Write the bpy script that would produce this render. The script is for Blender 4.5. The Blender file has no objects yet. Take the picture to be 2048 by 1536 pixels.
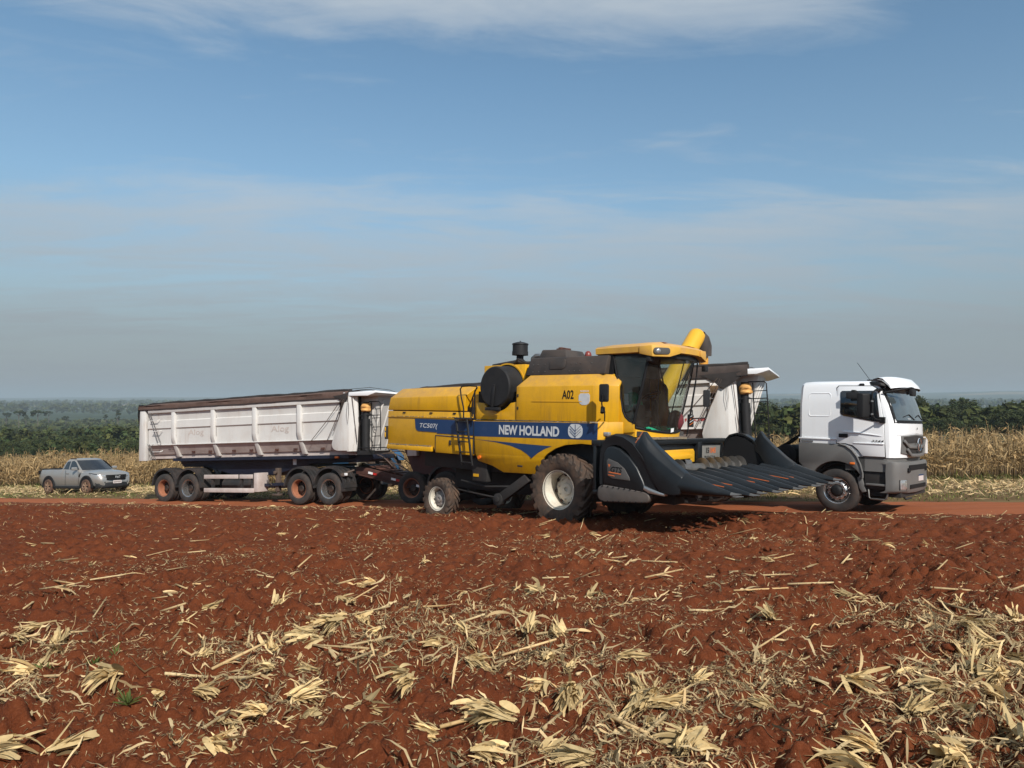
import bpy, bmesh, math, random
import numpy as np
from mathutils import Vector, Matrix
R = math.radians
random.seed(7)
SC = bpy.context.scene
COL = SC.collection

# ------------------------------------------------------------------ camera
EYE = 1.78                      # lens height above the soil where the photographer stands
cam_d = bpy.data.cameras.new('camera')
cam_d.sensor_width = 36.0
cam_d.lens = 36.0 * 1480.0 / 2048.0
cam_d.clip_start = 0.1
cam_d.clip_end = 40000.0
cam = bpy.data.objects.new('camera', cam_d)
COL.objects.link(cam)
cam.location = (0, 0, EYE)
cam.rotation_euler = (R(90) + math.atan(32 / 1480.0), 0, 0)
SC.camera = cam

# ------------------------------------------------------------------ light
SUN_EL, SUN_AZ = R(38), R(22)    # azimuth: to the right of straight behind the camera
sun_dir = Vector((math.sin(SUN_AZ) * math.cos(SUN_EL), -math.cos(SUN_AZ) * math.cos(SUN_EL), math.sin(SUN_EL)))
sun_l = bpy.data.lights.new('sun', 'SUN')
sun_l.energy = 5.0
sun_l.angle = R(0.6)
sun_l.color = (1.0, 0.945, 0.87)
sun = bpy.data.objects.new('sun', sun_l)
COL.objects.link(sun)
sun.rotation_euler = sun_dir.to_track_quat('Z', 'Y').to_euler()
sun.location = (10, -30, 40)

SC.view_settings.view_transform = 'Standard'
SC.view_settings.look = 'None'
SC.view_settings.exposure = 0.0
SC.view_settings.gamma = 1.0
SC.view_settings.use_curve_mapping = False
SC.cycles.use_denoising = True
SC.cycles.max_bounces = 6
SC.cycles.transparent_max_bounces = 12
SC.cycles.volume_bounces = 1
SC.cycles.caustics_reflective = False
SC.cycles.caustics_refractive = False

# ------------------------------------------------------------------ node helper
class NT:
    def __init__(s, tree): s.t = tree; s.n = tree.nodes; s.l = tree.links
    def new(s, typ, **kw):
        n = s.n.new(typ)
        for k, v in kw.items():
            if k.startswith('i_'):
                key = k[2:]
                n.inputs[int(key) if key.isdigit() else key.replace('_', ' ')].default_value = v
            else: setattr(n, k, v)
        return n
    def link(s, a, b): s.l.new(a, b)
    def math(s, op, a, b=None, clamp=False):
        n = s.n.new('ShaderNodeMath'); n.operation = op; n.use_clamp = clamp
        for i, q in enumerate((a, b)):
            if q is None: continue
            if isinstance(q, (int, float)): n.inputs[i].default_value = q
            else: s.link(q, n.inputs[i])
        return n.outputs[0]
    def mix(s, fac, a, b, mode='MIX'):
        n = s.n.new('ShaderNodeMix'); n.data_type = 'RGBA'; n.blend_type = mode
        for sock, q in ((n.inputs[0], fac), (n.inputs[6], a), (n.inputs[7], b)):
            if isinstance(q, (int, float)): sock.default_value = q
            elif isinstance(q, (tuple, list)): sock.default_value = (*q[:3], 1)
            else: s.link(q, sock)
        return n.outputs[2]
    def ramp(s, fac, stops):
        n = s.n.new('ShaderNodeValToRGB'); e = n.color_ramp.elements
        while len(e) < len(stops): e.new(0.5)
        for k, (p, c) in enumerate(stops):
            e[k].position = p; e[k].color = (c, c, c, 1) if isinstance(c, (int, float)) else (*c[:3], 1)
        s.link(fac, n.inputs[0]); return n.outputs[0]
    def noise(s, vec, scale, detail=4, rough=.55, dist=0.0):
        n = s.n.new('ShaderNodeTexNoise')
        n.inputs['Scale'].default_value = scale; n.inputs['Detail'].default_value = detail
        n.inputs['Roughness'].default_value = rough; n.inputs['Distortion'].default_value = dist
        if vec is not None: s.link(vec, n.inputs['Vector'])
        return n.outputs[0]

# ------------------------------------------------------------------ sky
world = bpy.data.worlds.new('World'); SC.world = world; world.use_nodes = True
w = NT(world.node_tree); w.n.clear()
out = w.new('ShaderNodeOutputWorld'); bg = w.new('ShaderNodeBackground')
w.link(bg.outputs[0], out.inputs[0])
sky = w.new('ShaderNodeTexSky', sky_type='NISHITA')
sky.sun_disc = False
sky.sun_elevation = SUN_EL
sky.sun_rotation = R(180) - SUN_AZ
sky.altitude = 400; sky.air_density = 1.0; sky.dust_density = 0.6; sky.ozone_density = 1.0
tc = w.new('ShaderNodeTexCoord')
nrm = w.new('ShaderNodeVectorMath', operation='NORMALIZE'); w.link(tc.outputs['Generated'], nrm.inputs[0])
sep = w.new('ShaderNodeSeparateXYZ'); w.link(nrm.outputs[0], sep.inputs[0])
zz = w.math('MAXIMUM', sep.outputs[2], 0.0)
# project the direction on a flat cloud deck
zp = w.math('ADD', zz, 0.07)
cx = w.math('DIVIDE', sep.outputs[0], zp); cy = w.math('DIVIDE', sep.outputs[1], zp)
comb = w.new('ShaderNodeCombineXYZ'); w.link(cx, comb.inputs[0]); w.link(cy, comb.inputs[1])
mp = w.new('ShaderNodeMapping'); mp.inputs['Rotation'].default_value = (0, 0, R(SKY_ROT := -8)); mp.inputs['Location'].default_value = (21.7, -3.1, 0); mp.inputs['Scale'].default_value = (0.45, 1.15, 1)
w.link(comb.outputs[0], mp.inputs[0])
big = w.noise(mp.outputs[0], 0.55, 3, .5, .3)
fine = w.noise(mp.outputs[0], 1.7, 10, .60, .8)
wisp = w.noise(mp.outputs[0], 5.0, 9, .66, 1.0)
layer = w.ramp(zz, [(0.06, .40), (0.13, .50), (0.18, .64), (0.222, .64), (0.258, .36), (0.28, .20), (0.39, .14), (0.425, .40), (0.47, .98), (0.7, .70)])
lay2 = w.new('ShaderNodeSeparateColor'); w.link(layer, lay2.inputs[0])
cl = w.math('ADD', w.math('ADD', w.math('MULTIPLY', big, .58), w.math('MULTIPLY', fine, 1.0)), w.math('MULTIPLY', wisp, .36))
cl = w.math('SUBTRACT', w.math('ADD', cl, w.math('MULTIPLY', lay2.outputs[0], .50)), 1.08)
cloud = w.ramp(cl, [(0.0, 0.0), (0.08, .15), (0.22, .62), (0.38, 1.0), (1.0, 1.0)])
# low smoky air: grey towards the horizon
haze_f = w.ramp(zz, [(0.0, 1.0), (0.08, .86), (0.16, .50), (0.26, .14), (0.40, 0.02), (1.0, 0.0)])
SKY_K, HAZE_C, CLOUD_C = 0.10, (2.78, 2.98, 3.26), (5.5, 6.1, 6.6)
base = w.mix(1.0, sky.outputs[0], (1.12, 1.36, 1.33), 'MULTIPLY')
cl_c = w.mix(w.math('MULTIPLY', cloud, 0.72), base, CLOUD_C)
fin = w.mix(haze_f, cl_c, HAZE_C)
w.link(fin, bg.inputs[0]); bg.inputs[1].default_value = SKY_K

# ------------------------------------------------------------------ ground shape
GX, GY = 0.0238, -0.0617
def hash2(ix, iy, seed):
    h = (ix.astype(np.int64) * 374761393 + iy.astype(np.int64) * 668265263 + seed * 974711) & 0x7fffffff
    h = ((h ^ (h >> 13)) * 1274126177) & 0x7fffffff
    h = (h ^ (h >> 16)) & 0xffff
    return h / 65535.0
def vnoise(x, y, seed=0):
    x = np.asarray(x, float); y = np.asarray(y, float)
    ix = np.floor(x); iy = np.floor(y); fx = x - ix; fy = y - iy
    fx = fx * fx * (3 - 2 * fx); fy = fy * fy * (3 - 2 * fy)
    ix = ix.astype(np.int64); iy = iy.astype(np.int64)
    a = hash2(ix, iy, seed); b = hash2(ix + 1, iy, seed); c = hash2(ix, iy + 1, seed); d = hash2(ix + 1, iy + 1, seed)
    return (a + (b - a) * fx) * (1 - fy) + (c + (d - c) * fx) * fy
def fbm(x, y, oct=4, seed=0, gain=.5):
    t = 0; a = 1; n = 0
    for k in range(oct):
        ca, sa = math.cos(k * 1.1 + .4), math.sin(k * 1.1 + .4)
        t = t + a * vnoise((x * ca - y * sa) * 2 ** k, (x * sa + y * ca) * 2 ** k, seed + k * 17); n += a; a *= gain
    return t / n
HYP = np.array([(-200, 6.), (0, 0), (140, -8.64), (250, -14), (400, -19), (600, -23), (900, -24), (1300, -22.5), (2000, -19), (3000, -14), (4500, -2), (6500, 14), (9000, 20), (14000, 10)])
def plane_h(x, y): return GX * np.asarray(x, float) + GY * np.asarray(y, float)
def terrain_h(x, y):
    x = np.asarray(x, float); y = np.asarray(y, float)
    r = np.hypot(x, y)
    hx = np.where(np.abs(x) < 50, GX * x, GX * (50 * np.sign(x) + 60 * np.tanh((x - 50 * np.sign(x)) / 60)))
    yy = np.where(y < 140, y, y)
    h = np.interp(yy, HYP[:, 0], HYP[:, 1])
    far = np.clip((r - 150) / 1500, 0, 1)
    h = h + hx + far * 9 * (fbm(x / 420, y / 420, 4, 3) - .5)
    az = np.arctan2(x, np.maximum(y, 1))
    hill = np.clip((r - 3200) / 2600, 0, 1) * np.clip((12500 - r) / 4000, 0, 1)
    h = h + hill * (np.clip((az + .75) / 1.3, 0, 1) ** 1.6 * 48 + 26 * (fbm(az * 9, r / 2600, 4, 11) - .35))
    return h
ROAD_N = ((-20.26, 29.38), (10.81, 15.68))
ROAD_F = ((-22.51, 32.63), (13.24, 19.19))
def line_y(L, x): return L[0][1] + (np.asarray(x, float) - L[0][0]) * (L[1][1] - L[0][1]) / (L[1][0] - L[0][0])
def road_near(x): return line_y(ROAD_N, x) + .5 * (fbm(np.asarray(x, float) / 3.0, np.zeros_like(np.asarray(x, float)), 3, 5) - .5)
def road_far(x): return line_y(ROAD_F, x) + .6 * (fbm(np.asarray(x, float) / 3.0, np.zeros_like(np.asarray(x, float)) + 9, 3, 6) - .5)
def corn_edge(x): return 29.6 - (np.asarray(x, float) - 18.2) * .30
def clods(x, y, cell, seed, fill=.8):
    """domed lumps scattered one to a cell, 0..1 high"""
    u, v = x / cell, y / cell; iu, iv = np.floor(u), np.floor(v); out = np.zeros_like(u)
    for dx in (-1, 0, 1):
        for dy in (-1, 0, 1):
            cu, cv = (iu + dx).astype(np.int64), (iv + dy).astype(np.int64)
            px, py = cu + .15 + .7 * hash2(cu, cv, seed), cv + .15 + .7 * hash2(cu, cv, seed + 1)
            on = hash2(cu, cv, seed + 2) < fill; rad = .30 + .42 * hash2(cu, cv, seed + 3); ht = .35 + .65 * hash2(cu, cv, seed + 4)
            ax = .75 + .5 * hash2(cu, cv, seed + 5); th = 3.1 * hash2(cu, cv, seed + 6); ex, ey = u - px, v - py
            a = (ex * np.cos(th) + ey * np.sin(th)) * ax; b = (-ex * np.sin(th) + ey * np.cos(th)) / ax
            d = (a * a + b * b) / (rad * rad)
            out = np.maximum(out, np.where(on & (d < 1), ht * rad * np.sqrt(np.maximum(0, 1 - d)), 0))
    return out
def soil_h(x, y):
    x = np.asarray(x, float); y = np.asarray(y, float)
    h = plane_h(x, y)
    h = h + .09 * (fbm(x / 2.3, y / 2.3, 2, 21) - .5)
    # broken clods on three scales
    b1 = 1 - np.abs(2 * fbm(x / .55, y / .55, 2, 31) - 1); b1 = b1 * b1
    b2 = 1 - np.abs(2 * fbm(x / .20, y / .20, 2, 41) - 1)
    b3 = 1 - np.abs(2 * fbm(x / .085, y / .085, 2, 51) - 1)
    b4 = fbm(x / .032, y / .032, 2, 57)
    rough = .45 + .9 * fbm(x / 1.7, y / 1.7, 2, 61)
    edge = np.clip((line_y(ROAD_N, x) - y) / 2.5, .25, 1)
    h = h + rough * edge * (.055 * (b1 - .5) + .100 * (b2 - .6) + .090 * (b3 - .5) + .040 * (b4 - .5)) + .03
    wx = x + .05 * (vnoise(x / .09, y / .09, 301) - .5); wy = y + .05 * (vnoise(x / .09, y / .09, 302) - .5)
    loose = np.clip(.45 + 1.1 * (fbm(x / 1.3, y / 1.3, 2, 303) - .35), .2, 1.1)
    h = h + edge * loose * (.24 * clods(wx, wy, .28, 311, .38) + .14 * clods(wx, wy, .125, 321, .65) + .06 * clods(wx, wy, .055, 331, .8) - .05)
    # lumps thrown up here and there
    l = np.clip(fbm(x / .38, y / .38, 2, 71) - .64, 0, 1)
    h = h + edge * l * .30
    return h

# ------------------------------------------------------------------ frames of the standing machines
class Frame:
    """origin on the ground, heading a degrees towards the camera from the picture's right"""
    def __init__(s, x, y, a, level=False):
        a = R(a); s.O = Vector((x, y, float(plane_h(x, y))))
        f = Vector((math.cos(a), -math.sin(a), 0)); l = Vector((math.sin(a), math.cos(a), 0))
        if not level: f.z = GX * f.x + GY * f.y
        l.z = GX * l.x + GY * l.y
        f.normalize(); l = (l - f * l.dot(f)).normalized()
        s.f, s.l, s.u = f, l, f.cross(l)
        s.M = Matrix(((f.x, l.x, s.u.x, s.O.x), (f.y, l.y, s.u.y, s.O.y), (f.z, l.z, s.u.z, s.O.z), (0, 0, 0, 1)))
    def w(s, x, y, z): return s.O + s.f * x + s.l * y + s.u * z

# ------------------------------------------------------------------ materials
def M(name, col, rough=.5, *, streak=0.0, streakcol=(.3, .2, .12), topdust=0.0, topcol=(.42, .24, .10), metal=0.0, var=0.12, vs=3.0, dust=0.0, dustcol=(.30, .13, .07), ds=1.6, bump=0.0, bs=40.0, coat=0.0, spec=.5, attr=None, trans=0.0):
    m = bpy.data.materials.new(name); m.use_nodes = True
    t = NT(m.node_tree); b = t.n['Principled BSDF']
    tc = t.new('ShaderNodeTexCoord'); vec = tc.outputs['Object']
    n1 = t.noise(vec, vs, 5, .6)
    lo = tuple(c * (1 - var) for c in col); hi = tuple(min(1, c * (1 + var)) for c in col)
    c = t.mix(t.ramp(n1, [(.3, 0.0), (.7, 1.0)]), lo, hi)
    if attr:
        a = t.new('ShaderNodeAttribute', attribute_name=attr)
        c = t.mix(1.0, c, a.outputs['Color'], 'MULTIPLY')
    b.inputs['Roughness'].default_value = rough
    if dust > 0:
        n2 = t.noise(vec, ds, 7, .68, .4)
        d = t.ramp(n2, [(.62 - .35 * dust, 0.0), (.9 - .25 * dust, min(1, dust * 1.1))])
        c = t.mix(d, c, dustcol)
        rr = t.math('ADD', t.math('MULTIPLY', d, .9 - rough), rough, True); t.link(rr, b.inputs['Roughness'])
    if streak:
        mp = t.new('ShaderNodeMapping'); mp.inputs['Scale'].default_value = (5.5, 5.5, .55); t.link(vec, mp.inputs[0])
        s1 = t.noise(mp.outputs[0], 1.3, 6, .65); s2 = t.noise(vec, .9, 3, .5)
        c = t.mix(t.math('MULTIPLY', t.ramp(s1, [(.50, 0.0), (.75, streak)]), t.ramp(s2, [(.35, 0.0), (.65, 1.0)])), c, streakcol)
    if topdust:
        ge = t.new('ShaderNodeNewGeometry'); sx = t.new('ShaderNodeSeparateXYZ'); t.link(ge.outputs['Normal'], sx.inputs[0])
        up = t.ramp(sx.outputs[2], [(.25, 0.0), (.75, 1.0)]); n4 = t.noise(vec, 5, 6, .7)
        c = t.mix(t.math('MULTIPLY', t.math('MULTIPLY', up, t.ramp(n4, [(.30, .25), (.65, 1.0)])), topdust), c, topcol)
    t.link(c, b.inputs['Base Color'])
    b.inputs['Metallic'].default_value = metal
    b.inputs['Specular IOR Level'].default_value = spec
    if coat: b.inputs['Coat Weight'].default_value = coat; b.inputs['Coat Roughness'].default_value = .12
    if bump:
        n3 = t.noise(vec, bs, 5, .6)
        bn = t.new('ShaderNodeBump'); bn.inputs['Strength'].default_value = bump; bn.inputs['Distance'].default_value = .02
        t.link(n3, bn.inputs['Height']); t.link(bn.outputs[0], b.inputs['Normal'])
    return m
def glass(name, tint=(.45, .52, .5), refl=1.0):
    m = bpy.data.materials.new(name); m.use_nodes = True
    t = NT(m.node_tree); t.n.clear()
    o = t.new('ShaderNodeOutputMaterial'); mx = t.new('ShaderNodeMixShader')
    tr = t.new('ShaderNodeBsdfTransparent'); tr.inputs[0].default_value = (*tint, 1)
    gl = t.new('ShaderNodeBsdfGlossy'); gl.inputs[1].default_value = .03
    fr = t.new('ShaderNodeFresnel'); fr.inputs[0].default_value = 1.5
    geo = t.new('ShaderNodeNewGeometry')
    # dusty film on the pane
    tc = t.new('ShaderNodeTexCoord'); n = t.noise(tc.outputs['Object'], 2.2, 6, .65)
    df = t.new('ShaderNodeBsdfDiffuse'); df.inputs[0].default_value = (.42, .36, .30, 1)
    mx2 = t.new('ShaderNodeMixShader'); t.link(t.ramp(n, [(.35, .01), (.8, .09)]), mx2.inputs[0])
    t.link(fr.outputs[0], mx.inputs[0]); t.link(tr.outputs[0], mx.inputs[1]); t.link(gl.outputs[0], mx.inputs[2])
    t.link(mx.outputs[0], mx2.inputs[1]); t.link(df.outputs[0], mx2.inputs[2])
    t.link(mx2.outputs[0], o.inputs[0])
    return m
MT = {}
def mats():
    D = (.27, .115, .06)
    MT['yellow'] = M('combine yellow paint', (.66, .345, .006), .42, streak=.75, streakcol=(.30, .15, .03), topdust=.75, topcol=(.40, .22, .07), var=.07, vs=2, dust=.36, dustcol=(.36, .19, .03), ds=2.6, coat=.1, bump=.08, bs=2.5)
    MT['yellowdusty'] = M('dusty yellow roof paint', (.66, .37, .04), .6, topdust=.8, topcol=(.52, .30, .14), var=.1, vs=4, dust=.75, dustcol=(.50, .27, .10), ds=2.5)
    MT['yellowbright'] = M('clean yellow paint', (.72, .38, .02), .4, var=.06, vs=3, dust=.15, dustcol=(.45, .25, .07))
    MT['blue'] = M('blue decal', (.010, .038, .112), .45, var=.06, vs=3, dust=.22, dustcol=(.10, .10, .14), ds=3)
    MT['silver'] = M('silver lettering', (.55, .57, .58), .45, var=.1, vs=8)
    MT['black'] = M('black print', (.010, .010, .011), .6, var=.1, spec=.25)
    MT['blackplastic'] = M('dusty black plastic', (.018, .018, .019), .55, var=.2, vs=4, dust=.28, dustcol=(.06, .05, .042), ds=2.5, spec=.25)
    MT['tank'] = M('brown-black tank sheet', (.038, .031, .027), .6, var=.2, vs=2.5, dust=.6, dustcol=(.10, .07, .055), ds=1.8)
    MT['headerblack'] = M('black header plastic', (.010, .012, .014), .34, var=.15, vs=3, dust=.16, dustcol=(.035, .033, .030), ds=2.5, bump=.06, bs=8, spec=.4)
    MT['headergrey'] = M('header grey sheet', (.17, .165, .15), .55, var=.12, vs=4, dust=.3, dustcol=(.25, .17, .11))
    MT['steelgrey'] = M('dull steel', (.19, .182, .17), .42, metal=.7, var=.25, vs=6, dust=.35, dustcol=(.22, .15, .1))
    MT['brightsteel'] = M('worn bright steel', (.55, .54, .52), .28, metal=.9, var=.2, vs=8, dust=.2)
    MT['dark'] = M('dark dusty underbody', (.020, .018, .017), .75, var=.3, vs=5, dust=.4, dustcol=(.06, .034, .024))
    MT['tyre'] = M('dusty tyre rubber', (.028, .026, .025), .8, var=.2, vs=6, dust=.55, dustcol=(.12, .075, .052), ds=3, bump=.1, bs=60)
    MT['tyrelug'] = M('soil caked tractor tyre', (.034, .027, .022), .85, var=.25, vs=7, dust=.75, dustcol=(.15, .085, .052), ds=4, bump=.15, bs=50)
    MT['rimcream'] = M('cream rim', (.66, .62, .52), .45, var=.1, vs=6, dust=.45, dustcol=(.42, .25, .15), ds=4)
    MT['rimred'] = M('dust red rim', (.34, .135, .07), .7, var=.2, vs=6, dust=.5, dustcol=(.30, .1, .05), ds=4)
    MT['rimsilver'] = M('polished rim', (.62, .61, .60), .25, metal=.9, var=.1, vs=9, dust=.25)
    MT['hubdark'] = M('shade-dark hub', (.03, .022, .018), .6, metal=.2, var=.3, dust=.4)  # dark colour stands in for the shade inside the dished trailer wheels
    MT['hubgrey'] = M('grey hub', (.22, .21, .20), .5, var=.2, dust=.4)
    MT['white'] = M('white truck paint', (.83, .845, .86), .28, streak=.12, streakcol=(.62, .56, .5), var=.02, vs=2, dust=.10, dustcol=(.62, .55, .47), coat=.3)
    MT['trailerwhite'] = M('faded white trailer paint', (.60, .585, .56), .5, streak=.5, streakcol=(.40, .30, .23), var=.05, vs=1.5, dust=.35, dustcol=(.50, .42, .36), ds=1.8, bump=.04, bs=4)
    MT['trailerlow'] = M('dusty shade-tinted trailer skirt', (.50, .435, .405), .65, var=.12, vs=2, dust=.5, dustcol=(.27, .17, .13), ds=2.2)  # mauve base puts the skirts' shading into the colour, with dust over it
    MT['chassis'] = M('dark navy chassis', (.010, .013, .028), .5, var=.3, vs=4, dust=.12, dustcol=(.05, .035, .03))
    MT['mudguard'] = M('black mudguard', (.025, .024, .024), .5, var=.2, dust=.5, dustcol=(.10, .065, .05), ds=3)
    MT['tarp'] = M('brown tarpaulin', (.095, .056, .043), .8, var=.25, vs=3, dust=.4, dustcol=(.15, .095, .075), bump=.35, bs=9)
    MT['tarpdark'] = M('dark tarpaulin hem', (.022, .018, .017), .8, var=.3, vs=5, bump=.3, bs=14)
    MT['rustred'] = M('red brown steel', (.065, .024, .017), .75, var=.3, vs=6, dust=.5, dustcol=(.20, .095, .06))
    MT['maroon'] = M('maroon sheet', (.055, .012, .010), .6, var=.2, dust=.2)
    MT['redtag'] = M('red reflector', (.45, .02, .015), .3)
    MT['whitetag'] = M('white reflector', (.75, .75, .75), .35)
    MT['orange'] = M('orange lens', (.75, .17, .02), .3)
    MT['orangeprint'] = M('orange print', (.55, .14, .04), .5)
    MT['redprint'] = M('red print', (.42, .02, .02), .5)
    MT['ghostprint'] = M('worn off lettering', (.50, .43, .39), .7, var=.25, vs=14, dust=.5, dustcol=(.6, .56, .52), ds=9)
    MT['truckgrey'] = M('grey bumper plastic', (.13, .127, .122), .5, var=.06, vs=3, dust=.35, dustcol=(.17, .14, .12), ds=2.2)
    MT['lampglass'] = M('lamp glass', (.42, .43, .44), .10, metal=.5, var=.4, vs=14, coat=1.0)
    MT['chrome'] = M('chrome', (.78, .78, .78), .1, metal=1.0, var=.03)
    MT['glass'] = glass('cab glass', (.80, .86, .83))
    MT['darkglass'] = glass('tinted glass', (.06, .075, .085))
    MT['windscreen'] = glass('truck windscreen', (.30, .36, .37))
    MT['pickglass'] = glass('pickup glass', (.10, .11, .13))
    MT['silverpaint'] = M('silver pickup paint', (.36, .355, .34), .30, metal=.5, var=.03, dust=.42, dustcol=(.38, .27, .19), ds=2.5, coat=.4)
    MT['greencloth'] = M('green cloth', (.006, .26, .13), .85, var=.3, vs=9, bump=.4, bs=18)
    MT['bagred'] = M('dark red bag', (.13, .018, .022), .8, var=.25, vs=9, bump=.3, bs=16)
    MT['interior'] = M('cab interior trim', (.06, .058, .055), .75, var=.2, dust=.4, dustcol=(.14, .1, .07))
    MT['tan'] = M('tan interior', (.20, .16, .11), .8, var=.2)
    MT['grain'] = M('corn grain', (.66, .30, .035), .6, var=.25, vs=30, bump=.8, bs=60)
    MT['ragorange'] = M('orange rag', (.62, .33, .10), .8, var=.25, vs=10, bump=.4, bs=20)
    MT['hose'] = M('dusty hose', (.075, .055, .045), .7, var=.2, dust=.5, dustcol=(.2, .12, .08))
    MT['tractorblue'] = M('blue tractor paint', (.022, .085, .17), .45, var=.1, dust=.3)
    MT['plate'] = M('number plate', (.62, .55, .53), .4, var=.04)
mats()

# ------------------------------------------------------------------ mesh builder
class MB:
    def __init__(s): s.v = []; s.f = []; s.mi = []
    def add(s, vs, fs, mi=0):
        o = len(s.v); s.v += [tuple(p) for p in vs]; s.f += [tuple(i + o for i in f) for f in fs]; s.mi += [mi] * len(fs); return s
    def box(s, x0, x1, y0, y1, z0, z1, mi=0):
        return s.add([(x0, y0, z0), (x1, y0, z0), (x1, y1, z0), (x0, y1, z0), (x0, y0, z1), (x1, y0, z1), (x1, y1, z1), (x0, y1, z1)],
                     [(0, 3, 2, 1), (4, 5, 6, 7), (0, 1, 5, 4), (1, 2, 6, 5), (2, 3, 7, 6), (3, 0, 4, 7)], mi)
    def obox(s, p0, p1, w, h, up=(0, 0, 1), mi=0):
        """bar from p0 to p1, w wide, h high"""
        p0, p1 = Vector(p0), Vector(p1); d = (p1 - p0).normalized(); up = Vector(up)
        a = d.cross(up); a = a.normalized() if a.length > 1e-4 else Vector((1, 0, 0)); b = a.cross(d).normalized()
        q = [(-1, -1), (1, -1), (1, 1), (-1, 1)]
        vs = [p + a * (i * w / 2) + b * (j * h / 2) for p in (p0, p1) for i, j in q]
        return s.add(vs, [(0, 1, 2, 3), (7, 6, 5, 4), (0, 4, 5, 1), (1, 5, 6, 2), (2, 6, 7, 3), (3, 7, 4, 0)], mi)
    def poly(s, pts, a, b, axis='y', mi=0, shift=None):
        """extrude a 2-D outline: axis y -> pts are (x,z); x -> (y,z); z -> (x,y)"""
        def P(p, t):
            q = {'y': (p[0], t, p[1]), 'x': (t, p[0], p[1]), 'z': (p[0], p[1], t)}[axis]
            return shift(q) if shift else q
        n = len(pts); vs = [P(p, a) for p in pts] + [P(p, b) for p in pts]
        fs = [tuple(range(n)), tuple(range(2 * n - 1, n - 1, -1))] + [(i, n + i, n + (i + 1) % n, (i + 1) % n) for i in range(n)]
        return s.add(vs, fs, mi)
    def loft(s, secs, closed=True, caps=True, mi=0):
        n = len(secs[0]); vs = [p for q in secs for p in q]; fs = []
        for k in range(len(secs) - 1):
            for i in range(n if closed else n - 1):
                j = (i + 1) % n; fs.append((k * n + i, k * n + j, (k + 1) * n + j, (k + 1) * n + i))
        if caps and closed: fs += [tuple(range(n - 1, -1, -1)), tuple(range((len(secs) - 1) * n, len(secs) * n))]
        return s.add(vs, fs, mi)
    def tube(s, pts, r, n=8, mi=0, caps=True):
        pts = [Vector(p) for p in pts]; rs = r if isinstance(r, (list, tuple)) else [r] * len(pts)
        secs = []; prev = None
        for k, p in enumerate(pts):
            d = (pts[min(k + 1, len(pts) - 1)] - pts[max(k - 1, 0)]).normalized()
            if prev is None:
                a = d.cross(Vector((0, 0, 1)));  a = a if a.length > 1e-3 else Vector((1, 0, 0))
            else: a = prev - d * prev.dot(d)
            a.normalize(); prev = a; b = d.cross(a)
            secs.append([p + (a * math.cos(2 * math.pi * i / n) + b * math.sin(2 * math.pi * i / n)) * rs[k] for i in range(n)])
        return s.loft(secs, True, caps, mi)
    def cyl(s, p0, p1, r0, r1=None, n=20, mi=0): return s.tube([p0, p1], [r0, r0 if r1 is None else r1], n, mi)
    def lathe(s, prof, o, axis=(0, 1, 0), n=32, mi=0, caps=False):
        """prof: (radius, offset along axis)"""
        o = Vector(o); ax = Vector(axis).normalized(); a = ax.cross(Vector((0, 0, 1))); a = a if a.length > 1e-3 else Vector((1, 0, 0)); a.normalize(); b = ax.cross(a)
        secs = [[o + ax * h + (a * math.cos(2 * math.pi * i / n) + b * math.sin(2 * math.pi * i / n)) * r for i in range(n)] for r, h in prof]
        return s.loft(secs, True, caps, mi)
    def build(s, name, mat, parent=None, bevel=0.0, seg=2, ang=35, loc=None, flat=False):
        me = bpy.data.meshes.new(name); me.from_pydata(s.v, [], s.f)
        ms = mat if isinstance(mat, (list, tuple)) else [mat]
        for m in ms: me.materials.append(MT[m] if isinstance(m, str) else m)
        if len(ms) > 1: me.polygons.foreach_set('material_index', s.mi)
        bm = bmesh.new(); bm.from_mesh(me)
        bmesh.ops.recalc_face_normals(bm, faces=bm.faces)
        if bevel:
            es = [e for e in bm.edges if len(e.link_faces) == 2 and e.calc_face_angle(0) > R(25)]
            bmesh.ops.bevel(bm, geom=es, offset=bevel, segments=seg, profile=.5, affect='EDGES', clamp_overlap=True)
        bm.to_mesh(me); bm.free()
        if not flat:
            me.shade_smooth(); me.set_sharp_from_angle(angle=R(ang))
        o = bpy.data.objects.new(name, me); COL.objects.link(o)
        if parent: o.parent = parent
        if loc is not None: o.location = loc
        return o
def child(name, src, parent, loc=(0, 0, 0), rot=(0, 0, 0), scale=(1, 1, 1)):
    o = src.copy(); o.name = name; COL.objects.link(o); o.parent = parent
    o.location = loc; o.rotation_euler = rot; o.scale = scale; return o
def copy_tree(src, parent=None):
    c = src.copy(); COL.objects.link(c); c.parent = parent
    for ch in list(src.children): copy_tree(ch, c)
    return c
def thing(name, label, cat, Mx=None, group=None):
    o = bpy.data.objects.new(name, None); COL.objects.link(o); o.empty_display_size = .3
    if Mx is not None: o.matrix_world = Mx
    tag(o, label, cat, group); return o
def tag(o, label=None, cat=None, group=None, kind=None):
    if label: o['label'] = label
    if cat: o['category'] = cat
    if group: o['group'] = group
    if kind: o['kind'] = kind
    return o
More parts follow.
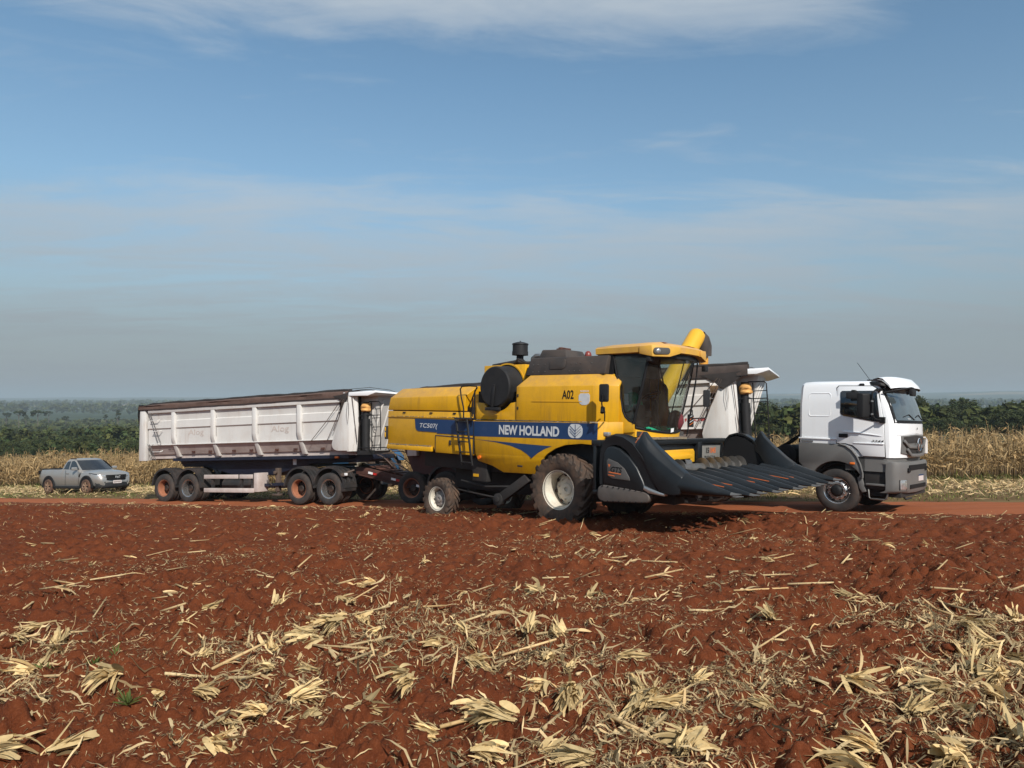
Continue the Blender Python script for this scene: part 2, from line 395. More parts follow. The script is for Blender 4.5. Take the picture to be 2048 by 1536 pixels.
def text(name, body, mat, parent, pos, right, up, width=None, height=.1, shear=0.0, bold=0.0, spacing=1.0, depth=.002, label=None):
    cu = bpy.data.curves.new(name, 'FONT'); cu.body = body; cu.shear = shear; cu.offset = bold; cu.space_character = spacing
    cu.resolution_u = 3
    tmp = bpy.data.objects.new('tmp_text', cu); COL.objects.link(tmp)
    dg = bpy.context.evaluated_depsgraph_get(); me = bpy.data.meshes.new_from_object(tmp.evaluated_get(dg))
    bpy.data.objects.remove(tmp); bpy.data.curves.remove(cu)
    n = len(me.vertices); co = np.empty(n * 3); me.vertices.foreach_get('co', co); co = co.reshape(-1, 3)
    mn, mxx = co.min(0), co.max(0); sz = mxx - mn
    sy = height / sz[1]; sx = sy if width is None else width / sz[0]
    right = Vector(right).normalized(); up = Vector(up).normalized(); nn = right.cross(up)
    P = np.array(pos)[None] + ((co[:, 0] - mn[0]) * sx)[:, None] * np.array(right)[None] + ((co[:, 1] - mn[1]) * sy)[:, None] * np.array(up)[None] + np.array(nn)[None] * depth
    me.vertices.foreach_set('co', P.ravel()); me.update()
    me.name = name; me.materials.clear(); me.materials.append(MT[mat])
    o = bpy.data.objects.new(name, me); COL.objects.link(o); o.parent = parent
    if label: o['label'] = label
    return o
def np_mesh(name, V, F, mat, cols=None, smooth=False, link=True):
    """V (n,3), F (m,3|4) arrays -> object; cols (n,3) point colour attribute"""
    me = bpy.data.meshes.new(name); k = F.shape[1]
    me.vertices.add(len(V)); me.vertices.foreach_set('co', np.ascontiguousarray(V, dtype=np.float32).ravel())
    me.loops.add(F.size); me.loops.foreach_set('vertex_index', np.ascontiguousarray(F, dtype=np.int32).ravel())
    me.polygons.add(len(F)); me.polygons.foreach_set('loop_start', np.arange(0, F.size, k, dtype=np.int32))
    me.polygons.foreach_set('loop_total', np.full(len(F), k, dtype=np.int32))
    if smooth: me.polygons.foreach_set('use_smooth', np.ones(len(F), dtype=bool))
    me.update(calc_edges=True)
    if cols is not None:
        a = me.color_attributes.new('Col', 'FLOAT_COLOR', 'POINT')
        c4 = np.ones((len(V), 4), dtype=np.float32); c4[:, :3] = cols; a.data.foreach_set('color', c4.ravel())
    if mat is not None: me.materials.append(mat)
    if not link: return me
    o = bpy.data.objects.new(name, me); COL.objects.link(o); return o

# ================================================================== SETTING
def soil_mat():
    m = bpy.data.materials.new('tilled red soil'); m.use_nodes = True
    t = NT(m.node_tree); b = t.n['Principled BSDF']; tc = t.new('ShaderNodeTexCoord'); v = tc.outputs['Object']
    n1 = t.noise(v, .55, 4, .6); n2 = t.noise(v, 9, 6, .65); n3 = t.noise(v, 70, 4, .6)
    c = t.mix(t.ramp(n1, [(.3, 0.0), (.7, 1.0)]), (.130, .033, .0112), (.182, .050, .0168))
    c = t.mix(t.ramp(n2, [(.3, 0.0), (.75, 1.0)]), c, (.088, .0215, .0075))
    c = t.mix(t.ramp(n3, [(.5, 0.0), (.8, .55)]), c, (.24, .080, .036))
    t.link(c, b.inputs['Base Color']); b.inputs['Roughness'].default_value = .95; b.inputs['Specular IOR Level'].default_value = .15
    bn = t.new('ShaderNodeBump'); bn.inputs['Strength'].default_value = 1.0; bn.inputs['Distance'].default_value = .035
    h = t.math('ADD', t.math('MULTIPLY', n2, .6), t.math('MULTIPLY', t.noise(v, 38, 6, .7), .6)); t.link(h, bn.inputs['Height']); t.link(bn.outputs[0], b.inputs['Normal'])
    return m
MT['soil'] = soil_mat()
def road_mat():
    m = bpy.data.materials.new('packed red road'); m.use_nodes = True
    t = NT(m.node_tree); b = t.n['Principled BSDF']; tc = t.new('ShaderNodeTexCoord'); v = tc.outputs['Object']
    mp = t.new('ShaderNodeMapping'); mp.inputs['Rotation'].default_value = (0, 0, R(22)); mp.inputs['Scale'].default_value = (.25, 2.2, 1); t.link(v, mp.inputs[0])
    n1 = t.noise(mp.outputs[0], 1.1, 6, .6); n2 = t.noise(v, 14, 5, .65)
    c = t.mix(t.ramp(n1, [(.3, 0.0), (.7, 1.0)]), (.23, .070, .026), (.32, .105, .044))
    c = t.mix(t.ramp(n2, [(.4, 0.0), (.85, .6)]), c, (.23, .07, .03))
    t.link(c, b.inputs['Base Color']); b.inputs['Roughness'].default_value = .95; b.inputs['Specular IOR Level'].default_value = .15
    bn = t.new('ShaderNodeBump'); bn.inputs['Strength'].default_value = .5; bn.inputs['Distance'].default_value = .02; t.link(n2, bn.inputs['Height']); t.link(bn.outputs[0], b.inputs['Normal'])
    return m
MT['road'] = road_mat()
def terrain_mat():
    m = bpy.data.materials.new('far land'); m.use_nodes = True
    t = NT(m.node_tree); b = t.n['Principled BSDF']; tc = t.new('ShaderNodeTexCoord'); v = tc.outputs['Object']
    n1 = t.noise(v, .0011, 3, .5); n2 = t.noise(v, .012, 5, .6); n3 = t.noise(v, .5, 5, .6)
    green = t.mix(t.ramp(n2, [(.35, 0.0), (.7, 1.0)]), (.020, .034, .013), (.045, .065, .024))
    c = t.mix(t.ramp(n1, [(.57, 0.0), (.6, 1.0)]), green, (.22, .16, .085))
    a = t.new('ShaderNodeAttribute', attribute_name='Col'); s = t.new('ShaderNodeSeparateColor'); t.link(a.outputs['Color'], s.inputs[0])
    c = t.mix(s.outputs[0], c, (.30, .20, .115))                        # harvested strips
    near = t.mix(t.ramp(n3, [(.3, 0.0), (.7, 1.0)]), (.10, .055, .026), (.17, .12, .055))
    c = t.mix(s.outputs[1], c, near)                                    # ground between the corn
    c = t.mix(s.outputs[2], c, (.16, .040, .018))                       # tilled soil
    t.link(c, b.inputs['Base Color']); b.inputs['Roughness'].default_value = 1; b.inputs['Specular IOR Level'].default_value = .1
    return m
MT['terrain'] = terrain_mat()
def build_ground():
    ang = np.concatenate([np.radians(np.arange(-176, -52, 8.0)), np.radians(np.arange(-52, 52.01, .4)), np.radians(np.arange(56, 184, 8.0))])
    rr = np.concatenate([[.5, 2, 5], np.geomspace(9, 14000, 240)])
    A, RR = np.meshgrid(ang, rr); X = RR * np.sin(A); Y = RR * np.cos(A)
    Z = terrain_h(X, Y)
    nearside = (Y < road_far(X) - .15) & (RR < 90)
    Z = np.where(nearside, plane_h(X, Y) - .22, Z)
    Z = np.where(~nearside & (RR < 120), Z - .0, Z)
    cols = np.zeros((X.size, 3))
    strip = (RR > 780) & (RR < 1150) & (A > -.75) & (A < -.30)
    strip2 = (RR > 2600) & (RR < 3100) & (fbm(A * 14, RR / 900, 3, 4) > .52)
    cols[:, 0] = (strip | strip2).ravel()
    cols[:, 1] = ((RR < 105) & ~nearside).ravel(); cols[:, 2] = nearside.ravel()
    nr, na = X.shape; i = np.arange(nr - 1)[:, None] * na + np.arange(na - 1)[None]
    F = np.stack([i, i + 1, i + na + 1, i + na], -1).reshape(-1, 4)
    j = np.arange(nr - 1) * na
    F = np.concatenate([F, np.stack([j + na - 1, j, j + na, j + 2 * na - 1], -1)])
    V = np.stack([X, Y, Z], -1).reshape(-1, 3)
    V = np.concatenate([V, [[0, 0, -.25]]]); cols = np.concatenate([cols, [[0, 0, 1]]])
    c = len(V) - 1
    o = np_mesh('terrain', V, F, MT['terrain'], cols, True); tag(o, 'rolling land falling away to hazy hills', kind='structure')
    # tilled soil in front of the road
    ang = np.arange(R(-47), R(47), .0037); rr = np.geomspace(2.2, 46, 800)
    A, RR = np.meshgrid(ang, rr); X = RR * np.sin(A); Y = RR * np.cos(A)
    keep = Y < road_near(X) + .35
    Z = soil_h(X, Y)
    Z = np.where(Y > road_near(X), np.minimum(Z, plane_h(X, Y) - .05), Z)
    nr, na = X.shape; i = np.arange(nr - 1)[:, None] * na + np.arange(na - 1)[None]
    k4 = keep[:-1, :-1] & keep[1:, 1:] & keep[:-1, 1:] & keep[1:, :-1]
    F = np.stack([i, i + 1, i + na + 1, i + na], -1)[k4]
    used = np.zeros(X.size, bool); used[F.ravel()] = True; idx = np.cumsum(used) - 1
    V = np.stack([X, Y, Z], -1).reshape(-1, 3)[used]; F = idx[F]
    o = np_mesh('tilled_field', V, F, MT['soil'], None, True); tag(o, 'red tilled soil of the field in front', kind='structure')
    # dirt road
    xs = np.arange(-70, 60, .2); ts = np.linspace(0, 1, 26)
    XX, TT = np.meshgrid(xs, ts)
    yn, yf = road_near(XX) - .25, road_far(XX) + .25
    YY = yn + (yf - yn) * TT
    ruts = -.05 * (np.exp(-((TT - .33) / .07) ** 2) + np.exp(-((TT - .75) / .07) ** 2))
    ZZ = plane_h(XX, YY) + .0 + ruts + .05 * (fbm(XX / 1.2, YY / .5, 3, 81) - .5) + .035 * np.sin(np.pi * TT) - .05 * (TT < .03) - .05 * (TT > .97)
    # far from the machines follow the land
    ny, nx = XX.shape; i = np.arange(ny - 1)[:, None] * nx + np.arange(nx - 1)[None]
    F = np.stack([i, i + 1, i + nx + 1, i + nx], -1).reshape(-1, 4)
    o = np_mesh('dirt_road', np.stack([XX, YY, ZZ], -1).reshape(-1, 3), F, MT['road'], None, True); tag(o, 'packed orange dirt road along the corn', kind='structure')
build_ground()

# ================================================================== WHEELS
def lug_wheel(Rr, W, rim_r, lugs, lug_h, rimmat, hubmat, holes=8, dish=.16):
    """tractor wheel about the y axis, outer (camera) side at -y; returns meshes (tyre, rim)"""
    t = MB(); h = W / 2; rr = Rr - lug_h
    prof = [(rim_r, -h * .74), (rim_r + .02, -h * .82), (rim_r + (rr - rim_r) * .45, -h * 1.0), (rr * .93, -h * .98), (rr * .985, -h * .86), (rr, -h * .45), (rr + .008, 0),
            (rr, h * .45), (rr * .985, h * .86), (rr * .93, h * .98), (rim_r + (rr - rim_r) * .45, h * 1.0), (rim_r + .02, h * .82), (rim_r, h * .74)]
    t.lathe(prof, (0, 0, 0), (0, 1, 0), 48)
    for sgn in (-1, 1):
        for k in range(lugs):
            a0 = 2 * math.pi * (k + (.5 if sgn > 0 else 0)) / lugs
            secs = []
            for q in range(5):
                u = q / 4.0; y = sgn * (h * .03 + (h * .99 - h * .03) * u); a = a0 + u * 2 * math.pi / lugs * 1.15
                base = rr * (1.0 if u < .8 else .985 - .0 * u) - .03; top = Rr - (.0 if u < .75 else (u - .75) * .16 * Rr * .5)
                wa = (.030 + .012 * u) / Rr
                def P(aa, r_): return (r_ * math.sin(aa), y, r_ * math.cos(aa))
                secs.append([P(a - wa * 1.5, base), P(a - wa, top), P(a + wa, top), P(a + wa * 1.5, base)])
            # shoulder wrap
            y = sgn * h * 1.03; a = a0 + 2 * math.pi / lugs * 1.25; wa = .04 / Rr
            secs.append([(r_ * math.sin(aa), y, r_ * math.cos(aa)) for aa, r_ in ((a - wa, rr * .80), (a - wa, rr * .90), (a + wa, rr * .90), (a + wa, rr * .80))])
            t.loft(secs)
    r = MB()
    r.lathe([(rim_r + .005, -h * .80), (rim_r + .022, -h * .84), (rim_r + .018, -h * .72), (rim_r - .02, -h * .70), (rim_r - .05, -h * .35), (rim_r - .055, h * .5), (rim_r - .01, h * .76), (rim_r + .01, h * .8)], (0, 0, 0), (0, 1, 0), 40)
    d = -h + dish + .06
    hub = MB()
    hub.lathe([(rim_r - .052, d + .05), (rim_r * .78, d + .03), (rim_r * .62, d - .02), (rim_r * .50, d - .03), (rim_r * .34, d - .03), (rim_r * .30, d - .06), (rim_r * .13, d - .065), (rim_r * .12, d - .03), (.001, d - .02)], (0, 0, 0), (0, 1, 0), 40)
    for k in range(holes):
        a = 2 * math.pi * k / holes + .2
        c = Vector((math.sin(a) * rim_r * .56, d - .03, math.cos(a) * rim_r * .56))
        hub.cyl(c, c + Vector((0, -.035, 0)), rim_r * .045, n=8)
        a += math.pi / holes
        c = Vector((math.sin(a) * rim_r * .78, d + .01, math.cos(a) * rim_r * .78))
        hub.cyl(c, c + Vector((0, -.022, 0)), rim_r * .09, n=10, mi=1)
    return t, r, hub
def put_wheel(parent, proto, loc, flip=False, name='wheel'):
    """proto: (tyre obj, [rim objs]) already meshes; adds tyre as part with rim sub-parts"""
    o = bpy.data.objects.new(name, proto[0]); COL.objects.link(o); o.parent = parent; o.location = loc
    if flip: o.rotation_euler = (0, 0, math.pi)
    for nm, me in proto[1]:
        c = bpy.data.objects.new(nm, me); COL.objects.link(c); c.parent = o
    return o
def proto_of(tyre, parts, tm):
    a = tyre.build('tyre', tm); out = []
    for nm, mb, m in parts:
        b = mb.build(nm, m); out.append((nm, b.data)); bpy.data.objects.remove(b)
    me = a.data; bpy.data.objects.remove(a); return (me, out)
def truck_wheel(rimmat, hubmat, dish=.17, polished=False, Rr=.522, W=.29, nuts=10):
    t = MB(); h = W / 2; rim = .292
    prof = [(rim, -h * .80), (rim + .015, -h * .90), (.38, -h * 1.02), (.44, -h * 1.0), (.487, -h * .90), (.508, -h * .80), (.512, -h * .62), (.500, -h * .60), (.500, -h * .52), (.519, -h * .50), (.521, -h * .12), (.505, -h * .10), (.505, h * .10), (.521, h * .12), (.519, h * .5), (.50, h * .52), (.50, h * .6), (.512, h * .62), (.508, h * .80), (.487, h * .9), (.44, h), (.38, h * 1.02), (rim, h * .8)]
    prof = [(a * Rr / .522, b) for a, b in prof]
    t.lathe(prof, (0, 0, 0), (0, 1, 0), 44)
    r = MB()
    r.lathe([(rim + .004, -h * .88), (rim + .018, -h * .93), (rim + .012, -h * .80), (rim - .012, -h * .78), (rim - .022, -h * .3), (rim - .03, -h + dish + .02), (rim - .03, h * .8), (rim, h * .86)], (0, 0, 0), (0, 1, 0), 40)
    d = -h + dish; u = MB()
    if polished:
        u.lathe([(rim - .028, d + .03), (rim - .05, d), (.20, d - .03), (.19, d - .03)], (0, 0, 0), (0, 1, 0), 36)
        u.lathe([(.19, d - .03), (.145, d - .03), (.14, d - .01)], (0, 0, 0), (0, 1, 0), 36)
        u.lathe([(.14, d - .01), (.13, d - .09), (.10, d - .12), (.06, d - .13), (.001, d - .13)], (0, 0, 0), (0, 1, 0), 30, mi=1)
        for k in range(nuts):
            a = 2 * math.pi * k / nuts; c = Vector((math.sin(a) * .168, d - .03, math.cos(a) * .168)); u.cyl(c, c + Vector((0, -.04, 0)), .017, .013, n=8)
        for k in range(10):
            a = 2 * math.pi * (k + .5) / 10; c = Vector((math.sin(a) * .225, d - .012, math.cos(a) * .225)); u.cyl(c, c + Vector((0, -.012, 0)), .024, n=10, mi=1)
    else:
        u.lathe([(rim - .028, d + .04), (.23, d + .01), (.16, d), (.15, d - .02), (.11, d - .03), (.105, d - .10), (.085, d - .115), (.001, d - .115)], (0, 0, 0), (0, 1, 0), 36)
        for k in range(nuts):
            a = 2 * math.pi * k / nuts; c = Vector((math.sin(a) * .165, d, math.cos(a) * .165)); u.cyl(c, c + Vector((0, -.03, 0)), .016, n=8)
        for k in range(8):
            a = 2 * math.pi * (k + .5) / 8; c = Vector((math.sin(a) * .222, d + .004, math.cos(a) * .222)); u.cyl(c, c + Vector((0, -.008, 0)), .026, n=10, mi=1)
    return t, r, u

# ================================================================== COMBINE HARVESTER
def rrect(x0, x1, z0, z1, r, n=4):
    out = []
    for cx_, cz_, a0 in ((x1 - r, z1 - r, 0), (x0 + r, z1 - r, 90), (x0 + r, z0 + r, 180), (x1 - r, z0 + r, 270)):
        for k in range(n + 1):
            a = R(a0 + 90 * k / n); out.append((cx_ + r * math.cos(a), cz_ + r * math.sin(a)))
    return out
MT['badgegrey'] = M('dark grey badge', (.075, .070, .066), .5, var=.15, dust=.3, dustcol=(.10, .08, .065))
MT['beacon'] = M('faded red lens', (.20, .035, .025), .35, var=.2)
MT['gearcover'] = M('dull brown grey cover', (.085, .075, .068), .5, var=.2, vs=5, dust=.45, dustcol=(.12, .085, .065))
def build_combine():
    FR = Frame(2.0133, 17.5987, 42, level=True)
    C = thing('combine_harvester', 'yellow combine harvester with blue side band and black corn header unloading grain', 'combine', FR.M)
    S = -1.35
    # --- rear hood with sloping shoulders
    def sec(x, zb, zs, zt, ys=1.35, yt=1.08, dx=(0, 0, 0)):
        return [(x + dx[0], -ys, zb), (x + dx[1], -ys, zs), (x + dx[2], -yt, zt), (x + dx[2], yt, zt), (x + dx[1], ys, zs), (x + dx[0], ys, zb)]
    up = MB(); up.loft([sec(-6.26, 2.50, 2.84, 3.10, dx=(0, .10, .29)), sec(-5.0, 2.50, 2.86, 3.12), sec(-3.18, 2.50, 2.89, 3.14, dx=(0, 0, .2))])
    hood = up.build('rear_hood', 'yellow', C, .018)
    mid = MB(); mid.poly([(-6.245, 1.50), (-6.262, 2.475), (-3.05, 2.475), (-2.86, 2.26), (-2.86, 1.39), (-4.25, 1.40), (-4.33, 1.53)], S + .012, -S - .012)
    mid.build('rear_body', 'yellow', C, .015)
    rear_in = MB(); rear_in.box(-6.15, -3.0, -1.25, 1.25, 1.7, 2.6); rear_in.build('inner_body', 'dark', C)
    lip = MB(); lip.poly([(S - .055, 1.42), (S - .055, 1.535), (S + .03, 1.56), (S + .03, 1.42)], -6.20, -4.36, 'x'); lip.build('ledge', 'yellow', C, .01)
    flange = MB(); flange.box(-6.25, -3.1, S - .012, S + .02, 2.30, 2.325); flange.build('flange', 'yellow', C, .004)
    tl = MB()
    for z in (1.90, 1.73): tl.poly(rrect(-.05, .05, 0, .12 if z > 1.8 else .15, .025), -.02, .03, 'x', shift=lambda q, z=z: (-6.285 + q[0], S - .02 + q[1], z + q[2]))
    tl.build('tail_lamp', 'yellowbright', C, .008)
    tk = MB(); tk.box(-6.30, -6.24, S - .06, S + .04, 1.68, 2.05); tk.build('lamp_bracket', 'dark', C, .01)
    # --- front lower panel with the wheel arch
    arch = [(.88, 1.80)] + [(0.5 * math.cos(a) * 1.0 + 0, 0) for a in ()]
    pts = [(-2.84, 2.262), (.955, 2.285), (.90, 1.80), (.50, 1.815), (.06, 1.77), (-.22, 1.68), (-.45, 1.55), (-.64, 1.36), (-.78, 1.16), (-.88, 1.05), (-1.91, 1.03), (-2.25, 1.17), (-2.72, 1.27), (-2.80, 1.78)]
    tuck = lambda q: (q[0], q[1] + (max(0, 1.46 - q[2]) * .28 if q[1] < 0 else -max(0, 1.46 - q[2]) * .28), q[2])
    top = [p for p in pts]
    for sg in (-1, 1):
        fp = MB()
        up_pts = [(-2.84, 2.262), (.955, 2.285), (.90, 1.80), (.50, 1.815), (.06, 1.77), (-.22, 1.68), (-.45, 1.55), (-.55, 1.46), (-2.76, 1.46), (-2.80, 1.78)]
        lo_pts = [(-2.76, 1.46), (-.55, 1.46), (-.64, 1.36), (-.78, 1.16), (-.88, 1.05), (-1.91, 1.03), (-2.25, 1.17), (-2.72, 1.27)]
        fp.poly(up_pts, sg * 1.35, sg * 1.30)
        fp.poly(lo_pts, sg * 1.35, sg * 1.30, shift=tuck)
        p = fp.build('side_panel', 'yellow', C, .006)
        if sg < 0:
            bl = MB(); bl.poly([(-2.825, 1.875), (.925, 1.912), (.945, 2.275), (-2.825, 2.25)], S - .004, S + .01)
            w_ = [(-2.79, 1.80), (-2.0, 1.775), (-1.2, 1.748), (-.32, 1.725), (-.52, 1.66), (-.72, 1.56), (-.92, 1.425), (-1.08, 1.52), (-1.25, 1.60), (-1.6, 1.69), (-2.1, 1.755)]
            bl.poly(w_, S - .004, S + .01)
            b = bl.build('blue_band', 'blue', C, 0)
            b['label'] = 'blue lettered band along the side'
            text('lettering', 'NEW HOLLAND', 'silver', b, (-1.97, S - .006, 1.945), (1, 0, 0), (0, 0, 1), 1.86, .235, bold=.035, spacing=.98)
            # leaf emblem: rounded tablet with veins
            lf = MB(); out_ = rrect(.14, .54, 1.935, 2.245, .13, 5); lf.poly(out_, S - .008, S); e = lf.build('leaf_emblem', 'silver', b, 0)
            vn = MB()
            for xo, zo in ((0, 0), ):
                vn.box(.332, .348, S - .011, S - .005, 1.935, 2.235)
                for zb in (1.96, 2.02, 2.085):
                    for dx in (-1, 1):
                        vn.obox((.34, S - .009, zb), (.34 + dx * .15, S - .009, zb + .125), .006, .016, up=(0, 1, 0))
            vn.build('leaf_vein', 'blue', b)
    b2 = MB(); b2.poly([(-5.09, 2.275), (-2.865, 2.255), (-2.865, 1.895), (-4.20, 1.905), (-4.20, 1.93), (-4.95, 1.945), (-5.02, 1.975), (-5.06, 2.04)], S - .002, S + .02)
    b2.poly([(-4.24, 1.862), (-2.865, 1.835), (-2.865, 1.815), (-4.24, 1.848)], S - .002, S + .02)
    b2 = b2.build('model_band', 'blue', C)
    text('model_number', 'TC507(', 'silver', b2, (-4.88, S - .004, 2.005), (1, 0, -.01), (0, 0, 1), .72, .155, shear=.2, bold=.01)
    # --- upper panel with the fleet number
    def sx(x, zb, ys, zt, yt, dx=0): return [(x, -ys, zb), (x, -ys, 3.095), (x + dx, -yt, zt), (x + dx, yt, zt), (x, ys, 3.095), (x, ys, zb)]
    upb = MB(); upb.loft([sx(-1.43, 2.30, 1.35, 3.37, 1.13, .24), sx(-1.2, 2.30, 1.35, 3.37, 1.13, .02), sx(.80, 2.30, 1.35, 3.36, 1.13)])
    upb = upb.build('upper_panel', 'yellow', C, .012)
    for sg in (-1, 1):
        qp = MB(); qo = [(.80, 1.35, 1.13, 3.36), (1.07, 1.17, .985, 3.35), (1.27, 1.05, .955, 3.20)]
        qp.loft([[(x, sg * ys, 2.30), (x, sg * ys, 3.095), (x, sg * yt, zt), (x, sg * (yt - .04), zt), (x, sg * (ys - .05), 3.08), (x, sg * (ys - .05), 2.30)] for x, ys, yt, zt in qo]); qp.build('corner_panel', 'yellow', C, .006)
    seam = MB(); seam.box(-.95, .50, S - .010, S + .01, 2.735, 2.752); seam.build('rib', 'yellow', upb, .003)
    text('fleet_number', 'A02', 'black', upb, (-.05, S - .003, 2.80), (1, 0, 0), (0, 0, 1), .33, .20, bold=.02)
    bd = MB(); bd.poly([(.42, 2.88), (.47, 2.925), (.68, 2.925), (.72, 2.88), (.72, 2.76), (.69, 2.70), (.63, 2.67), (.51, 2.67), (.45, 2.70), (.42, 2.76)], S - .006, S); bd.build('round_sticker', 'silver', upb)
    text('sticker_writing', 'SOJICA', 'whitetag', upb, (.46, S - .003, 2.945), (1, 0, 0), (0, 0, 1), .24, .05, bold=.02)
    fq = MB(); fq.loft([[(.92, -1.33, 1.70), (.92, -1.33, 2.31), (.92, -1.1, 2.31), (.92, -1.1, 1.70)], [(1.08, -1.22, 2.02), (1.08, -1.16, 2.31), (1.08, -1.0, 2.31), (1.08, -1.0, 2.02)], [(1.36, -1.02, 2.04), (1.36, -1.02, 2.31), (1.36, -.9, 2.31), (1.36, -.9, 2.04)]])
    fq.build('quarter_panel', 'yellow', C, .01)
    # --- grain tank
    tk = MB(); tk.loft([[(-1.36, -1.14, 3.365), (.95, -1.14, 3.355), (.95, 1.14, 3.355), (-1.36, 1.14, 3.365)], [(-1.24, -1.06, 3.79), (1.0, -1.06, 3.775), (1.0, 1.06, 3.775), (-1.24, 1.06, 3.79)]])
    tank = tk.build('grain_tank', 'tank', C, .03)
    ht = MB(); ht.poly(rrect(-.63, -.17, 3.50, 3.74, .07), -.02, .01, 'y', shift=lambda q: (q[0], q[1] - 1.14 + (q[2] - 3.36) * .19, q[2])); ht.build('hatch', 'tank', tank, .008)
    rv = MB()
    for x in (-1.1, -.95, -.75, .0, .15, .3, .55):
        for z in (3.45, 3.62):
            c = Vector((x + random.uniform(-.04, .04), -1.14 + (z - 3.36) * .19, z)); rv.cyl(c, c + Vector((0, -.012, 0)), .012, n=8)
    rv.build('bolt', 'steelgrey', tank)
    bx = MB(); bx.loft([[(-1.30, -.75, 3.77), (-.40, -.75, 3.77), (-.40, .1, 3.77), (-1.30, .1, 3.77)], [(-1.22, -.68, 4.02), (-.50, -.68, 4.0), (-.50, .02, 4.0), (-1.22, .02, 4.02)]])
    bx = bx.build('tank_lid', 'tank', C, .03)
    rd = MB()
    for k in range(5): rd.box(-.98 + k * .06, -.90 + k * .07, -.5, -.38 + .02 * k, 4.0, 4.03 + .025 * (k % 3)); 
    rd.build('red_fitting', 'rustred', bx, .01)
    bc = MB(); bc.lathe([(.075, 0), (.085, .02), (.08, .08), (.06, .13), (.03, .155), (.001, .16)], (.12, -.62, 3.78), (0, 0, 1), 18); bc.build('beacon', 'beacon', tank)
    lt_ = MB()
    for x, z in ((-5.6, 2.42), (-4.5, 2.42), (-3.6, 2.42)): lt_.box(x, x + .10, S - .012, S + .02, z, z + .035)
    lt_.box(-3.72, -3.66, S - .014, S + .02, 1.62, 1.74); lt_.box(-1.40, -1.36, S - .014, S + .0, 2.55, 2.62); lt_.box(-1.40, -1.36, S - .014, S + .0, 2.85, 2.92); lt_.box(-1.35, -1.2, S - .012, S + .01, 1.20, 1.24)
    tag(lt_.build('latches', 'dark', C, .004), kind='stuff')
    sm = MB(); sm.box(-4.262, -4.25, S - .003, S + .02, 1.42, 1.86); sm.box(-2.852, -2.838, S - .003, S + .03, 1.42, 2.25); tag(sm.build('seams', 'dark', C), kind='stuff')
    cf = MB(); rq = random.Random(21)
    for k in range(90):
        x = rq.uniform(-6.15, -4.4); cf.box(x, x + rq.uniform(.01, .05), S - .05 + rq.random() * .05, S - .03 + rq.random() * .05, 1.548, 1.565 + rq.random() * .012)
    for k in range(120):
        x = rq.uniform(-6.1, -2.9); cf.box(x, x + rq.uniform(.01, .04), S - .016, S - .004, 2.325, 2.332 + rq.random() * .01)
    for k in range(140):
        x = rq.uniform(-2.8, .7); cf.box(x, x + rq.uniform(.01, .05), S - .004, S + .03, 2.285, 2.292 + rq.random() * .012)
    tag(cf.build('chaff', 'tan', C), kind='stuff')
    # --- engine bay, cooling screen, air intake
    eb = MB(); eb.box(-2.86, -1.47, -1.0, 1.0, 2.28, 3.66); eb.build('engine_bay', 'yellow', C, .02)
    cut = [(-2.80, 2.30), (-1.45, 2.30), (-1.45, 2.74)] + [(-2.10 + .60 * math.cos(a), 3.12 + .62 * math.sin(a)) for a in np.linspace(R(-42), R(-138), 14)] + [(-2.80, 2.72)]
    cp = MB(); cp.poly(cut, -1.31, -1.20); cp.build('screen_guard', 'yellow', C, .008)
    bk = MB(); bk.box(-2.84, -1.45, -1.20, -.98, 2.30, 3.0); bk.build('screen_recess', 'black', C)
    sc = MB(); sc.lathe([(.001, -1.455), (.47, -1.455), (.50, -1.43), (.505, -1.36), (.50, -1.30), (.53, -1.02), (.54, -1.0), (.56, -1.0), (.56, -.97), (.001, -.97)], (-2.06, 0, 3.10), (0, 1, 0), 48)
    scr = sc.build('rotary_screen', 'blackplastic', C)
    rg = MB(); rg.lathe([(.565, -1.02), (.60, -1.02), (.60, -.98), (.565, -.98)], (-2.06, 0, 3.10), (0, 1, 0), 48); rg.build('seal_ring', 'yellow', scr)
    am = MB(); am.obox((-2.05, -1.48, 3.12), (-2.10, -1.49, 2.60), .03, .07, up=(1, 0, 0)); am.box(-2.32, -1.86, -1.50, -1.42, 2.52, 2.60); am.cyl((-2.05, -1.5, 3.13), (-2.05, -1.44, 3.13), .03, n=10); am.build('screen_arm', 'blackplastic', scr, .006)
    ai = MB(); o_ = (-2.09, -.50, 0)
    ai.lathe([(.10, 3.66), (.11, 3.78), (.13, 3.80), (.09, 3.84), (.09, 3.93), (.205, 3.935), (.205, 4.03), (.195, 4.035), (.195, 4.20), (.215, 4.205), (.20, 4.235), (.09, 4.27), (.02, 4.275), (.015, 4.30), (.001, 4.30)], o_, (0, 0, 1), 28); ai.build('air_intake', 'blackplastic', C)
    en = MB(); en.tube([(-2.75, -.8, 3.68), (-2.3, -.8, 3.70), (-1.9, -.8, 3.74), (-1.5, -.7, 3.70)], [.03, .06, .06, .03], 8); en.box(-2.4, -1.5, -.75, .3, 3.66, 3.75); en.tube([(-1.95, -.9, 3.68), (-1.8, -.9, 3.8), (-1.6, -.88, 3.72)], .025, 8); en.build('engine_cover', 'dark', C, .02)
    ex = MB(); ex.tube([(-1.85, -.3, 3.70), (-1.82, -.3, 3.86), (-1.72, -.3, 3.92), (-1.5, -.3, 3.92), (-1.1, -.3, 3.92)], .065, 14); ex.build('exhaust_pipe', 'brightsteel', C)
    # --- service ladder and hand rails
    ld = MB()
    A, B = [(-3.33, -1.50, 2.28), (-3.02, -1.56, 1.16)], [(-2.94, -1.50, 2.28), (-2.66, -1.56, 1.16)]
    for P_ in (A, B): ld.obox(P_[0], P_[1], .035, .06)
    ladder = ld.build('ladder', 'blackplastic', C, .005)
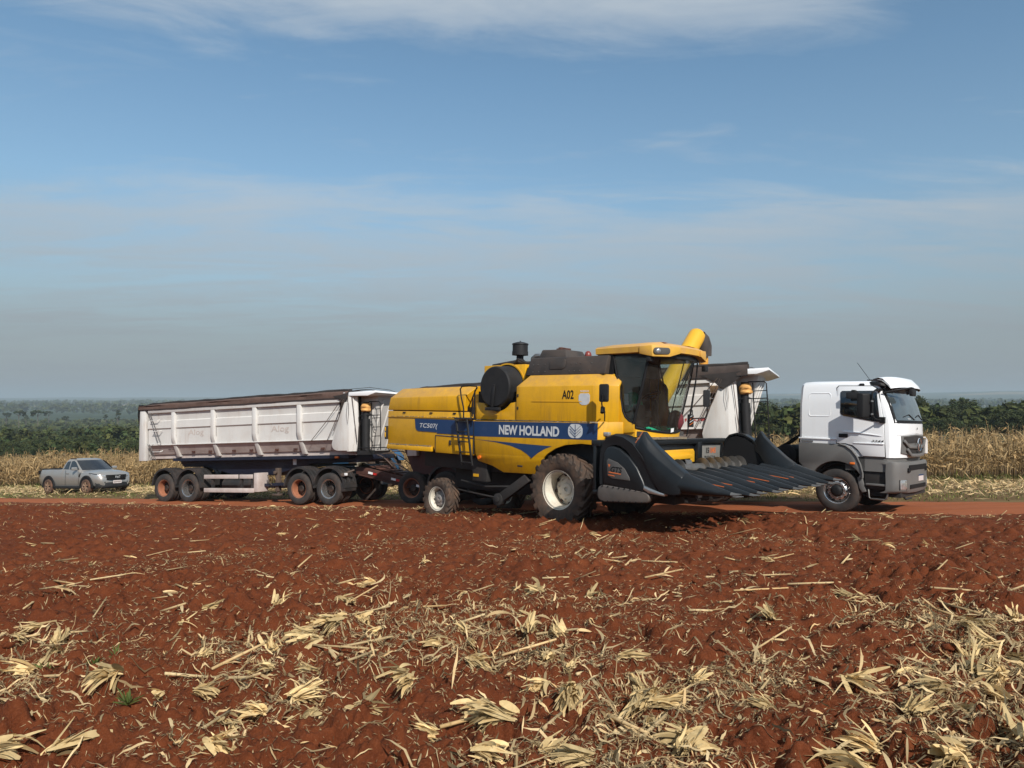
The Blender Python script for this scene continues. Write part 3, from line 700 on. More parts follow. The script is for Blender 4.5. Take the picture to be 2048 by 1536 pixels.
    for k in range(5):
        u = .04 + k * .225; rg_ = MB(); rg_.obox(Vector(A[0]).lerp(Vector(A[1]), u), Vector(B[0]).lerp(Vector(B[1]), u), .07, .025); rg_.build('rung', 'blackplastic', ladder, .003)
    pf = MB(); pf.box(-3.4, -2.85, -1.5, -1.0, 2.29, 2.33); pf.build('platform', 'dark', C)
    hr = MB()
    hr.tube([(-3.10, -1.46, 2.30), (-3.10, -1.46, 2.55), (-3.20, -1.46, 2.85), (-3.24, -1.46, 3.05), (-3.18, -1.46, 3.12), (-2.9, -1.46, 3.13), (-2.72, -1.40, 3.12)], .018, 8)
    hr.tube([(-2.72, -1.46, 2.30), (-2.72, -1.46, 3.0), (-2.66, -1.44, 3.08)], .02, 8)
    hr.tube([(-2.95, -1.3, 2.3), (-2.95, -1.3, 2.85), (-2.9, -1.2, 3.12)], .018, 8)
    hr.build('hand_rail', 'black', C)
    yb = MB(); yb.poly([(-3.12, 2.3), (-3.05, 2.82), (-2.95, 2.93), (-2.86, 2.93), (-2.86, 2.3)], -1.18, -.9); yb.build('bay_bracket', 'yellow', C, .01)
    # --- cab
    rf = MB()
    def plan(z, g, xr=.60, xf=2.30, yw=1.03):
        pts_ = [(xr - g, -yw * .96 - g), (xr - g, yw * .96 + g), (1.55, yw + g), (1.85, yw + .06 + g), (2.12, yw + .02 + g), (xf + g, .82 + g), (xf + .09 + g, .4), (xf + .12 + g, 0), (xf + .09 + g, -.4), (xf + g, -.82 - g), (2.12, -yw - .02 - g), (1.85, -yw - .06 - g), (1.55, -yw - g)]
        return [(x, y, z) for x, y in pts_]
    rf.loft([plan(3.795, -.03), plan(3.81, 0), plan(3.93, .005), plan(3.965, -.03), plan(4.03, -.28), plan(4.045, -.6)])
    # front fascia dips over the lamps
    roof = rf.build('cab_roof', 'yellowdusty', C, .0, ang=40)
    fa = MB()
    for sg in (-1, 1):
        fa.loft([[(1.80, sg * 1.10, 3.93), (1.80, sg * 1.10, 3.77), (1.80, sg * .9, 3.77), (1.80, sg * .9, 3.93)], [(2.10, sg * 1.09, 3.94), (2.12, sg * 1.09, 3.70), (2.05, sg * .85, 3.70), (2.05, sg * .85, 3.94)], [(2.36, sg * .80, 3.94), (2.37, sg * .80, 3.70), (2.2, sg * .7, 3.70), (2.2, sg * .7, 3.94)], [(2.43, sg * .45, 3.93), (2.43, sg * .45, 3.79), (2.25, sg * .45, 3.79), (2.25, sg * .45, 3.93)]])
    fa.build('roof_fascia', 'yellowdusty', roof, .012)
    for sg in (-1, 1):
        p0, p1 = Vector((2.145, sg * 1.095, 0)), Vector((2.375, sg * .80, 0)); d = (p1 - p0).normalized(); nn = Vector((d.y, -d.x, 0)) * (1 if sg < 0 else -1)
        nn = nn if nn.x > 0 else -nn
        lp = MB(); L_ = (p1 - p0).length
        lp.poly(rrect(.01, L_ - .0, 3.75, 3.89, .06), -.03, .006, 'y', shift=lambda q: tuple(p0 + d * q[0] + nn * q[1] + Vector((0, 0, q[2])))); q_ = lp.build('lamp_recess', 'interior', roof, .004)
        ll = MB(); c_ = p0 + d * L_ * .3 + Vector((0, 0, 3.82)); ll.lathe([(.001, .02), (.03, .018), (.05, .008), (.055, 0)], c_, nn, 16); ll.build('work_lamp', 'lampglass', q_)
    vs = MB(); vs.loft([[(x, y, z) for x, y in ((1.0, -.92), (2.02, -.97), (2.25, -.7), (2.34, 0), (2.25, .7), (2.02, .97), (1.0, .92))] for z in (3.69, 3.80)]); vs.build('cab_header', 'blackplastic', C, .01)
    bk = MB(); bk.loft([[(.75, -.98, 3.35), (1.08, -.98, 3.35), (1.08, .98, 3.35), (.75, .98, 3.35)], [(.66, -.99, 3.80), (1.06, -.97, 3.80), (1.06, .97, 3.80), (.66, .99, 3.80)]]); bk.build('cab_rear_wall', 'black', C)
    # glass and pillars. side window corner points (x,z)
    for sg in (-1, 1):
        y0, y1 = sg * .955, sg * .945
        gl = MB(); win = [(1.06, 3.75), (1.95, 3.71), (1.885, 3.35), (1.62, 2.30), (1.50, 2.335), (1.40, 2.42), (1.335, 2.55), (1.29, 2.75)]
        gl.poly(win, y0, y1); gl.build('side_window', 'glass', C)
        pl = MB(); pl.tube([(1.96, sg * .96, 3.74), (1.88, sg * .975, 3.35), (1.61, sg * .975, 2.29)], .034, 8)
        pl.build('pillar', 'black', C)
        fr_ = MB(); fr_.tube([(1.06, sg * .965, 3.74), (1.29, sg * .975, 2.75), (1.335, sg * .98, 2.55), (1.40, sg * .98, 2.42), (1.50, sg * .98, 2.335), (1.61, sg * .975, 2.29)], .018, 8); fr_.build('window_seal', 'black', C)
        yp = MB(); yp.poly([(1.06, 3.36), (1.10, 3.36), (1.29, 2.75), (1.335, 2.55), (1.40, 2.42), (1.50, 2.335), (1.62, 2.28), (1.62, 2.10), (1.0, 2.04), (1.0, 2.3)], sg * .94, sg * .99); yp.build('cab_side', 'yellow', C, .008)
    cols_ = []
    def fx(y, z):   # curved front glass surface
        t = (z - 2.3) / 1.4; xs = 1.62 + .34 * t; bul = (.30 + .04 * t) * (1 - (y / .96) ** 2)
        return xs + bul
    ys_ = np.linspace(-.95, .95, 15); zs_ = np.linspace(2.20, 3.72, 9); V = []; F_ = []
    for z in zs_:
        for y in ys_:
            zz_ = z if z > 2.4 else z - .10 * (1 - (y / .95) ** 2) * (1 if z < 2.3 else .5); V.append((fx(y, max(z, 2.3)), y, zz_))
    nY = len(ys_)
    for i in range(len(zs_) - 1):
        for j in range(nY - 1): F_.append((i * nY + j, i * nY + j + 1, (i + 1) * nY + j + 1, (i + 1) * nY + j))
    wg = MB(); wg.add(V, F_); wg.build('windscreen', 'glass', C)
    sl = MB(); sl.tube([(fx(y, 2.3) + .01, y, 2.20 - .10 * (1 - (y / .95) ** 2)) for y in ys_], .03, 8); sl.build('windscreen_seal', 'black', C)
    cb = MB()
    cb.loft([[(fx(y, 2.3) + .005, y, z_) for y in ys_] + [(1.3, .95, z_), (1.3, -.95, z_)] for z_ in (2.00, 2.02)] + [[(fx(y, 2.3) + .015, y, 2.19 - .10 * (1 - (y / .95) ** 2)) for y in ys_] + [(1.3, .95, 2.2), (1.3, -.95, 2.2)]])
    cb.build('cab_sill', 'yellowbright', C, .0)
    cfl = MB(); cfl.box(.8, 1.75, -.92, .92, 2.02, 2.12); cfl.build('cab_floor', 'interior', C)
    fl = MB(); fl.box(.78, .84, -.93, .93, 2.1, 3.7); fl.build('cab_back', 'interior', C)
    # inside
    st = MB(); st.box(.95, 1.35, -.30, .30, 2.42, 2.58); st.loft([[(.88, -.26, 2.5), (1.02, -.26, 2.5), (1.02, .26, 2.5), (.88, .26, 2.5)], [(.86, -.20, 2.95), (.94, -.20, 2.95), (.94, .20, 2.95), (.86, .20, 2.95)]]); st.box(1.0, 1.3, -.2, .2, 2.1, 2.45); st.build('seat', 'interior', C, .05)
    sg_ = MB(); sg_.loft([[(1.50 + .0 + dx, -.09, 2.1), (1.66 + dx, -.09, 2.1), (1.66 + dx, .09, 2.1), (1.50 + dx, .09, 2.1)] if k == 0 else [(1.47, -.06, 2.85), (1.55, -.06, 2.83), (1.55, .06, 2.83), (1.47, .06, 2.85)] for k, dx in ((0, 0), (1, 0))]); col_ = sg_.build('steering_column', 'black', C, .02)
    sw = MB(); n = 24; ax = Vector((-.45, 0, .9)).normalized(); a_ = Vector((0, 1, 0)); b_ = ax.cross(a_)
    sw.tube([Vector((1.45, 0, 2.92)) + (a_ * math.cos(2 * math.pi * k / n) + b_ * math.sin(2 * math.pi * k / n)) * .21 for k in range(n + 1)], .016, 8); sw.obox(Vector((1.45, 0, 2.92)) - a_ * .2, Vector((1.45, 0, 2.92)) + a_ * .2, .03, .02); sw.obox(Vector((1.45, 0, 2.92)), Vector((1.45, 0, 2.92)) + b_ * .2, .03, .02); sw.build('steering_wheel', 'black', col_)
    cs = MB(); cs.box(.95, 1.5, -.62, -.36, 2.1, 2.7); cs.tube([(1.42, -.45, 2.7), (1.45, -.45, 2.95), (1.47, -.45, 3.0)], .02, 8); cs.tube([(1.75, -.25, 2.15), (1.8, -.3, 3.1), (1.82, -.3, 3.72)], .02, 8); cs.build('control_console', 'interior', C, .01)
    pp = MB(); pp.poly([(1.33, 2.93), (1.44, 2.92), (1.45, 2.68), (1.345, 2.69)], -.935, -.93); pp.build('paper_note', 'whitetag', C)
    def blob(name, c, r, mat, parent, seed, n=14, m_=9, amp=.3):
        rnd = random.Random(seed); ph = [rnd.uniform(0, 6.28) for _ in range(8)]; secs = []
        for i in range(m_ + 1):
            th = math.pi * i / m_; row = []
            for j in range(n):
                f = 2 * math.pi * j / n
                k = 1 + amp * (.4 * math.sin(3 * f + ph[0] + 2 * th) + .35 * math.sin(5 * f + ph[1] - 3 * th) + .25 * math.sin(7 * th + ph[2] + 2 * f))
                row.append((c[0] + r[0] * k * math.sin(th) * math.cos(f), c[1] + r[1] * k * math.sin(th) * math.sin(f), c[2] + r[2] * math.cos(th) * (1 + .3 * amp * math.sin(4 * f + ph[3]))))
            secs.append(row)
        b = MB(); b.loft(secs, True, False); return b.build(name, mat, parent, ang=60)
    # things lying loose in the cab
    g1 = blob('green_jacket', (1.22, -.42, 2.70), (.20, .24, .27), 'greencloth', None, 3); g1.matrix_world = FR.M; tag(g1, 'crumpled green jacket hung over the combine seat', 'jacket')
    g2 = blob('green_cloth', (1.74, -.10, 2.17), (.16, .66, .07), 'greencloth', None, 5, amp=.4, n=20); g2.matrix_world = FR.M; tag(g2, 'bright green cloth spread along the foot of the combine windscreen', 'cloth')
    g3 = blob('red_bag', (1.72, .60, 2.36), (.17, .22, .24), 'bagred', None, 9, amp=.15); g3.matrix_world = FR.M; tag(g3, 'dark red bag standing in the cab corner behind the windscreen', 'bag')
    wn = MB(); wn.poly([(-.02, 2.10), (.10, 2.12), (.11, 2.20), (-.01, 2.19)], 1.955, 1.96, 'x'); wn.build('white_label', 'whitetag', C)
    # wipers
    wp = MB()
    wp.obox((fx(.35, 3.6) + .05, .35, 3.66), (fx(-.05, 2.9) + .04, -.05, 2.95), .012, .02); wp.obox((fx(.40, 3.6) + .05, .42, 3.66), (fx(0, 2.9) + .05, 0.05, 2.92), .012, .02)
    wp.obox((fx(-.12, 3.6) + .05, -.12, 3.62), (fx(-.18, 2.7) + .05, -.18, 2.55), .014, .02)
    wp.build('wiper', 'black', C)
    # mirrors
    mr = MB(); mr.poly(rrect(1.15, 1.37, 2.73, 3.11, .04), -1.62, -1.56); m_ = mr.build('mirror', 'blackplastic', C, .01)
    ma = MB(); ma.tube([(1.26, -1.63, 2.90), (1.24, -1.64, 2.70), (1.22, -1.58, 2.58), (1.12, -1.35, 2.52)], .016, 8); ma.tube([(1.28, -1.60, 2.62), (1.28, -1.58, 2.42), (1.15, -1.40, 2.36), (1.05, -1.25, 2.33)], .014, 8); ma.cyl((1.20, -1.55, 2.62), (1.24, -1.62, 2.50), .04, n=10); ma.build('mirror_arm', 'black', m_)
    mr2 = MB(); mr2.poly(rrect(-.11, .11, 2.70, 3.10, .04), 2.02, 2.05, 'x', shift=lambda q: (q[0] - .02 + q[1] * .2, q[1] + 1.52, q[2])); m2 = mr2.build('mirror', 'blackplastic', C, .008)
    ma2 = MB(); ma2.tube([(1.98, 1.62, 2.96), (1.98, 1.66, 2.92), (1.95, 1.66, 2.48), (1.93, 1.60, 2.44), (1.85, 1.10, 2.42)], .014, 8); ma2.tube([(1.85, 1.15, 2.42), (1.85, 1.15, 2.62)], .012, 6); ma2.build('mirror_arm', 'black', m2)
    fl_ = MB(); fl_.poly(rrect(-.12, .12, 2.22, 2.52, .02), 1.80, 1.84, 'x', shift=lambda q: (q[0], q[1] + 1.12, q[2])); pnl = fl_.build('chevron_board', 'blackplastic', C, .006)
    for k in range(4):
        s_ = MB(); s_.obox((1.845, 1.03, 2.27 + k * .06), (1.845, 1.20, 2.33 + k * .06), .004, .022, up=(1, 0, 0)); s_.build('stripe', 'whitetag' if k % 2 else 'orange', pnl)
    al = MB(); al.tube([(1.82, 1.0, 2.2), (1.90, 1.03, 2.8), (2.0, 1.05, 3.4), (2.02, 1.05, 3.72)], .016, 8); al.tube([(1.76, 1.05, 2.0), (1.85, 1.1, 2.6), (1.95, 1.12, 3.3)], .014, 8); al.build('entry_rail', 'black', C)
    la = MB(); la.box(1.96, 2.06, -1.08, -.94, 3.60, 3.70); la.build('side_lamp', 'blackplastic', C, .01); la = MB(); la.box(2.15, 2.25, 1.0, 1.14, 3.50, 3.64); la.build('side_lamp', 'blackplastic', C, .01)
    lo = MB(); lo.box(1.02, 1.16, -1.25, -1.05, 2.00, 2.09); lo.build('corner_lamp', 'lampglass', C, .01)
    # --- chassis and drive line in the dark under the body
    un = MB(); un.box(-5.0, -.9, -1.05, 1.05, 1.0, 2.2); un.box(-2.6, 1.4, -.95, .95, 1.0, 2.05); un.box(-4.3, .2, -.55, .55, .45, 1.05)
    un.build('threshing_body', 'dark', C, .03)
    ax_ = MB(); ax_.box(-.2, .2, -.92, .92, .55, .95); ax_.box(-.4, .35, -.95, -.70, .4, 1.1); ax_.box(-.4, .35, .70, .95, .4, 1.1); ax_.build('front_axle', 'dark', C, .03)
    ra = MB(); ra.obox((-4.0, -1.1, .22), (-4.0, 1.1, .22), .16, .18); ra.box(-4.15, -3.85, -.15, .15, .2, 1.1); ra.build('rear_axle', 'dark', C, .02)
    bt = MB(); bt.loft([[(-2.2, y, .42), (-2.0, y, .28), (-1.1, y, .86), (-1.25, y, 1.02)] for y in (-1.22, -1.08)]); bt.cyl((-2.08, -1.24, .36), (-2.08, -1.06, .36), .15, n=24); bt.cyl((-2.08, -1.27, .36), (-2.08, -1.24, .36), .07, n=16); bt.tube([(-3.6, -1.0, .7), (-2.6, -1.1, .62), (-1.6, -1.1, .7)], .03, 8); bt.tube([(-3.9, -.9, .45), (-2.6, -1.1, .40), (-1.8, -1.1, .36)], .025, 8); bt.box(-3.0, -2.5, -1.2, -1.0, .75, 1.3)
    bt.build('belt_drive', 'dark', C, .01)
    yt = MB(); yt.box(-2.95, -2.78, -1.22, -1.19, .86, .93); yt.build('warning_sticker', 'yellow', C)
    rf_ = MB(); rf_.cyl((-2.62, S - .025, 1.36), (-2.62, S + .02, 1.36), .045, n=16); rf_.build('reflector', 'orange', C)
    # --- wheels
    fwp = lug_wheel(.80, .56, .42, 20, .045, 0, 0, 8, dish=.34)
    P1 = proto_of(fwp[0], [('rim', fwp[1], 'rimcream'), ('hub', fwp[2], ['rimcream', 'hubdark'])], 'tyrelug')
    rwp = lug_wheel(.53, .36, .29, 18, .035, 0, 0, 8, dish=.10)
    P2 = proto_of(rwp[0], [('rim', rwp[1], 'rimcream'), ('hub', rwp[2], ['hubgrey', 'hubdark'])], 'tyrelug')
    put_wheel(C, P1, (0, -1.27, .775), name='front_wheel'); put_wheel(C, P1, (0, 1.27, .775), True, name='front_wheel')
    put_wheel(C, P2, (-4.03, -1.30, .22), name='rear_wheel'); put_wheel(C, P2, (-4.03, 1.30, .20), True, name='rear_wheel')
    # --- unloading auger, over the far side into the trailer
    au = MB(); p0, p1 = Vector((.25, 1.15, 1.75)), Vector((.46, 4.02, 4.78)); d = (p1 - p0).normalized()
    au.tube([p0, p1 - d * .16, p1 - d * .06, p1 + d * .01, p1 + d * .04], [.235, .235, .225, .17, .06], 24); aug = au.build('unloading_auger', 'yellowbright', C)
    sp = MB(); e = p1 - d * .16
    sp.tube([e + Vector((.02, .10, .06)), e + Vector((.03, .20, -.06)), e + Vector((.06, .28, -.26)), e + Vector((.07, .31, -.52))], [.19, .245, .245, .215], 20, caps=False); sp.build('spout', 'tank', aug)
    gs = blob('grain_stream', (.54, 4.17, 3.98), (.13, .12, .50), 'grain', None, 12, amp=.12); gs.matrix_world = FR.M
    tag(gs, 'orange stream of corn grain falling from the unloading spout', 'grain', kind='stuff')
    # ============================================================ corn header
    H = MB()
    H.box(1.75, 1.95, -2.7, 2.7, 1.84, 1.96)           # top beam
    H.box(1.80, 1.86, -2.7, 2.7, 1.0, 1.86)            # back sheet
    H.box(1.80, 3.1, -2.7, 2.7, .92, 1.0)              # pan
    H.box(1.55, 1.8, -1.2, 1.2, .95, 1.5)
    H = H.build('corn_header', 'headerblack', C, .012)
    ch_ = MB(); rnd = random.Random(4)
    for k in range(160):
        x, y = rnd.uniform(1.76, 1.94), rnd.uniform(-1.2, .6); ch_.box(x, x + .05, y, y + .12, 1.955, 1.975 + rnd.random() * .03)
    o_ = ch_.build('chaff_litter', 'tan', H); tag(o_, kind='stuff')
    fh = MB(); fh.loft([[(.9, -.62, 1.1), (.9, .62, 1.1), (.9, .62, 1.85), (.9, -.62, 1.85)], [(1.8, -.62, 1.0), (1.8, .62, 1.0), (1.8, .62, 1.72), (1.8, -.62, 1.72)]]); fh.build('feeder_house', 'dark', C, .02)
    bs = MB(); bs.poly([(1.45, 1.02), (2.72, 1.02), (2.60, 1.82), (1.40, 1.82)], 1.862, 1.875, 'x'); bp = bs.build('back_panel', 'headergrey', H, .003)
    text('header_size', '15', 'black', bp, (1.88, 1.78, 1.60), (0, 1, 0), (0, 0, 1), .15, .135, bold=.03)
    text('header_code', '1045', 'orangeprint', bp, (1.88, 1.97, 1.60), (0, 1, 0), (0, 0, 1), .30, .135, bold=.03)
    text('header_series', 'PRODUTTIVA', 'black', bp, (1.88, 1.70, 1.49), (0, 1, 0), (0, 0, 1), .55, .05)
    text('header_line', 'MAX', 'black', bp, (1.88, 2.22, 1.42), (0, 1, 0), (0, 0, 1), .25, .07, shear=.2, bold=.02)
    yb = MB(); yb.poly([(-.72, 1.70), (1.12, 1.72), (1.18, 1.66), (1.18, 1.42), (.98, 1.42), (.98, 1.50), (-.38, 1.47), (-.58, 1.44), (-.76, 1.62)], 1.862, 1.90, 'x'); yb.obox((1.93, -.5, 1.53), (1.93, .95, 1.555), .09, .09); yb.build('feed_opening_frame', 'yellowbright', H, .008)
    pst = MB(); pst.box(1.865, 1.97, 1.22, 1.42, 1.1, 1.88); pst.build('upright', 'headerblack', H, .01); pst = MB(); pst.box(1.87, 1.95, -1.05, -.9, 1.1, 1.84); pst.build('upright', 'headerblack', H, .01)
    # auger with flights
    ag = MB(); zc, xc = 1.33, 2.48; ag.cyl((xc, -2.6, zc), (xc, 2.62, zc), .12, n=20)
    ag = ag.build('cross_auger', 'steelgrey', H)
    def flight(y0, y1, turns, hand, name):
        f = MB(); n = int(abs(turns) * 24); a_, b_ = [], []
        for k in range(n + 1):
            t = k / n; th = hand * 2 * math.pi * turns * t; y = y0 + (y1 - y0) * t
            for dy, L_ in ((0, a_), (.012, b_)):
                L_.append([(xc + math.cos(th) * r_, y + dy, zc + math.sin(th) * r_) for r_ in (.115, .235)])
        for L_ in (a_, b_):
            f.add([p for q in L_ for p in q], [(2 * k, 2 * k + 1, 2 * k + 3, 2 * k + 2) for k in range(n)])
        f.add([q[1] for q in a_] + [q[1] for q in b_], [(k, k + 1, n + 1 + k + 1, n + 1 + k) for k in range(n)])
        f.build(name, 'steelgrey', ag, ang=50)
    flight(.35, 2.6, 6.2, 1, 'flight'); flight(-.35, -2.6, 6.2, -1, 'flight')
    for k in range(3):
        a = k * 2.1; pd = MB(); pd.poly([(-.15, .11), (.12, .11), (.15, .22), (-.1, .24)], -.006, .006, 'y', shift=lambda q, a=a, k=k: (xc + math.cos(a) * q[2] + q[1], q[0] + (k - 1) * .12, zc + math.sin(a) * q[2])); pd.build('paddle', 'steelgrey', ag)
    # snouts
    def ell(x, yc, zc, ry, rz, n=14, flat=.35): 
        out = []
        for i in range(n):
            a = 2 * math.pi * i / n; z = math.sin(a) * rz
            if z < 0: z *= flat
            out.append((x, yc + math.cos(a) * ry, zc + z))
        return out
    sn = MB(); sn.loft([ell(2.86, 0, 1.20, .13, .12), ell(3.0, 0, 1.21, .145, .215), ell(3.3, 0, 1.18, .14, .21), ell(3.8, 0, 1.13, .11, .16), ell(4.25, 0, 1.085, .08, .085), ell(4.52, 0, 1.06, .045, .045)])
    sn0 = sn.build('snout', 'headerblack', None); tp = MB(); tp.loft([ell(4.50, 0, 1.06, .047, .047), ell(4.60, 0, 1.055, .035, .035), ell(4.70, 0, 1.075, .012, .012)])
    tp0 = tp.build('snout_tip', 'steelgrey', None)
    so = MB(); so.obox((3.62, -.105, 1.235), (4.05, -.078, 1.180), .010, .012); so0 = so.build('orange_stripe', 'orangeprint', None)
    for k in range(10):
        y = -2.25 + .5 * k; x = .05 if k % 2 else -.03
        s_ = bpy.data.objects.new('snout', sn0.data); COL.objects.link(s_); s_.parent = H; s_.location = (x, y, 0)
        t_ = bpy.data.objects.new('snout_tip', tp0.data); COL.objects.link(t_); t_.parent = H; t_.location = (x, y, 0)
        if k in (0, 1, 2, 4, 5, 7, 8):
            q_ = bpy.data.objects.new('orange_stripe', so0.data); COL.objects.link(q_); q_.parent = H; q_.location = (x, y, 0)
        ru = MB(); ru.box(2.6, 3.7, y + .12, y + .38, .95, 1.10); ru.box(2.7, 3.3, y + .05, y + .45, .80, .98)
        ru.build('row_unit', 'dark', H, .02)
    for o_ in (sn0, tp0, so0): bpy.data.objects.remove(o_)
    # end dividers
    for sg in (-1, 1):
        Y = lambda t: sg * (2.75 - t)
        # rear hood arch
        path = [(1.97, 1.12), (1.96, 1.40), (1.975, 1.72), (2.03, 1.93), (2.14, 2.05), (2.32, 2.10), (2.52, 2.065), (2.74, 1.95), (2.95, 1.72), (3.15, 1.42), (3.30, 1.08)]
        wid = [.10, .13, .17, .20, .21, .21, .21, .22, .24, .26, .28]
        secs = []
        for i, (x, z) in enumerate(path):
            x0, z0 = path[max(i - 1, 0)]; x1, z1 = path[min(i + 1, len(path) - 1)]; tx, tz = x1 - x0, z1 - z0; L_ = math.hypot(tx, tz); nx, nz = tz / L_, -tx / L_   # points inward
            w_ = wid[i]
            secs.append([(x, Y(.30), z), (x, Y(.06), z), (x + nx * .03, Y(.0), z + nz * .03), (x + nx * w_, Y(.02), z + nz * w_), (x + nx * w_, Y(.06), z + nz * w_), (x + nx * .05, Y(.10), z + nz * .05), (x + nx * .04, Y(.30), z + nz * .04)])
        dv = MB(); dv.loft(secs); dv.build('divider_hood', 'headerblack', H, .0, ang=45)
        ins = MB(); ins.poly([(2.0, 1.05), (2.0, 1.8), (2.15, 1.98), (2.32, 2.02), (2.52, 1.98), (2.72, 1.86), (2.9, 1.66), (3.15, 1.3), (3.3, 1.05)], Y(.22), Y(.30)); ins.build('divider_back', 'black', H)
        shp = [(2.09, 1.13), (2.07, 1.45), (2.09, 1.70), (2.16, 1.83), (2.28, 1.865), (2.45, 1.82), (2.66, 1.68), (2.84, 1.48), (2.97, 1.25), (3.06, 1.03), (2.90, 1.05), (2.5, 1.08)]
        sh = MB(); sh.poly(shp, Y(-.02), Y(.22)); shd = sh.build('side_shield', 'headerblack', H, .035, 3)
        pan = MB(); pan.poly([(2.19, 1.30), (2.17, 1.58), (2.21, 1.625), (2.42, 1.56), (2.58, 1.45), (2.68, 1.30), (2.70, 1.235), (2.3, 1.25)], Y(-.035), Y(.03)); pan_ = pan.build('badge_panel', 'badgegrey', shd, .012)
        if sg < 0:
            text('badge_lettering', 'GTS', 'black', pan_, (2.27, Y(-.036), 1.37), (1, 0, -.03), (0, 0, 1), .26, .11, shear=.2, bold=.03)
            rb = MB(); rb.poly([(2.215, 1.52), (2.265, 1.51), (2.235, 1.46)], Y(-.041), Y(-.03)); rb.poly([(2.22, 1.325), (2.36, 1.31), (2.36, 1.295), (2.22, 1.31)], Y(-.041), Y(-.03)); rb.poly([(2.23, 1.36), (2.50, 1.335), (2.50, 1.355), (2.23, 1.38)], Y(-.041), Y(-.03)); rb.build('badge_mark', 'orangeprint', pan_)
        sk = MB(); sk.poly([(2.985, 1.10), (3.0, 1.17), (3.15, 1.12), (3.42, 1.055), (3.42, 1.01), (3.1, 1.04)], Y(-.03), Y(.1)); sk.build('skid_plate', 'brightsteel', H, .006)
        bd = MB(); 
        bd.loft([[(2.74, Y(.30), 1.86), (2.74, Y(.03), 1.86), (2.74, Y(.0), 1.80), (2.78, Y(.02), 1.70), (2.78, Y(.30), 1.70)],
                 [(2.895, Y(.24), 2.16), (2.895, Y(.10), 2.16), (2.90, Y(.03), 2.0), (2.93, Y(.0), 1.6), (2.93, Y(.36), 1.6)],
                 [(3.0, Y(.28), 2.02), (3.0, Y(.10), 2.02), (3.05, Y(.0), 1.82), (3.12, Y(-.02), 1.35), (3.10, Y(.42), 1.35)],
                 [(3.22, Y(.32), 1.82), (3.22, Y(.12), 1.82), (3.26, Y(.01), 1.66), (3.32, Y(-.03), 1.06), (3.30, Y(.46), 1.1)],
                 [(3.52, Y(.34), 1.58), (3.52, Y(.14), 1.58), (3.54, Y(.03), 1.47), (3.56, Y(-.02), 1.04), (3.55, Y(.46), 1.06)],
                 [(3.75, Y(.34), 1.42), (3.75, Y(.14), 1.42), (3.74, Y(.04), 1.36), (3.70, Y(.0), 1.06), (3.70, Y(.42), 1.08)]])
        bd.build('divider_body', 'headerblack', H, .02)
        om = MB(); om.obox((2.74, Y(.07), 1.93), (2.885, Y(.11), 2.155), .008, .010); om.build('orange_edge', 'orangeprint', H)
        ds = MB(); yc = Y(.22); ds.loft([ell(3.60, yc, 1.20, .20, .24, 16, .6), ell(3.72, yc, 1.20, .215, .245, 16, .6), ell(4.0, yc, 1.17, .17, .18, 16, .6), ell(4.35, yc, 1.135, .095, .10, 16, .6), ell(4.58, yc, 1.12, .05, .05, 16, .6)]); ds.build('divider_snout', 'headerblack', H)
        dt = MB(); dt.loft([ell(4.56, yc, 1.12, .052, .052), ell(4.66, yc, 1.12, .036, .036), ell(4.76, yc, 1.14, .012, .012)]); dt.build('snout_tip', 'steelgrey', H)
        gb = MB(); pl_ = [(1.95, .90)] + [(1.95 + .17 - .17 * math.cos(a), 1.0 + .12 * math.sin(a)) for a in np.linspace(.3, 1.5, 4)] + [(2.6, 1.10), (2.98, 1.06)] + [(3.02 + .09 * math.cos(a), .95 + .10 * math.sin(a)) for a in np.linspace(1.2, -1.3, 7)] + [(2.9, .84), (2.12, .79), (2.0, .82)]
        gb.poly(pl_, Y(-.02), Y(.12)); gbx = gb.build('gear_cover', 'gearcover', H, .03, 3); 
        bl = MB()
        for k in range(8):
            for z0, z1 in ((1.095, 1.07), (.815, .86)):
                x = 2.08 + k * .125; z = z0 + (z1 - z0) * k / 7; bl.cyl((x, Y(-.035), z), (x, Y(0), z), .012, n=8)
        bl.build('bolt', 'black', gbx)
    return C, FR
COMBINE, CFR = build_combine()

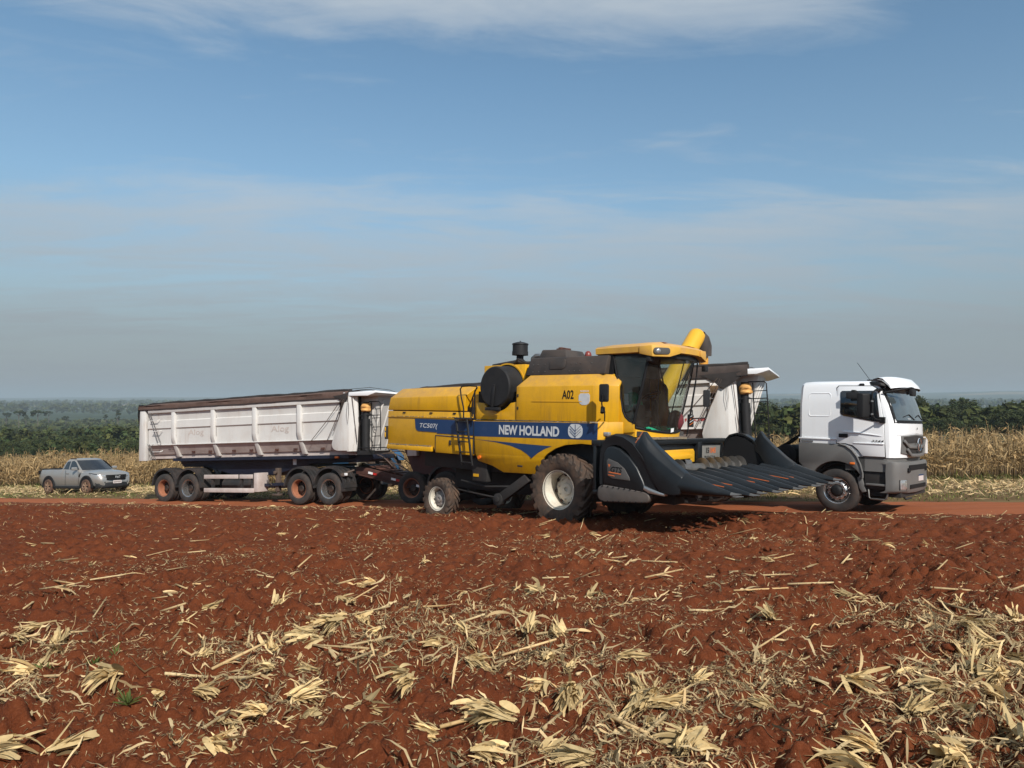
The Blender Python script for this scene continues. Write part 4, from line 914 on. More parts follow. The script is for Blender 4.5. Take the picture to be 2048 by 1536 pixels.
# ================================================================== ROAD TRAIN
TW = {}
for nm, rm, hm in (('red', 'rimred', ['hubdark', 'black']), ('silver', 'rimsilver', ['hubdark', 'black'])):
    a_, b_, c_ = truck_wheel(0, 0, dish=.235); TW[nm] = proto_of(a_, [('rim', b_, rm), ('hub', c_, hm)], 'tyre')
a_, b_, c_ = truck_wheel(0, 0, dish=.05, polished=True); TW['front'] = proto_of(a_, [('rim', b_, 'rimsilver'), ('hub', c_, ['rimsilver', 'black'])], 'tyre')
def dual(parent, x, z, kind, near=1.16, gap=.33):
    for sg in (-1, 1):
        put_wheel(parent, TW[kind], (x, sg * (near - .145), z), sg > 0)
        put_wheel(parent, TW['red'], (x, sg * (near - .145 - gap), z), sg > 0, name='inner_wheel')
def mudguard(parent, x, z, y0, y1, r=.60, a0=-8, a1=188, drop=.14):
    m = MB(); n = 18
    def ring(rr, y):
        p = [(x + rr * math.cos(R(a)), y, z + rr * math.sin(R(a))) for a in np.linspace(a0, a1, n)]
        return [(p[0][0] + .03, y, p[0][2] - drop)] + p + [(p[-1][0] - .03, y, p[-1][2] - drop * .5)]
    A, B, Cc, D_ = ring(r + .012, y0), ring(r + .012, y1), ring(r - .012, y1), ring(r - .05, y0)
    k = len(A); m.add(A + B + Cc + D_, [(a * k + i, a * k + i + 1, ((a + 1) % 4) * k + i + 1, ((a + 1) % 4) * k + i) for a in range(4) for i in range(k - 1)] + [(0, k, 2 * k, 3 * k), (k - 1, 2 * k - 1, 3 * k - 1, 4 * k - 1)])
    o = m.build('mudguard', 'mudguard', parent, ang=40)
    for s_ in (.15, .45, .75):
        yy = y0 + (y1 - y0) * s_; rb = MB(); rb.tube([(x + (r + .018) * math.cos(R(a)), yy, z + (r + .018) * math.sin(R(a))) for a in np.linspace(a0 + 4, a1 - 4, n)], .012, 6); rb.build('rib', 'mudguard', o)
def build_trailer(FR, label, name, which):
    T = thing(name, label, 'trailer', FR.M)
    for sg in (-1, 1):
        Y = lambda v: sg * v
        rl = MB(); rl.poly([(Y(1.325), 3.31), (Y(1.335), 3.50), (Y(1.24), 3.52), (Y(1.22), 3.31)], -2.15, 7.12, 'x'); rl.build('top_rail', 'trailerwhite', T, .012)
        ribs = [-.80, 1.22, 3.22, 5.22]
        edges = [-2.32] + ribs + [6.95]
        prof = [(1.235, 3.31), (1.20, 3.03), (1.245, 2.995), (1.255, 2.74), (1.205, 2.70), (1.20, 2.36), (1.205, 2.12)]
        for i in range(len(edges) - 1):
            x0, x1 = edges[i] + .085, edges[i + 1] - .085
            pn = MB(); n_ = len(prof); jit = .004 * math.sin(i * 2.1)
            pn.add([(x, Y(y + jit), z) for x in (x0, x1) for y, z in prof] + [(x, Y(1.15), z) for x in (x0, x1) for z in (3.31, 2.12)],
                   [(k, k + 1, n_ + k + 1, n_ + k) for k in range(n_ - 1)])
            pn = pn.build('side_wall', 'trailerwhite', T, ang=20)
            lw = MB(); lw.add([(x, Y(y), z) for x in (x0, x1) for y, z in ((1.20, 2.10), (1.06, 1.86), (1.0, 1.76), (.93, 1.74), (.90, 1.60))], [(k, k + 1, 5 + k + 1, 5 + k) for k in range(4)]); lw.build('lower_skirt', 'trailerlow', T, ang=20)
            for xx in (x0 + .65, x1 - .35):
                if x1 - x0 > 1.5:
                    tg = MB(); tg.obox((xx, Y(1.075), 1.84), (xx + .16, Y(1.075), 1.845), .02, .05); tg.build('reflector', 'rustred', T)
            if which == 'B' and sg < 0 and i in (1, 3):
                xl = -.12 if i == 1 else 3.90
                text('faded_lettering', 'Alog', 'ghostprint', pn, (xl, -1.208, 2.38), (1, 0, .0), (0, 0, 1), .80, .27, bold=.012)
            if which == 'B' and sg < 0 and i == 0:
                text('notice_lettering', 'NAO BATA', 'black', pn, (-1.25, -1.135, 1.93), (1, 0, 0), (0, .5, .87), .42, .07, bold=.02)
            if which == 'A' and sg < 0 and i == 4:
                text('maker_lettering', 'FACCHINI', 'redprint', pn, (6.16, -1.21, 2.31), (1, 0, 0), (0, 0, 1), .62, .085, bold=.03)
        bar = MB(); bar.tube([(-2.10, Y(1.235), 2.115), (6.75, Y(1.235), 2.115)], .022, 8); bar.build('rub_rail', 'trailerwhite', T)
        for xr in ribs:
            rb = MB()
            def S_(z, y, d, xo): return [(xr - .085 + xo, Y(y), z), (xr + .085 + xo, Y(y), z), (xr + .085 + xo, Y(y - d), z), (xr - .085 + xo, Y(y - d), z)]
            rb.loft([S_(3.31, 1.325, .12, 0), S_(2.42, 1.325, .12, 0), S_(2.28, 1.30, .12, 0), S_(1.66, 1.05, .16, 0)]); rb.build('stake', 'trailerwhite', T, .012)
        rp = MB(); rp.poly([(-2.62, 1.53), (-2.60, 3.5), (-2.52, 3.56), (-2.30, 3.50), (-2.27, 1.53)], Y(1.32), Y(1.15)); rp.build('rear_post', 'trailerwhite', T, .015)
        cp = MB(); crv = [(7.14, 3.31), (6.98, 2.95), (6.78, 2.45), (6.66, 2.12), (6.62, 1.98), (6.64, 1.86), (6.72, 1.78), (6.84, 1.745), (7.30, 1.74), (7.34, 2.5), (7.30, 3.31)]
        cp.poly(crv, Y(1.335), Y(1.26)); cp.build('corner_plate', 'trailerwhite', T, .02)
        if sg < 0:
            xw = lambda z: 7.44 + (z - 1.7) * .36
            fw_ = MB(); fw_.loft([[(7.28 + d, -1.33, z), (7.40 + d, -1.27, z), (7.43 + d, -1.235, z), (7.42 + d, -1.21, z), (7.50 + d, -1.15, z), (7.50 + d, -1.11, z), (7.22, -1.11, z), (7.20, -1.30, z)] for z, d in ((1.72, -.04), (2.0, .02), (2.6, .05), (3.52, .02))]); fw_.build('front_wall', 'trailerwhite', T, ang=25)
            fw_ = MB(); fw_.loft([[(xw(z) - .12, -.78, z), (xw(z) - .02, -.74, z), (xw(z), -.66, z), (xw(z) + .02, -.2, z), (xw(z) + .02, .6, z), (xw(z) - .05, 1.05, z), (7.34, 1.33, z), (7.22, 1.28, z), (7.22, -.78, z)] for z in (1.72, 2.2, 2.8, 3.52)]); fw_.build('front_wall', 'trailerwhite', T, ang=25)
            for y in (-.45, -.05, .4):
                vr = MB(); vr.loft([[(xw(z) + .0, y + .04, z), (xw(z) + .055, y + .025, z), (xw(z) + .055, y - .025, z), (xw(z) + .0, y - .04, z)] for z in (1.78, 3.38)]); vr.build('wall_rib', 'trailerwhite', T, .008)
        # step rods on the rear of the side
        if True:
            st = MB()
            st.tube([(-2.18, Y(1.30), 3.40), (-1.55, Y(1.33), 2.18)], .012, 6); st.tube([(-2.10, Y(1.30), 3.40), (-1.40, Y(1.33), 2.18)], .012, 6); st.tube([(-2.12, Y(1.33), 2.15), (-1.75, Y(1.33), 1.55)], .012, 6); st.tube([(-2.02, Y(1.33), 2.15), (-1.66, Y(1.33), 1.55)], .012, 6)
            st = st.build('step_ladder', 'steelgrey', T)
            for x0_, z_ in ((-1.98, 3.02), (-1.86, 2.62), (-1.90, 2.16), (-1.80, 1.86)):
                rr_ = MB(); rr_.tube([(x0_, Y(1.26), z_), (x0_ + .02, Y(1.36), z_), (x0_ + .40, Y(1.36), z_), (x0_ + .44, Y(1.27), z_ + .04)], .017, 6); rr_.build('step', 'trailerwhite', st)
    # floor, tail gate, inner load
    fl = MB(); fl.box(-2.4, 7.3, -.93, .93, 1.60, 1.80); fl.build('floor', 'trailerlow', T)
    tg = MB(); tg.box(-2.55, -2.45, -1.15, 1.15, 1.55, 3.45); tg.build('tail_gate', 'trailerwhite', T, .01)
    if which == 'A':
        gl = MB(); nx, ny = 24, 8
        V = [(-2.3 + 9.5 * i / nx, -1.18 + 2.36 * j / ny, 3.0 + .35 * math.exp(-((-2.3 + 9.5 * i / nx - 6.4) / 1.5) ** 2 - ((j / ny - .5) / .35) ** 2)) for i in range(nx + 1) for j in range(ny + 1)]
        gl.add(V, [(i * (ny + 1) + j, (i + 1) * (ny + 1) + j, (i + 1) * (ny + 1) + j + 1, i * (ny + 1) + j + 1) for i in range(nx) for j in range(ny)])
        g = gl.build('corn_load', 'grain', None); g.matrix_world = FR.M; tag(g, 'heap of corn grain inside the front trailer', 'grain', kind='stuff')
    # head board roof, ram and ladder
    cn = MB(); cn.poly([(7.10, 3.53), (7.10, 3.62), (8.38, 3.62), (8.40, 3.555), (8.08, 3.47), (7.30, 3.50)], -1.34, 1.34); cn.build('canopy', 'white', T, .015)
    rm = MB(); rm.cyl((7.70, -.95, 1.66), (7.70, -.95, 2.75), .13, n=20); rm.cyl((7.70, -.95, 2.75), (7.72, -.95, 3.30), .10, n=18); rm.box(7.5, 7.9, -1.15, -.75, 1.60, 1.74); rm.build('hydraulic_ram', 'blackplastic', T)
    rk = MB(); rk.box(7.24, 7.40, -1.11, -.78, 1.7, 3.5); rk.build('ram_recess', 'dark', T)
    rg = MB(); secs = []
    for k in range(8):
        z = 2.98 + .28 * k / 7; rr = (.16, .20, .19, .18, .21, .19, .17, .13)[k]
        secs.append([(7.73 + .85 * rr * (1 + .12 * math.sin(3 * a + k)) * math.cos(a), -.97 + .85 * rr * (1 + .12 * math.cos(2 * a + k * 2)) * math.sin(a), z) for a in np.linspace(0, 2 * math.pi, 13)[:-1]])
    rg.loft(secs); rg.build('orange_wrap', 'ragorange', T, ang=60)
    ld = MB()
    for x in (7.92, 8.26): ld.tube([(x, -.93, 1.74), (x + .01, -.93, 2.6), (x, -.93, 3.24), (x - .05, -.93, 3.30), (7.80, -.90, 3.31)] if x > 8 else [(x, -.93, 1.74), (x, -.93, 3.28)], .016, 8)
    ld = ld.build('front_ladder', 'black', T)
    for k in range(5):
        r_ = MB(); z = 1.90 + .29 * k; r_.tube([(7.92, -.93, z), (8.26, -.93, z)], .013, 6); r_.build('rung', 'black', ld)
    hd = MB(); hd.tube([(7.55, -1.15, 1.72), (7.55, -1.17, 1.82), (8.3, -1.1, 1.82), (8.3, -.6, 1.82), (8.3, -.5, 1.72)], .017, 6); hd.tube([(7.52, -1.12, 1.9), (7.54, -1.12, 2.80), (7.60, -1.08, 2.86), (7.92, -.95, 2.86), (8.26, -.93, 2.86)], .014, 6); hd.build('front_rail', 'black', T)
    # tarpaulin rolled along the rail, lashing ropes
    rng = random.Random(5 if which == 'A' else 8)
    xs = np.linspace(-2.66, 7.30 if which == 'B' else 7.86, 72)
    def lump(x, s_): return .5 * math.sin(x * 1.7 + s_) + .3 * math.sin(x * 4.3 + 2 * s_) + .2 * math.sin(x * 9.1 + s_ * 3)
    raise_ = .10 if which == 'A' else .02
    tp = MB(); secs = []
    for x in xs:
        e = max(0, (-2.0 - x) / .66); h = raise_ * max(0, min(1, (x + 1) / 7))
        base = [(-1.345, 3.44), (-1.36, 3.49 + .01 * lump(x, 1)), (-1.335 + .025 * lump(x, 5), 3.56 + h * .5), (-1.35 + .025 * lump(x, 2), 3.60 + h * .7), (-1.30, 3.64 + .016 * lump(x, 3) + h - e * .07), (-1.05, 3.675 + .02 * lump(x, 4) + h - e * .09), (-.5, 3.70 + .02 * lump(x, 6) + h - e * .05), (.3, 3.71 + .02 * lump(x, 7) + h), (1.05, 3.70 + h), (1.33, 3.6), (1.345, 3.44)]
        if which == 'A': base = [p if p[0] < -1.0 else ((p[0] if p[0] > 1.0 else (-.99 if p[0] < -.2 else -.96)), p[1] if p[0] > 1.0 else 3.70 + h * .8 - .2 * (p[0] > -.2)) for p in base[:8]] 
        secs.append([(x, y, z) for y, z in base])
    tp.loft(secs, closed=False, caps=False); tp.build('tarpaulin', 'tarp' if which == 'B' else 'tarpA', T, ang=60)
    ro = MB(); ro.tube([(x, -1.20 + .02 * lump(x, 9), 3.665 + .02 * lump(x, 2.4) + raise_ * max(0, min(1, (x + 1) / 7)) - max(0, (-2.0 - x) / .66) * .09) for x in xs], [.048 + .012 * abs(lump(x, 3.3)) for x in xs], 8); ro.build('tarpaulin_roll', 'tarpdark', T, ang=60)
    hem = MB(); hem.tube([(x, -1.352, 3.445 + .012 * lump(x, 6.1)) for x in xs], .016, 6); hem.build('tarpaulin_hem', 'tarpdark', T)
    rv = MB(); rv.loft([[(-2.60, -1.36, 3.60), (-2.70, -1.30, 3.66), (-2.68, -.4, 3.68)], [(-2.66, -1.37, 3.3), (-2.72, -1.30, 3.3), (-2.71, -.4, 3.3)], [(-2.63, -1.35, 2.95), (-2.69, -1.25, 2.85), (-2.69, -.4, 2.8)]], closed=False, caps=False); rv.build('tarpaulin_flap', 'tarpdark', T, ang=60)
    # loose front corner of the tarpaulin
    fc = MB(); z0 = 3.66 + raise_
    fc.loft([[(6.6, -1.36, 3.52), (7.0, -1.38, 3.54), (7.45, -1.38, 3.55), (7.86, -1.34, 3.60)], [(6.8, -1.37, 3.44), (7.08, -1.40, 3.38), (7.40, -1.40, 3.36), (7.72, -1.33, 3.44)], [(6.98, -1.37, 3.34), (7.12, -1.41, 3.20), (7.24, -1.41, 3.14), (7.42, -1.34, 3.24)]] if which == 'A' else [[(6.7, -1.36, 3.52), (7.0, -1.38, 3.54), (7.25, -1.38, 3.58), (7.45, -1.30, 3.72)], [(6.8, -1.37, 3.46), (7.02, -1.39, 3.42), (7.22, -1.39, 3.46), (7.40, -1.30, 3.60)], [(7.0, -1.37, 3.38), (7.08, -1.39, 3.30), (7.16, -1.38, 3.30), (7.3, -1.3, 3.42)]], closed=False, caps=False); fc.build('tarpaulin_corner', 'tarpdark', T, ang=60)
    rp = MB()
    for a, b in (((7.1, -1.40, 3.42), (5.75, -1.31, 2.10)), ((7.16, -1.40, 3.40), (6.45, -1.34, 2.1)), ((7.2, -1.40, 3.38), (6.72, -1.36, 2.4)), ((7.46, -1.34, 3.5), (7.56, -1.22, 2.0)),):
        rp.tube([a, tuple((a[i] + b[i]) / 2 + (0, 0, -.05)[i] for i in range(3)), b], .011, 5)
    rp.tube([(7.32, -1.37, 3.5), (7.27, -1.39, 2.9), (7.31, -1.38, 2.6), (7.35, -1.37, 2.9), (7.34, -1.37, 3.3)], .006, 5)
    rp.build('lashing_rope', 'hose', T)
    bw = MB(); bw.tube([(7.2, -1.3 + 2.6 * k / 10, 3.62 + .16 * math.sin(math.pi * k / 10)) for k in range(11)], .014, 6); bw.tube([(7.2, -1.25, 3.72), (7.6, -.6, 3.80), (7.9, .1, 3.74), (8.05, .4, 3.64)], .010, 6); bw.build('tarpaulin_bow', 'tarpdark', T)
    # chassis
    ch = MB(); ch.poly([(-1.25, 1.58), (-1.15, 1.38), (-1.0, 1.27), (.2, 1.26), (1.5, .98), (3.4, .95), (4.4, 1.16), (5.2, 1.33), (7.5, 1.36), (7.7, 1.45), (7.7, 1.60)], -.62, .62); ch.build('chassis', 'chassis', T, .015)
    ch2 = MB(); ch2.box(-1.2, 7.0, -.95, .95, 1.50, 1.61); ch2.build('sub_frame', 'chassis', T)
    ax = MB()
    for x in ((-1.27, 0) if which == 'B' else (-2.5, -1.27, 0)):
        ax.cyl((x, -.95, .522), (x, .95, .522), .075, n=12)
    ax.box(-1.9, .6, -.50, -.38, .6, .95); ax.box(-1.9, .6, .38, .50, .6, .95); ax.build('axle', 'dark', T)
    dual(T, -1.27, .522, 'red', 1.30); dual(T, 0, .522, 'silver' if which == 'B' else 'red', 1.30)
    if which == 'A': dual(T, -2.50, .522, 'red', 1.30)
    for x in (-1.27, 0):
        for s_ in (-1, 1): mudguard(T, x, .60, s_ * 1.30, s_ * .66, .635, 8, 172)
    for s_ in (-1, 1):
        rl_ = MB(); rl_.box(.78, 2.42, s_ * 1.22, s_ * 1.27, .86, 1.00); rl_.build('side_guard', 'trailerlow', T, .008)
        rl_ = MB(); rl_.box(2.50, 3.10, s_ * 1.22, s_ * 1.27, .86, 1.00); rl_.build('side_guard', 'trailerlow', T, .008)
        rl_ = MB(); rl_.box(.78, 3.16, s_ * 1.22, s_ * 1.27, .38, .53); rl_.build('side_guard', 'trailerlow', T, .008)
        for x in (1.1, 2.5, 3.0):
            p_ = MB(); p_.box(x, x + .07, s_ * 1.14, s_ * 1.22, .36, 1.02); p_.build('guard_post', 'mudguard', T)
        e_ = MB(); e_.box(3.14, 3.34, s_ * .75, s_ * 1.24, .40, 1.05); e_.build('guard_end', 'trailerlow', T, .02)
        lg = MB(); lg.box(3.78, 3.92, s_ * .72, s_ * .88, .40, 1.2); lg.box(3.68, 4.02, s_ * .66, s_ * .94, .26, .32); lg.cyl((3.85, s_ * .8, .3), (3.85, s_ * .8, .6), .05, n=10); lg.tube([(3.7, s_ * .95, .62), (3.6, s_ * 1.0, .75), (3.55, s_ * 1.0, .98)], .02, 6); lg.cyl((3.85, s_ * 1.0, 1.05), (3.85, s_ * .9, 1.05), .06, n=12); lg.build('landing_leg', 'hose', T, .01)
        br = MB(); br.obox((3.3, s_ * .9, .62), (5.0, s_ * .9, .70), .08, .10); br.build('under_rail', 'chassis', T)
    tk = MB(); tk.cyl((1.2, -.6, .62), (3.0, -.6, .62), .24, n=20); tk.build('air_tank', 'mudguard', T)
    tg = MB(); tg.box(4.35, 4.50, -.635, -.60, 1.30, 1.52); tg.build('white_marker', 'whitetag', T)
    am = MB(); am.box(6.48, 6.62, -1.02, -.94, 1.50, 1.57); am.build('marker_lamp', 'orange', T, .01)
    if which == 'A':
        mp_ = MB(); mp_.poly([(-2.85, 1.74), (-2.50, .95), (.4, .95), (.6, 1.62)], -1.12, -1.04); mp_.build('maroon_apron', 'maroon', T)
        wt = MB(); wt.box(-1.95, -1.75, -1.16, -1.12, 1.40, 1.50); wt.box(-1.84, -1.75, -1.16, -1.12, 1.20, 1.38); wt.build('white_marker', 'whitetag', T)
    return T
MT['tarpA'] = M('dark brown tarpaulin', (.05, .036, .031), .8, var=.3, vs=3, dust=.4, dustcol=(.085, .06, .05), bump=.4, bs=8)
BFR = Frame(-11.159, 28.0018, 26); AFR = Frame(-.354, 23.478, 25)
TRB = build_trailer(BFR, 'white tipper trailer with faded lettering and brown rolled tarpaulin, the rear one nearest the pickup', 'tipper_trailer', 'B')
TRA = build_trailer(AFR, 'white tipper trailer with red lettering behind the combine, being filled with grain', 'tipper_trailer', 'A')
def build_dolly():
    D = thing('trailer_dolly', 'dusty red brown dolly with drawbar joining the two trailers', 'dolly', BFR.M)
    dual(D, 5.20, .522, 'red', 1.30); dual(D, 6.45, .522, 'silver', 1.30)
    for x in (5.20, 6.45):
        for s_ in (-1, 1): mudguard(D, x, .60, s_ * 1.30, s_ * .66, .635, 8, 172)
    f = MB()
    for s_ in (-1, 1):
        f.box(4.7, 7.15, s_ * .42, s_ * .55, .92, 1.18)
    f.cyl((5.2, -.95, .522), (5.2, .95, .522), .075, n=12); f.cyl((6.45, -.95, .522), (6.45, .95, .522), .075, n=12); f.box(4.9, 6.8, -.42, .42, 1.0, 1.1)
    f.build('frame', 'dark', D, .01)
    for s_ in (-1, 1):
        b = MB(); secs = []
        for x, zt, h, y in ((7.05, 1.22, .24, .58), (7.5, 1.16, .26, .56), (9.1, .80, .28, .46), (9.7, .74, .22, .34), (10.6, .74, .18, .12)):
            secs.append([(x, s_ * (y + .05), zt), (x, s_ * (y - .05), zt), (x, s_ * (y - .05), zt - h), (x, s_ * (y + .05), zt - h)])
        b.loft(secs); bm_ = b.build('drawbar_beam', 'rustred', D, .008)
        fl = MB(); fl.loft([[(x, s_ * (y + .12), zt - h - .0), (x, s_ * (y - .06), zt - h), (x, s_ * (y - .06), zt - h - .025), (x, s_ * (y + .12), zt - h - .025)] for x, zt, h, y in ((7.2, 1.20, .24, .57), (7.5, 1.16, .26, .56), (9.1, .80, .28, .46))]); fl.build('beam_flange', 'rustred', bm_)
        for x in (7.55, 8.45, 9.4):
            zz_ = 1.03 - (x - 7.5) * .225; r1 = MB(); r1.obox((x, s_ * .640, zz_), (x + .17, s_ * .630, zz_ - .038), .006, .07); r1.build('white_reflector', 'whitetag', bm_)
            r2 = MB(); r2.obox((x + .18, s_ * .630, zz_ - .04), (x + .33, s_ * .620, zz_ - .075), .006, .07); r2.build('red_reflector', 'redtag', bm_)
    for k in range(6):
        x = 7.55 + .28 * k; z = 1.20 - (x - 7.5) * .225 + .005; p = MB(); p.obox((x, -.50 + .03 * k * .5, z), (x, .50 - .03 * k * .5, z), .19, .02, up=(.22, 0, 1)); p.build('deck_plate', 'rustred', D, .003)
    fw = MB(); fw.poly([(5.3, -.45), (6.2, -.45), (6.45, -.2), (6.45, .2), (6.2, .45), (5.3, .45)], 1.22, 1.30, 'z'); fw.build('fifth_wheel', 'dark', D, .01)
    for nm, m_, y0, col in (('coiled_hose', 'redtag', -.22, 1), ('coiled_hose', 'tractorblue', .12, 2)):
        h = MB(); n = 120; h.tube([(7.95 + .28 * k / n + .05 * math.cos(k * .7), y0 + .05 * math.sin(k * .7), 1.46 - .36 * k / n) for k in range(n)], .011, 5); h.build(nm, m_ if col == 2 else 'rustred', D)
    for k, (a, b, hgt) in enumerate((((7.2, -.35, 1.5), (8.4, -.3, 1.05), .28), ((7.3, 0, 1.5), (9.0, .1, 1.0), .34), ((7.3, .2, 1.45), (9.3, .3, 1.05), .42), ((7.6, -.1, 1.35), (8.9, -.15, .98), .12))):
        h = MB(); h.tube([tuple(a[i] + (b[i] - a[i]) * t + (hgt * math.sin(math.pi * t) if i == 2 else 0) for i in range(3)) for t in np.linspace(0, 1, 14)], .018, 7); h.build('air_hose', 'hose', D)
    lt = MB(); lt.obox((6.95, -1.28, .98), (7.35, -1.10, 1.12), .10, .05); lt.box(6.98, 7.12, -1.33, -1.15, .92, .99); lt.build('tail_light', 'hose', D, .008)
    lm = MB(); lm.box(7.12, 7.22, -1.33, -1.27, .95, 1.03); lm.build('light_lens', 'whitetag', D, .008)
    fp = MB(); fp.box(6.9, 7.1, -1.28, -.68, .44, .70); fp.build('mud_flap', 'mudguard', D, .01)
    return D
build_dolly()

# ================================================================== TRUCK
MT['panelglass'] = M('dark truck glazing', (.012, .015, .018), .06, var=.2, vs=2, coat=1.0, spec=.6)
MT['screenglass'] = M('windscreen glazing', (.055, .068, .072), .05, var=.35, vs=2.2, coat=1.0, spec=.7)
def star(mb, c, r, x, tw=.012):
    for k in range(3):
        a = R(90 + 120 * k); mb.obox((x, c[0], c[1]), (x, c[0] + math.cos(a) * r, c[1] + math.sin(a) * r), tw, r * .20, up=(1, 0, 0))
    mb.tube([(x, c[0] + r * math.cos(a), c[1] + r * math.sin(a)) for a in np.linspace(0, 2 * math.pi, 25)], r * .09, 6)
def build_truck():
    FR = Frame(8.60, 18.68, 43, level=True)
    T = thing('semi_truck', 'white semi truck with grey lower panels pulling the loaded trailers', 'truck', FR.M)
    def csec(z, xf, w, xr=-.90, rr=.07, bow=.30):
        P = [(xr + rr, -w), (xr, -w + rr), (xr, w - rr), (xr + rr, w), (.2, w), (xf - bow - .04, w), (xf - bow + .06, w - .03), (xf - .13, w - .17), (xf - .07, w - .36), (xf - .02, w - .7), (xf, 0)]
        P += [(x, -y) for x, y in P[-2:3:-1]]
        return [(x, y, z) for x, y in P]
    cab = MB(); cab.loft([csec(1.63, 1.42, 1.225), csec(1.75, 1.42, 1.23), csec(2.20, 1.405, 1.23), csec(2.6, 1.30, 1.215), csec(3.0, 1.16, 1.17, -.885), csec(3.08, 1.12, 1.14, -.87), csec(3.135, 1.04, 1.07, -.82), csec(3.16, .9, .9, -.7)])
    cab = cab.build('cab', 'white', T, ang=30)
    def fr_x(y, z):
        xf = np.interp(z, [1.2, 1.75, 2.2, 2.6, 3.0, 3.08], [1.42, 1.42, 1.405, 1.30, 1.16, 1.12]); w = np.interp(z, [1.2, 2.2, 2.6, 3.0], [1.23, 1.23, 1.215, 1.17]); a = abs(y)
        return float(xf - np.interp(w - a, [0, .03, .17, .36, .7, w], [.34, .24, .13, .07, .02, 0]))
    # lower nose and door foot
    low = MB(); low.loft([[(x, y, z) for x, y, z in csec(1.36 if k == 0 else 1.632, 1.40 if k == 0 else 1.42, 1.215 if k == 0 else 1.225, .58 - (.1 if k else 0))] for k in (0, 1)]); low.build('nose', 'white', T, ang=30)
    foot = MB(); foot.loft([[(x, y, z) for x, y, z in csec(z, 1.36, 1.20, .57)] for z in (1.03, 1.355)]); foot.build('sill', 'truckgrey', T, ang=30)
    for sg in (-1, 1):
        Y = lambda v: sg * v
        # grey fender with arch
        cx_, cz_ = 0.0, .54
        arc_o = [(.08, 1.64), (.22, 1.60), (.36, 1.50), (.47, 1.36), (.55, 1.18), (.60, .98), (.60, .86)]
        arc_i = [(.52, .86), (.53, .92)] + [(.66 * math.cos(a), .57 + .66 * math.sin(a)) for a in np.linspace(.55, math.pi - .55, 10)] + [(-.60, .86), (-.9, 1.16)]
        fd = MB(); fd.poly([(-.905, 1.645)] + arc_o + arc_i, Y(1.235), Y(.85)); fd.build('fender', 'truckgrey', T, .012)
        lip = MB(); lip.tube([(x, Y(1.24), z) for x, z in arc_o], .022, 8); lip.build('fender_lip', 'truckgrey', T)
        ms = MB(); ms.poly([(.47, .88), (.57, .88), (.66, .55), (.58, .52), (.51, .62)], Y(1.20), Y(.80)); ms.build('mud_flap', 'truckgrey', T, .01)
        # door: slightly raised skin with gaps round it
        dr = MB(); dp = [(.01, 1.66), (.0, 2.98), (.05, 3.03), (.80, 3.02), (.92, 2.95), (1.06, 2.2), (1.09, 1.38), (.60, 1.38), (.50, 1.52), (.38, 1.62), (.22, 1.66)]
        dsh = lambda q: (q[0], q[1] - sg * max(0, q[2] - 2.2) * .072, q[2])
        dr.poly(dp, Y(1.225), Y(1.242), shift=dsh); door = dr.build('door', 'white', T, .006)
        gp = MB(); 
        cx0 = sum(p[0] for p in dp) / len(dp); cz0 = sum(p[1] for p in dp) / len(dp)
        gp.poly([(x + (.014 if x > cx0 else -.014), z + (.014 if z > cz0 else -.014)) for x, z in dp], Y(1.20), Y(1.233), shift=dsh); gp.build('door_gap', 'black', T)
        wn = MB(); wn.poly([(.09, 2.40), (.085, 2.88), (.12, 2.915), (.84, 2.915), (.905, 2.86), (.985, 2.19), (.94, 2.185), (.55, 2.25), (.17, 2.315), (.11, 2.345)], Y(1.20), Y(1.246), shift=dsh); wn.build('door_window', 'panelglass', door, .004)
        cr = MB(); cr.poly([(.15, 1.915), (.16, 1.95), (.5, 1.935), (1.04, 1.86), (.5, 1.905)], Y(1.23), Y(1.252)); cr.poly([(.40, 1.665), (.40, 1.69), (1.08, 1.69), (1.08, 1.665)], Y(1.23), Y(1.256)); cr.build('crease', 'white', door, .008)
        hd = MB(); hd.poly(rrect(.06, .27, 1.80, 1.89, .015), Y(1.235), Y(1.25)); hd.build('door_handle', 'black', door, .004)
        sw = MB(); rr0 = rrect(-.66, -.14, 2.30, 2.86, .06); sw.tube([dsh((x, Y(1.228), z)) for x, z in rr0 + rr0[:1]], .014, 8); sw.build('side_hatch', 'white', T)
        st = MB(); st.box(-.90, .0, Y(1.235), Y(1.255), 1.735, 1.775); st.build('crease', 'white', T, .008)
        vt = MB(); vt.box(-.84, -.55, Y(1.23), Y(1.243), 1.665, 1.70); vt.build('side_vent', 'truckgrey', T)
        # mirrors
        m1 = MB(); m1.poly(rrect(.70, .84, 2.26, 2.84, .05), Y(1.46), Y(1.62), shift=lambda q: (q[0] - (abs(q[1]) - 1.5) * .9, q[1], q[2])); mr = m1.build('mirror', 'black', T, .03)
        ma = MB(); ma.tube([(.98, Y(1.20), 2.93), (.95, Y(1.42), 2.92), (.90, Y(1.50), 2.86), (.90, Y(1.50), 2.34), (.94, Y(1.45), 2.25), (1.04, Y(1.24), 2.22)], .020, 8); ma.box(.99, 1.10, Y(1.20), Y(1.30), 2.16, 2.30); ma.box(.90, 1.0, Y(1.15), Y(1.25), 2.90, 2.96); ma.build('mirror_arm', 'black', mr)
        for z in (2.66, 2.36):
            kb = MB(); kb.cyl((.90, Y(1.50), z), (.90, Y(1.54), z), .022, n=10); kb.build('mirror_clamp', 'brightsteel', mr)
        m3 = MB(); m3.poly(rrect(.27, .56, 2.72, 2.875, .02), Y(1.30), Y(1.36)); m3.box(.38, .46, Y(1.2), Y(1.34), 2.875, 2.93); m3.build('kerb_mirror', 'blackplastic', T, .01)
        sg_ = MB(); sg_.box(.32, .43, Y(1.23), Y(1.27), 1.17, 1.22); sg_.build('side_indicator', 'orange', T, .01)
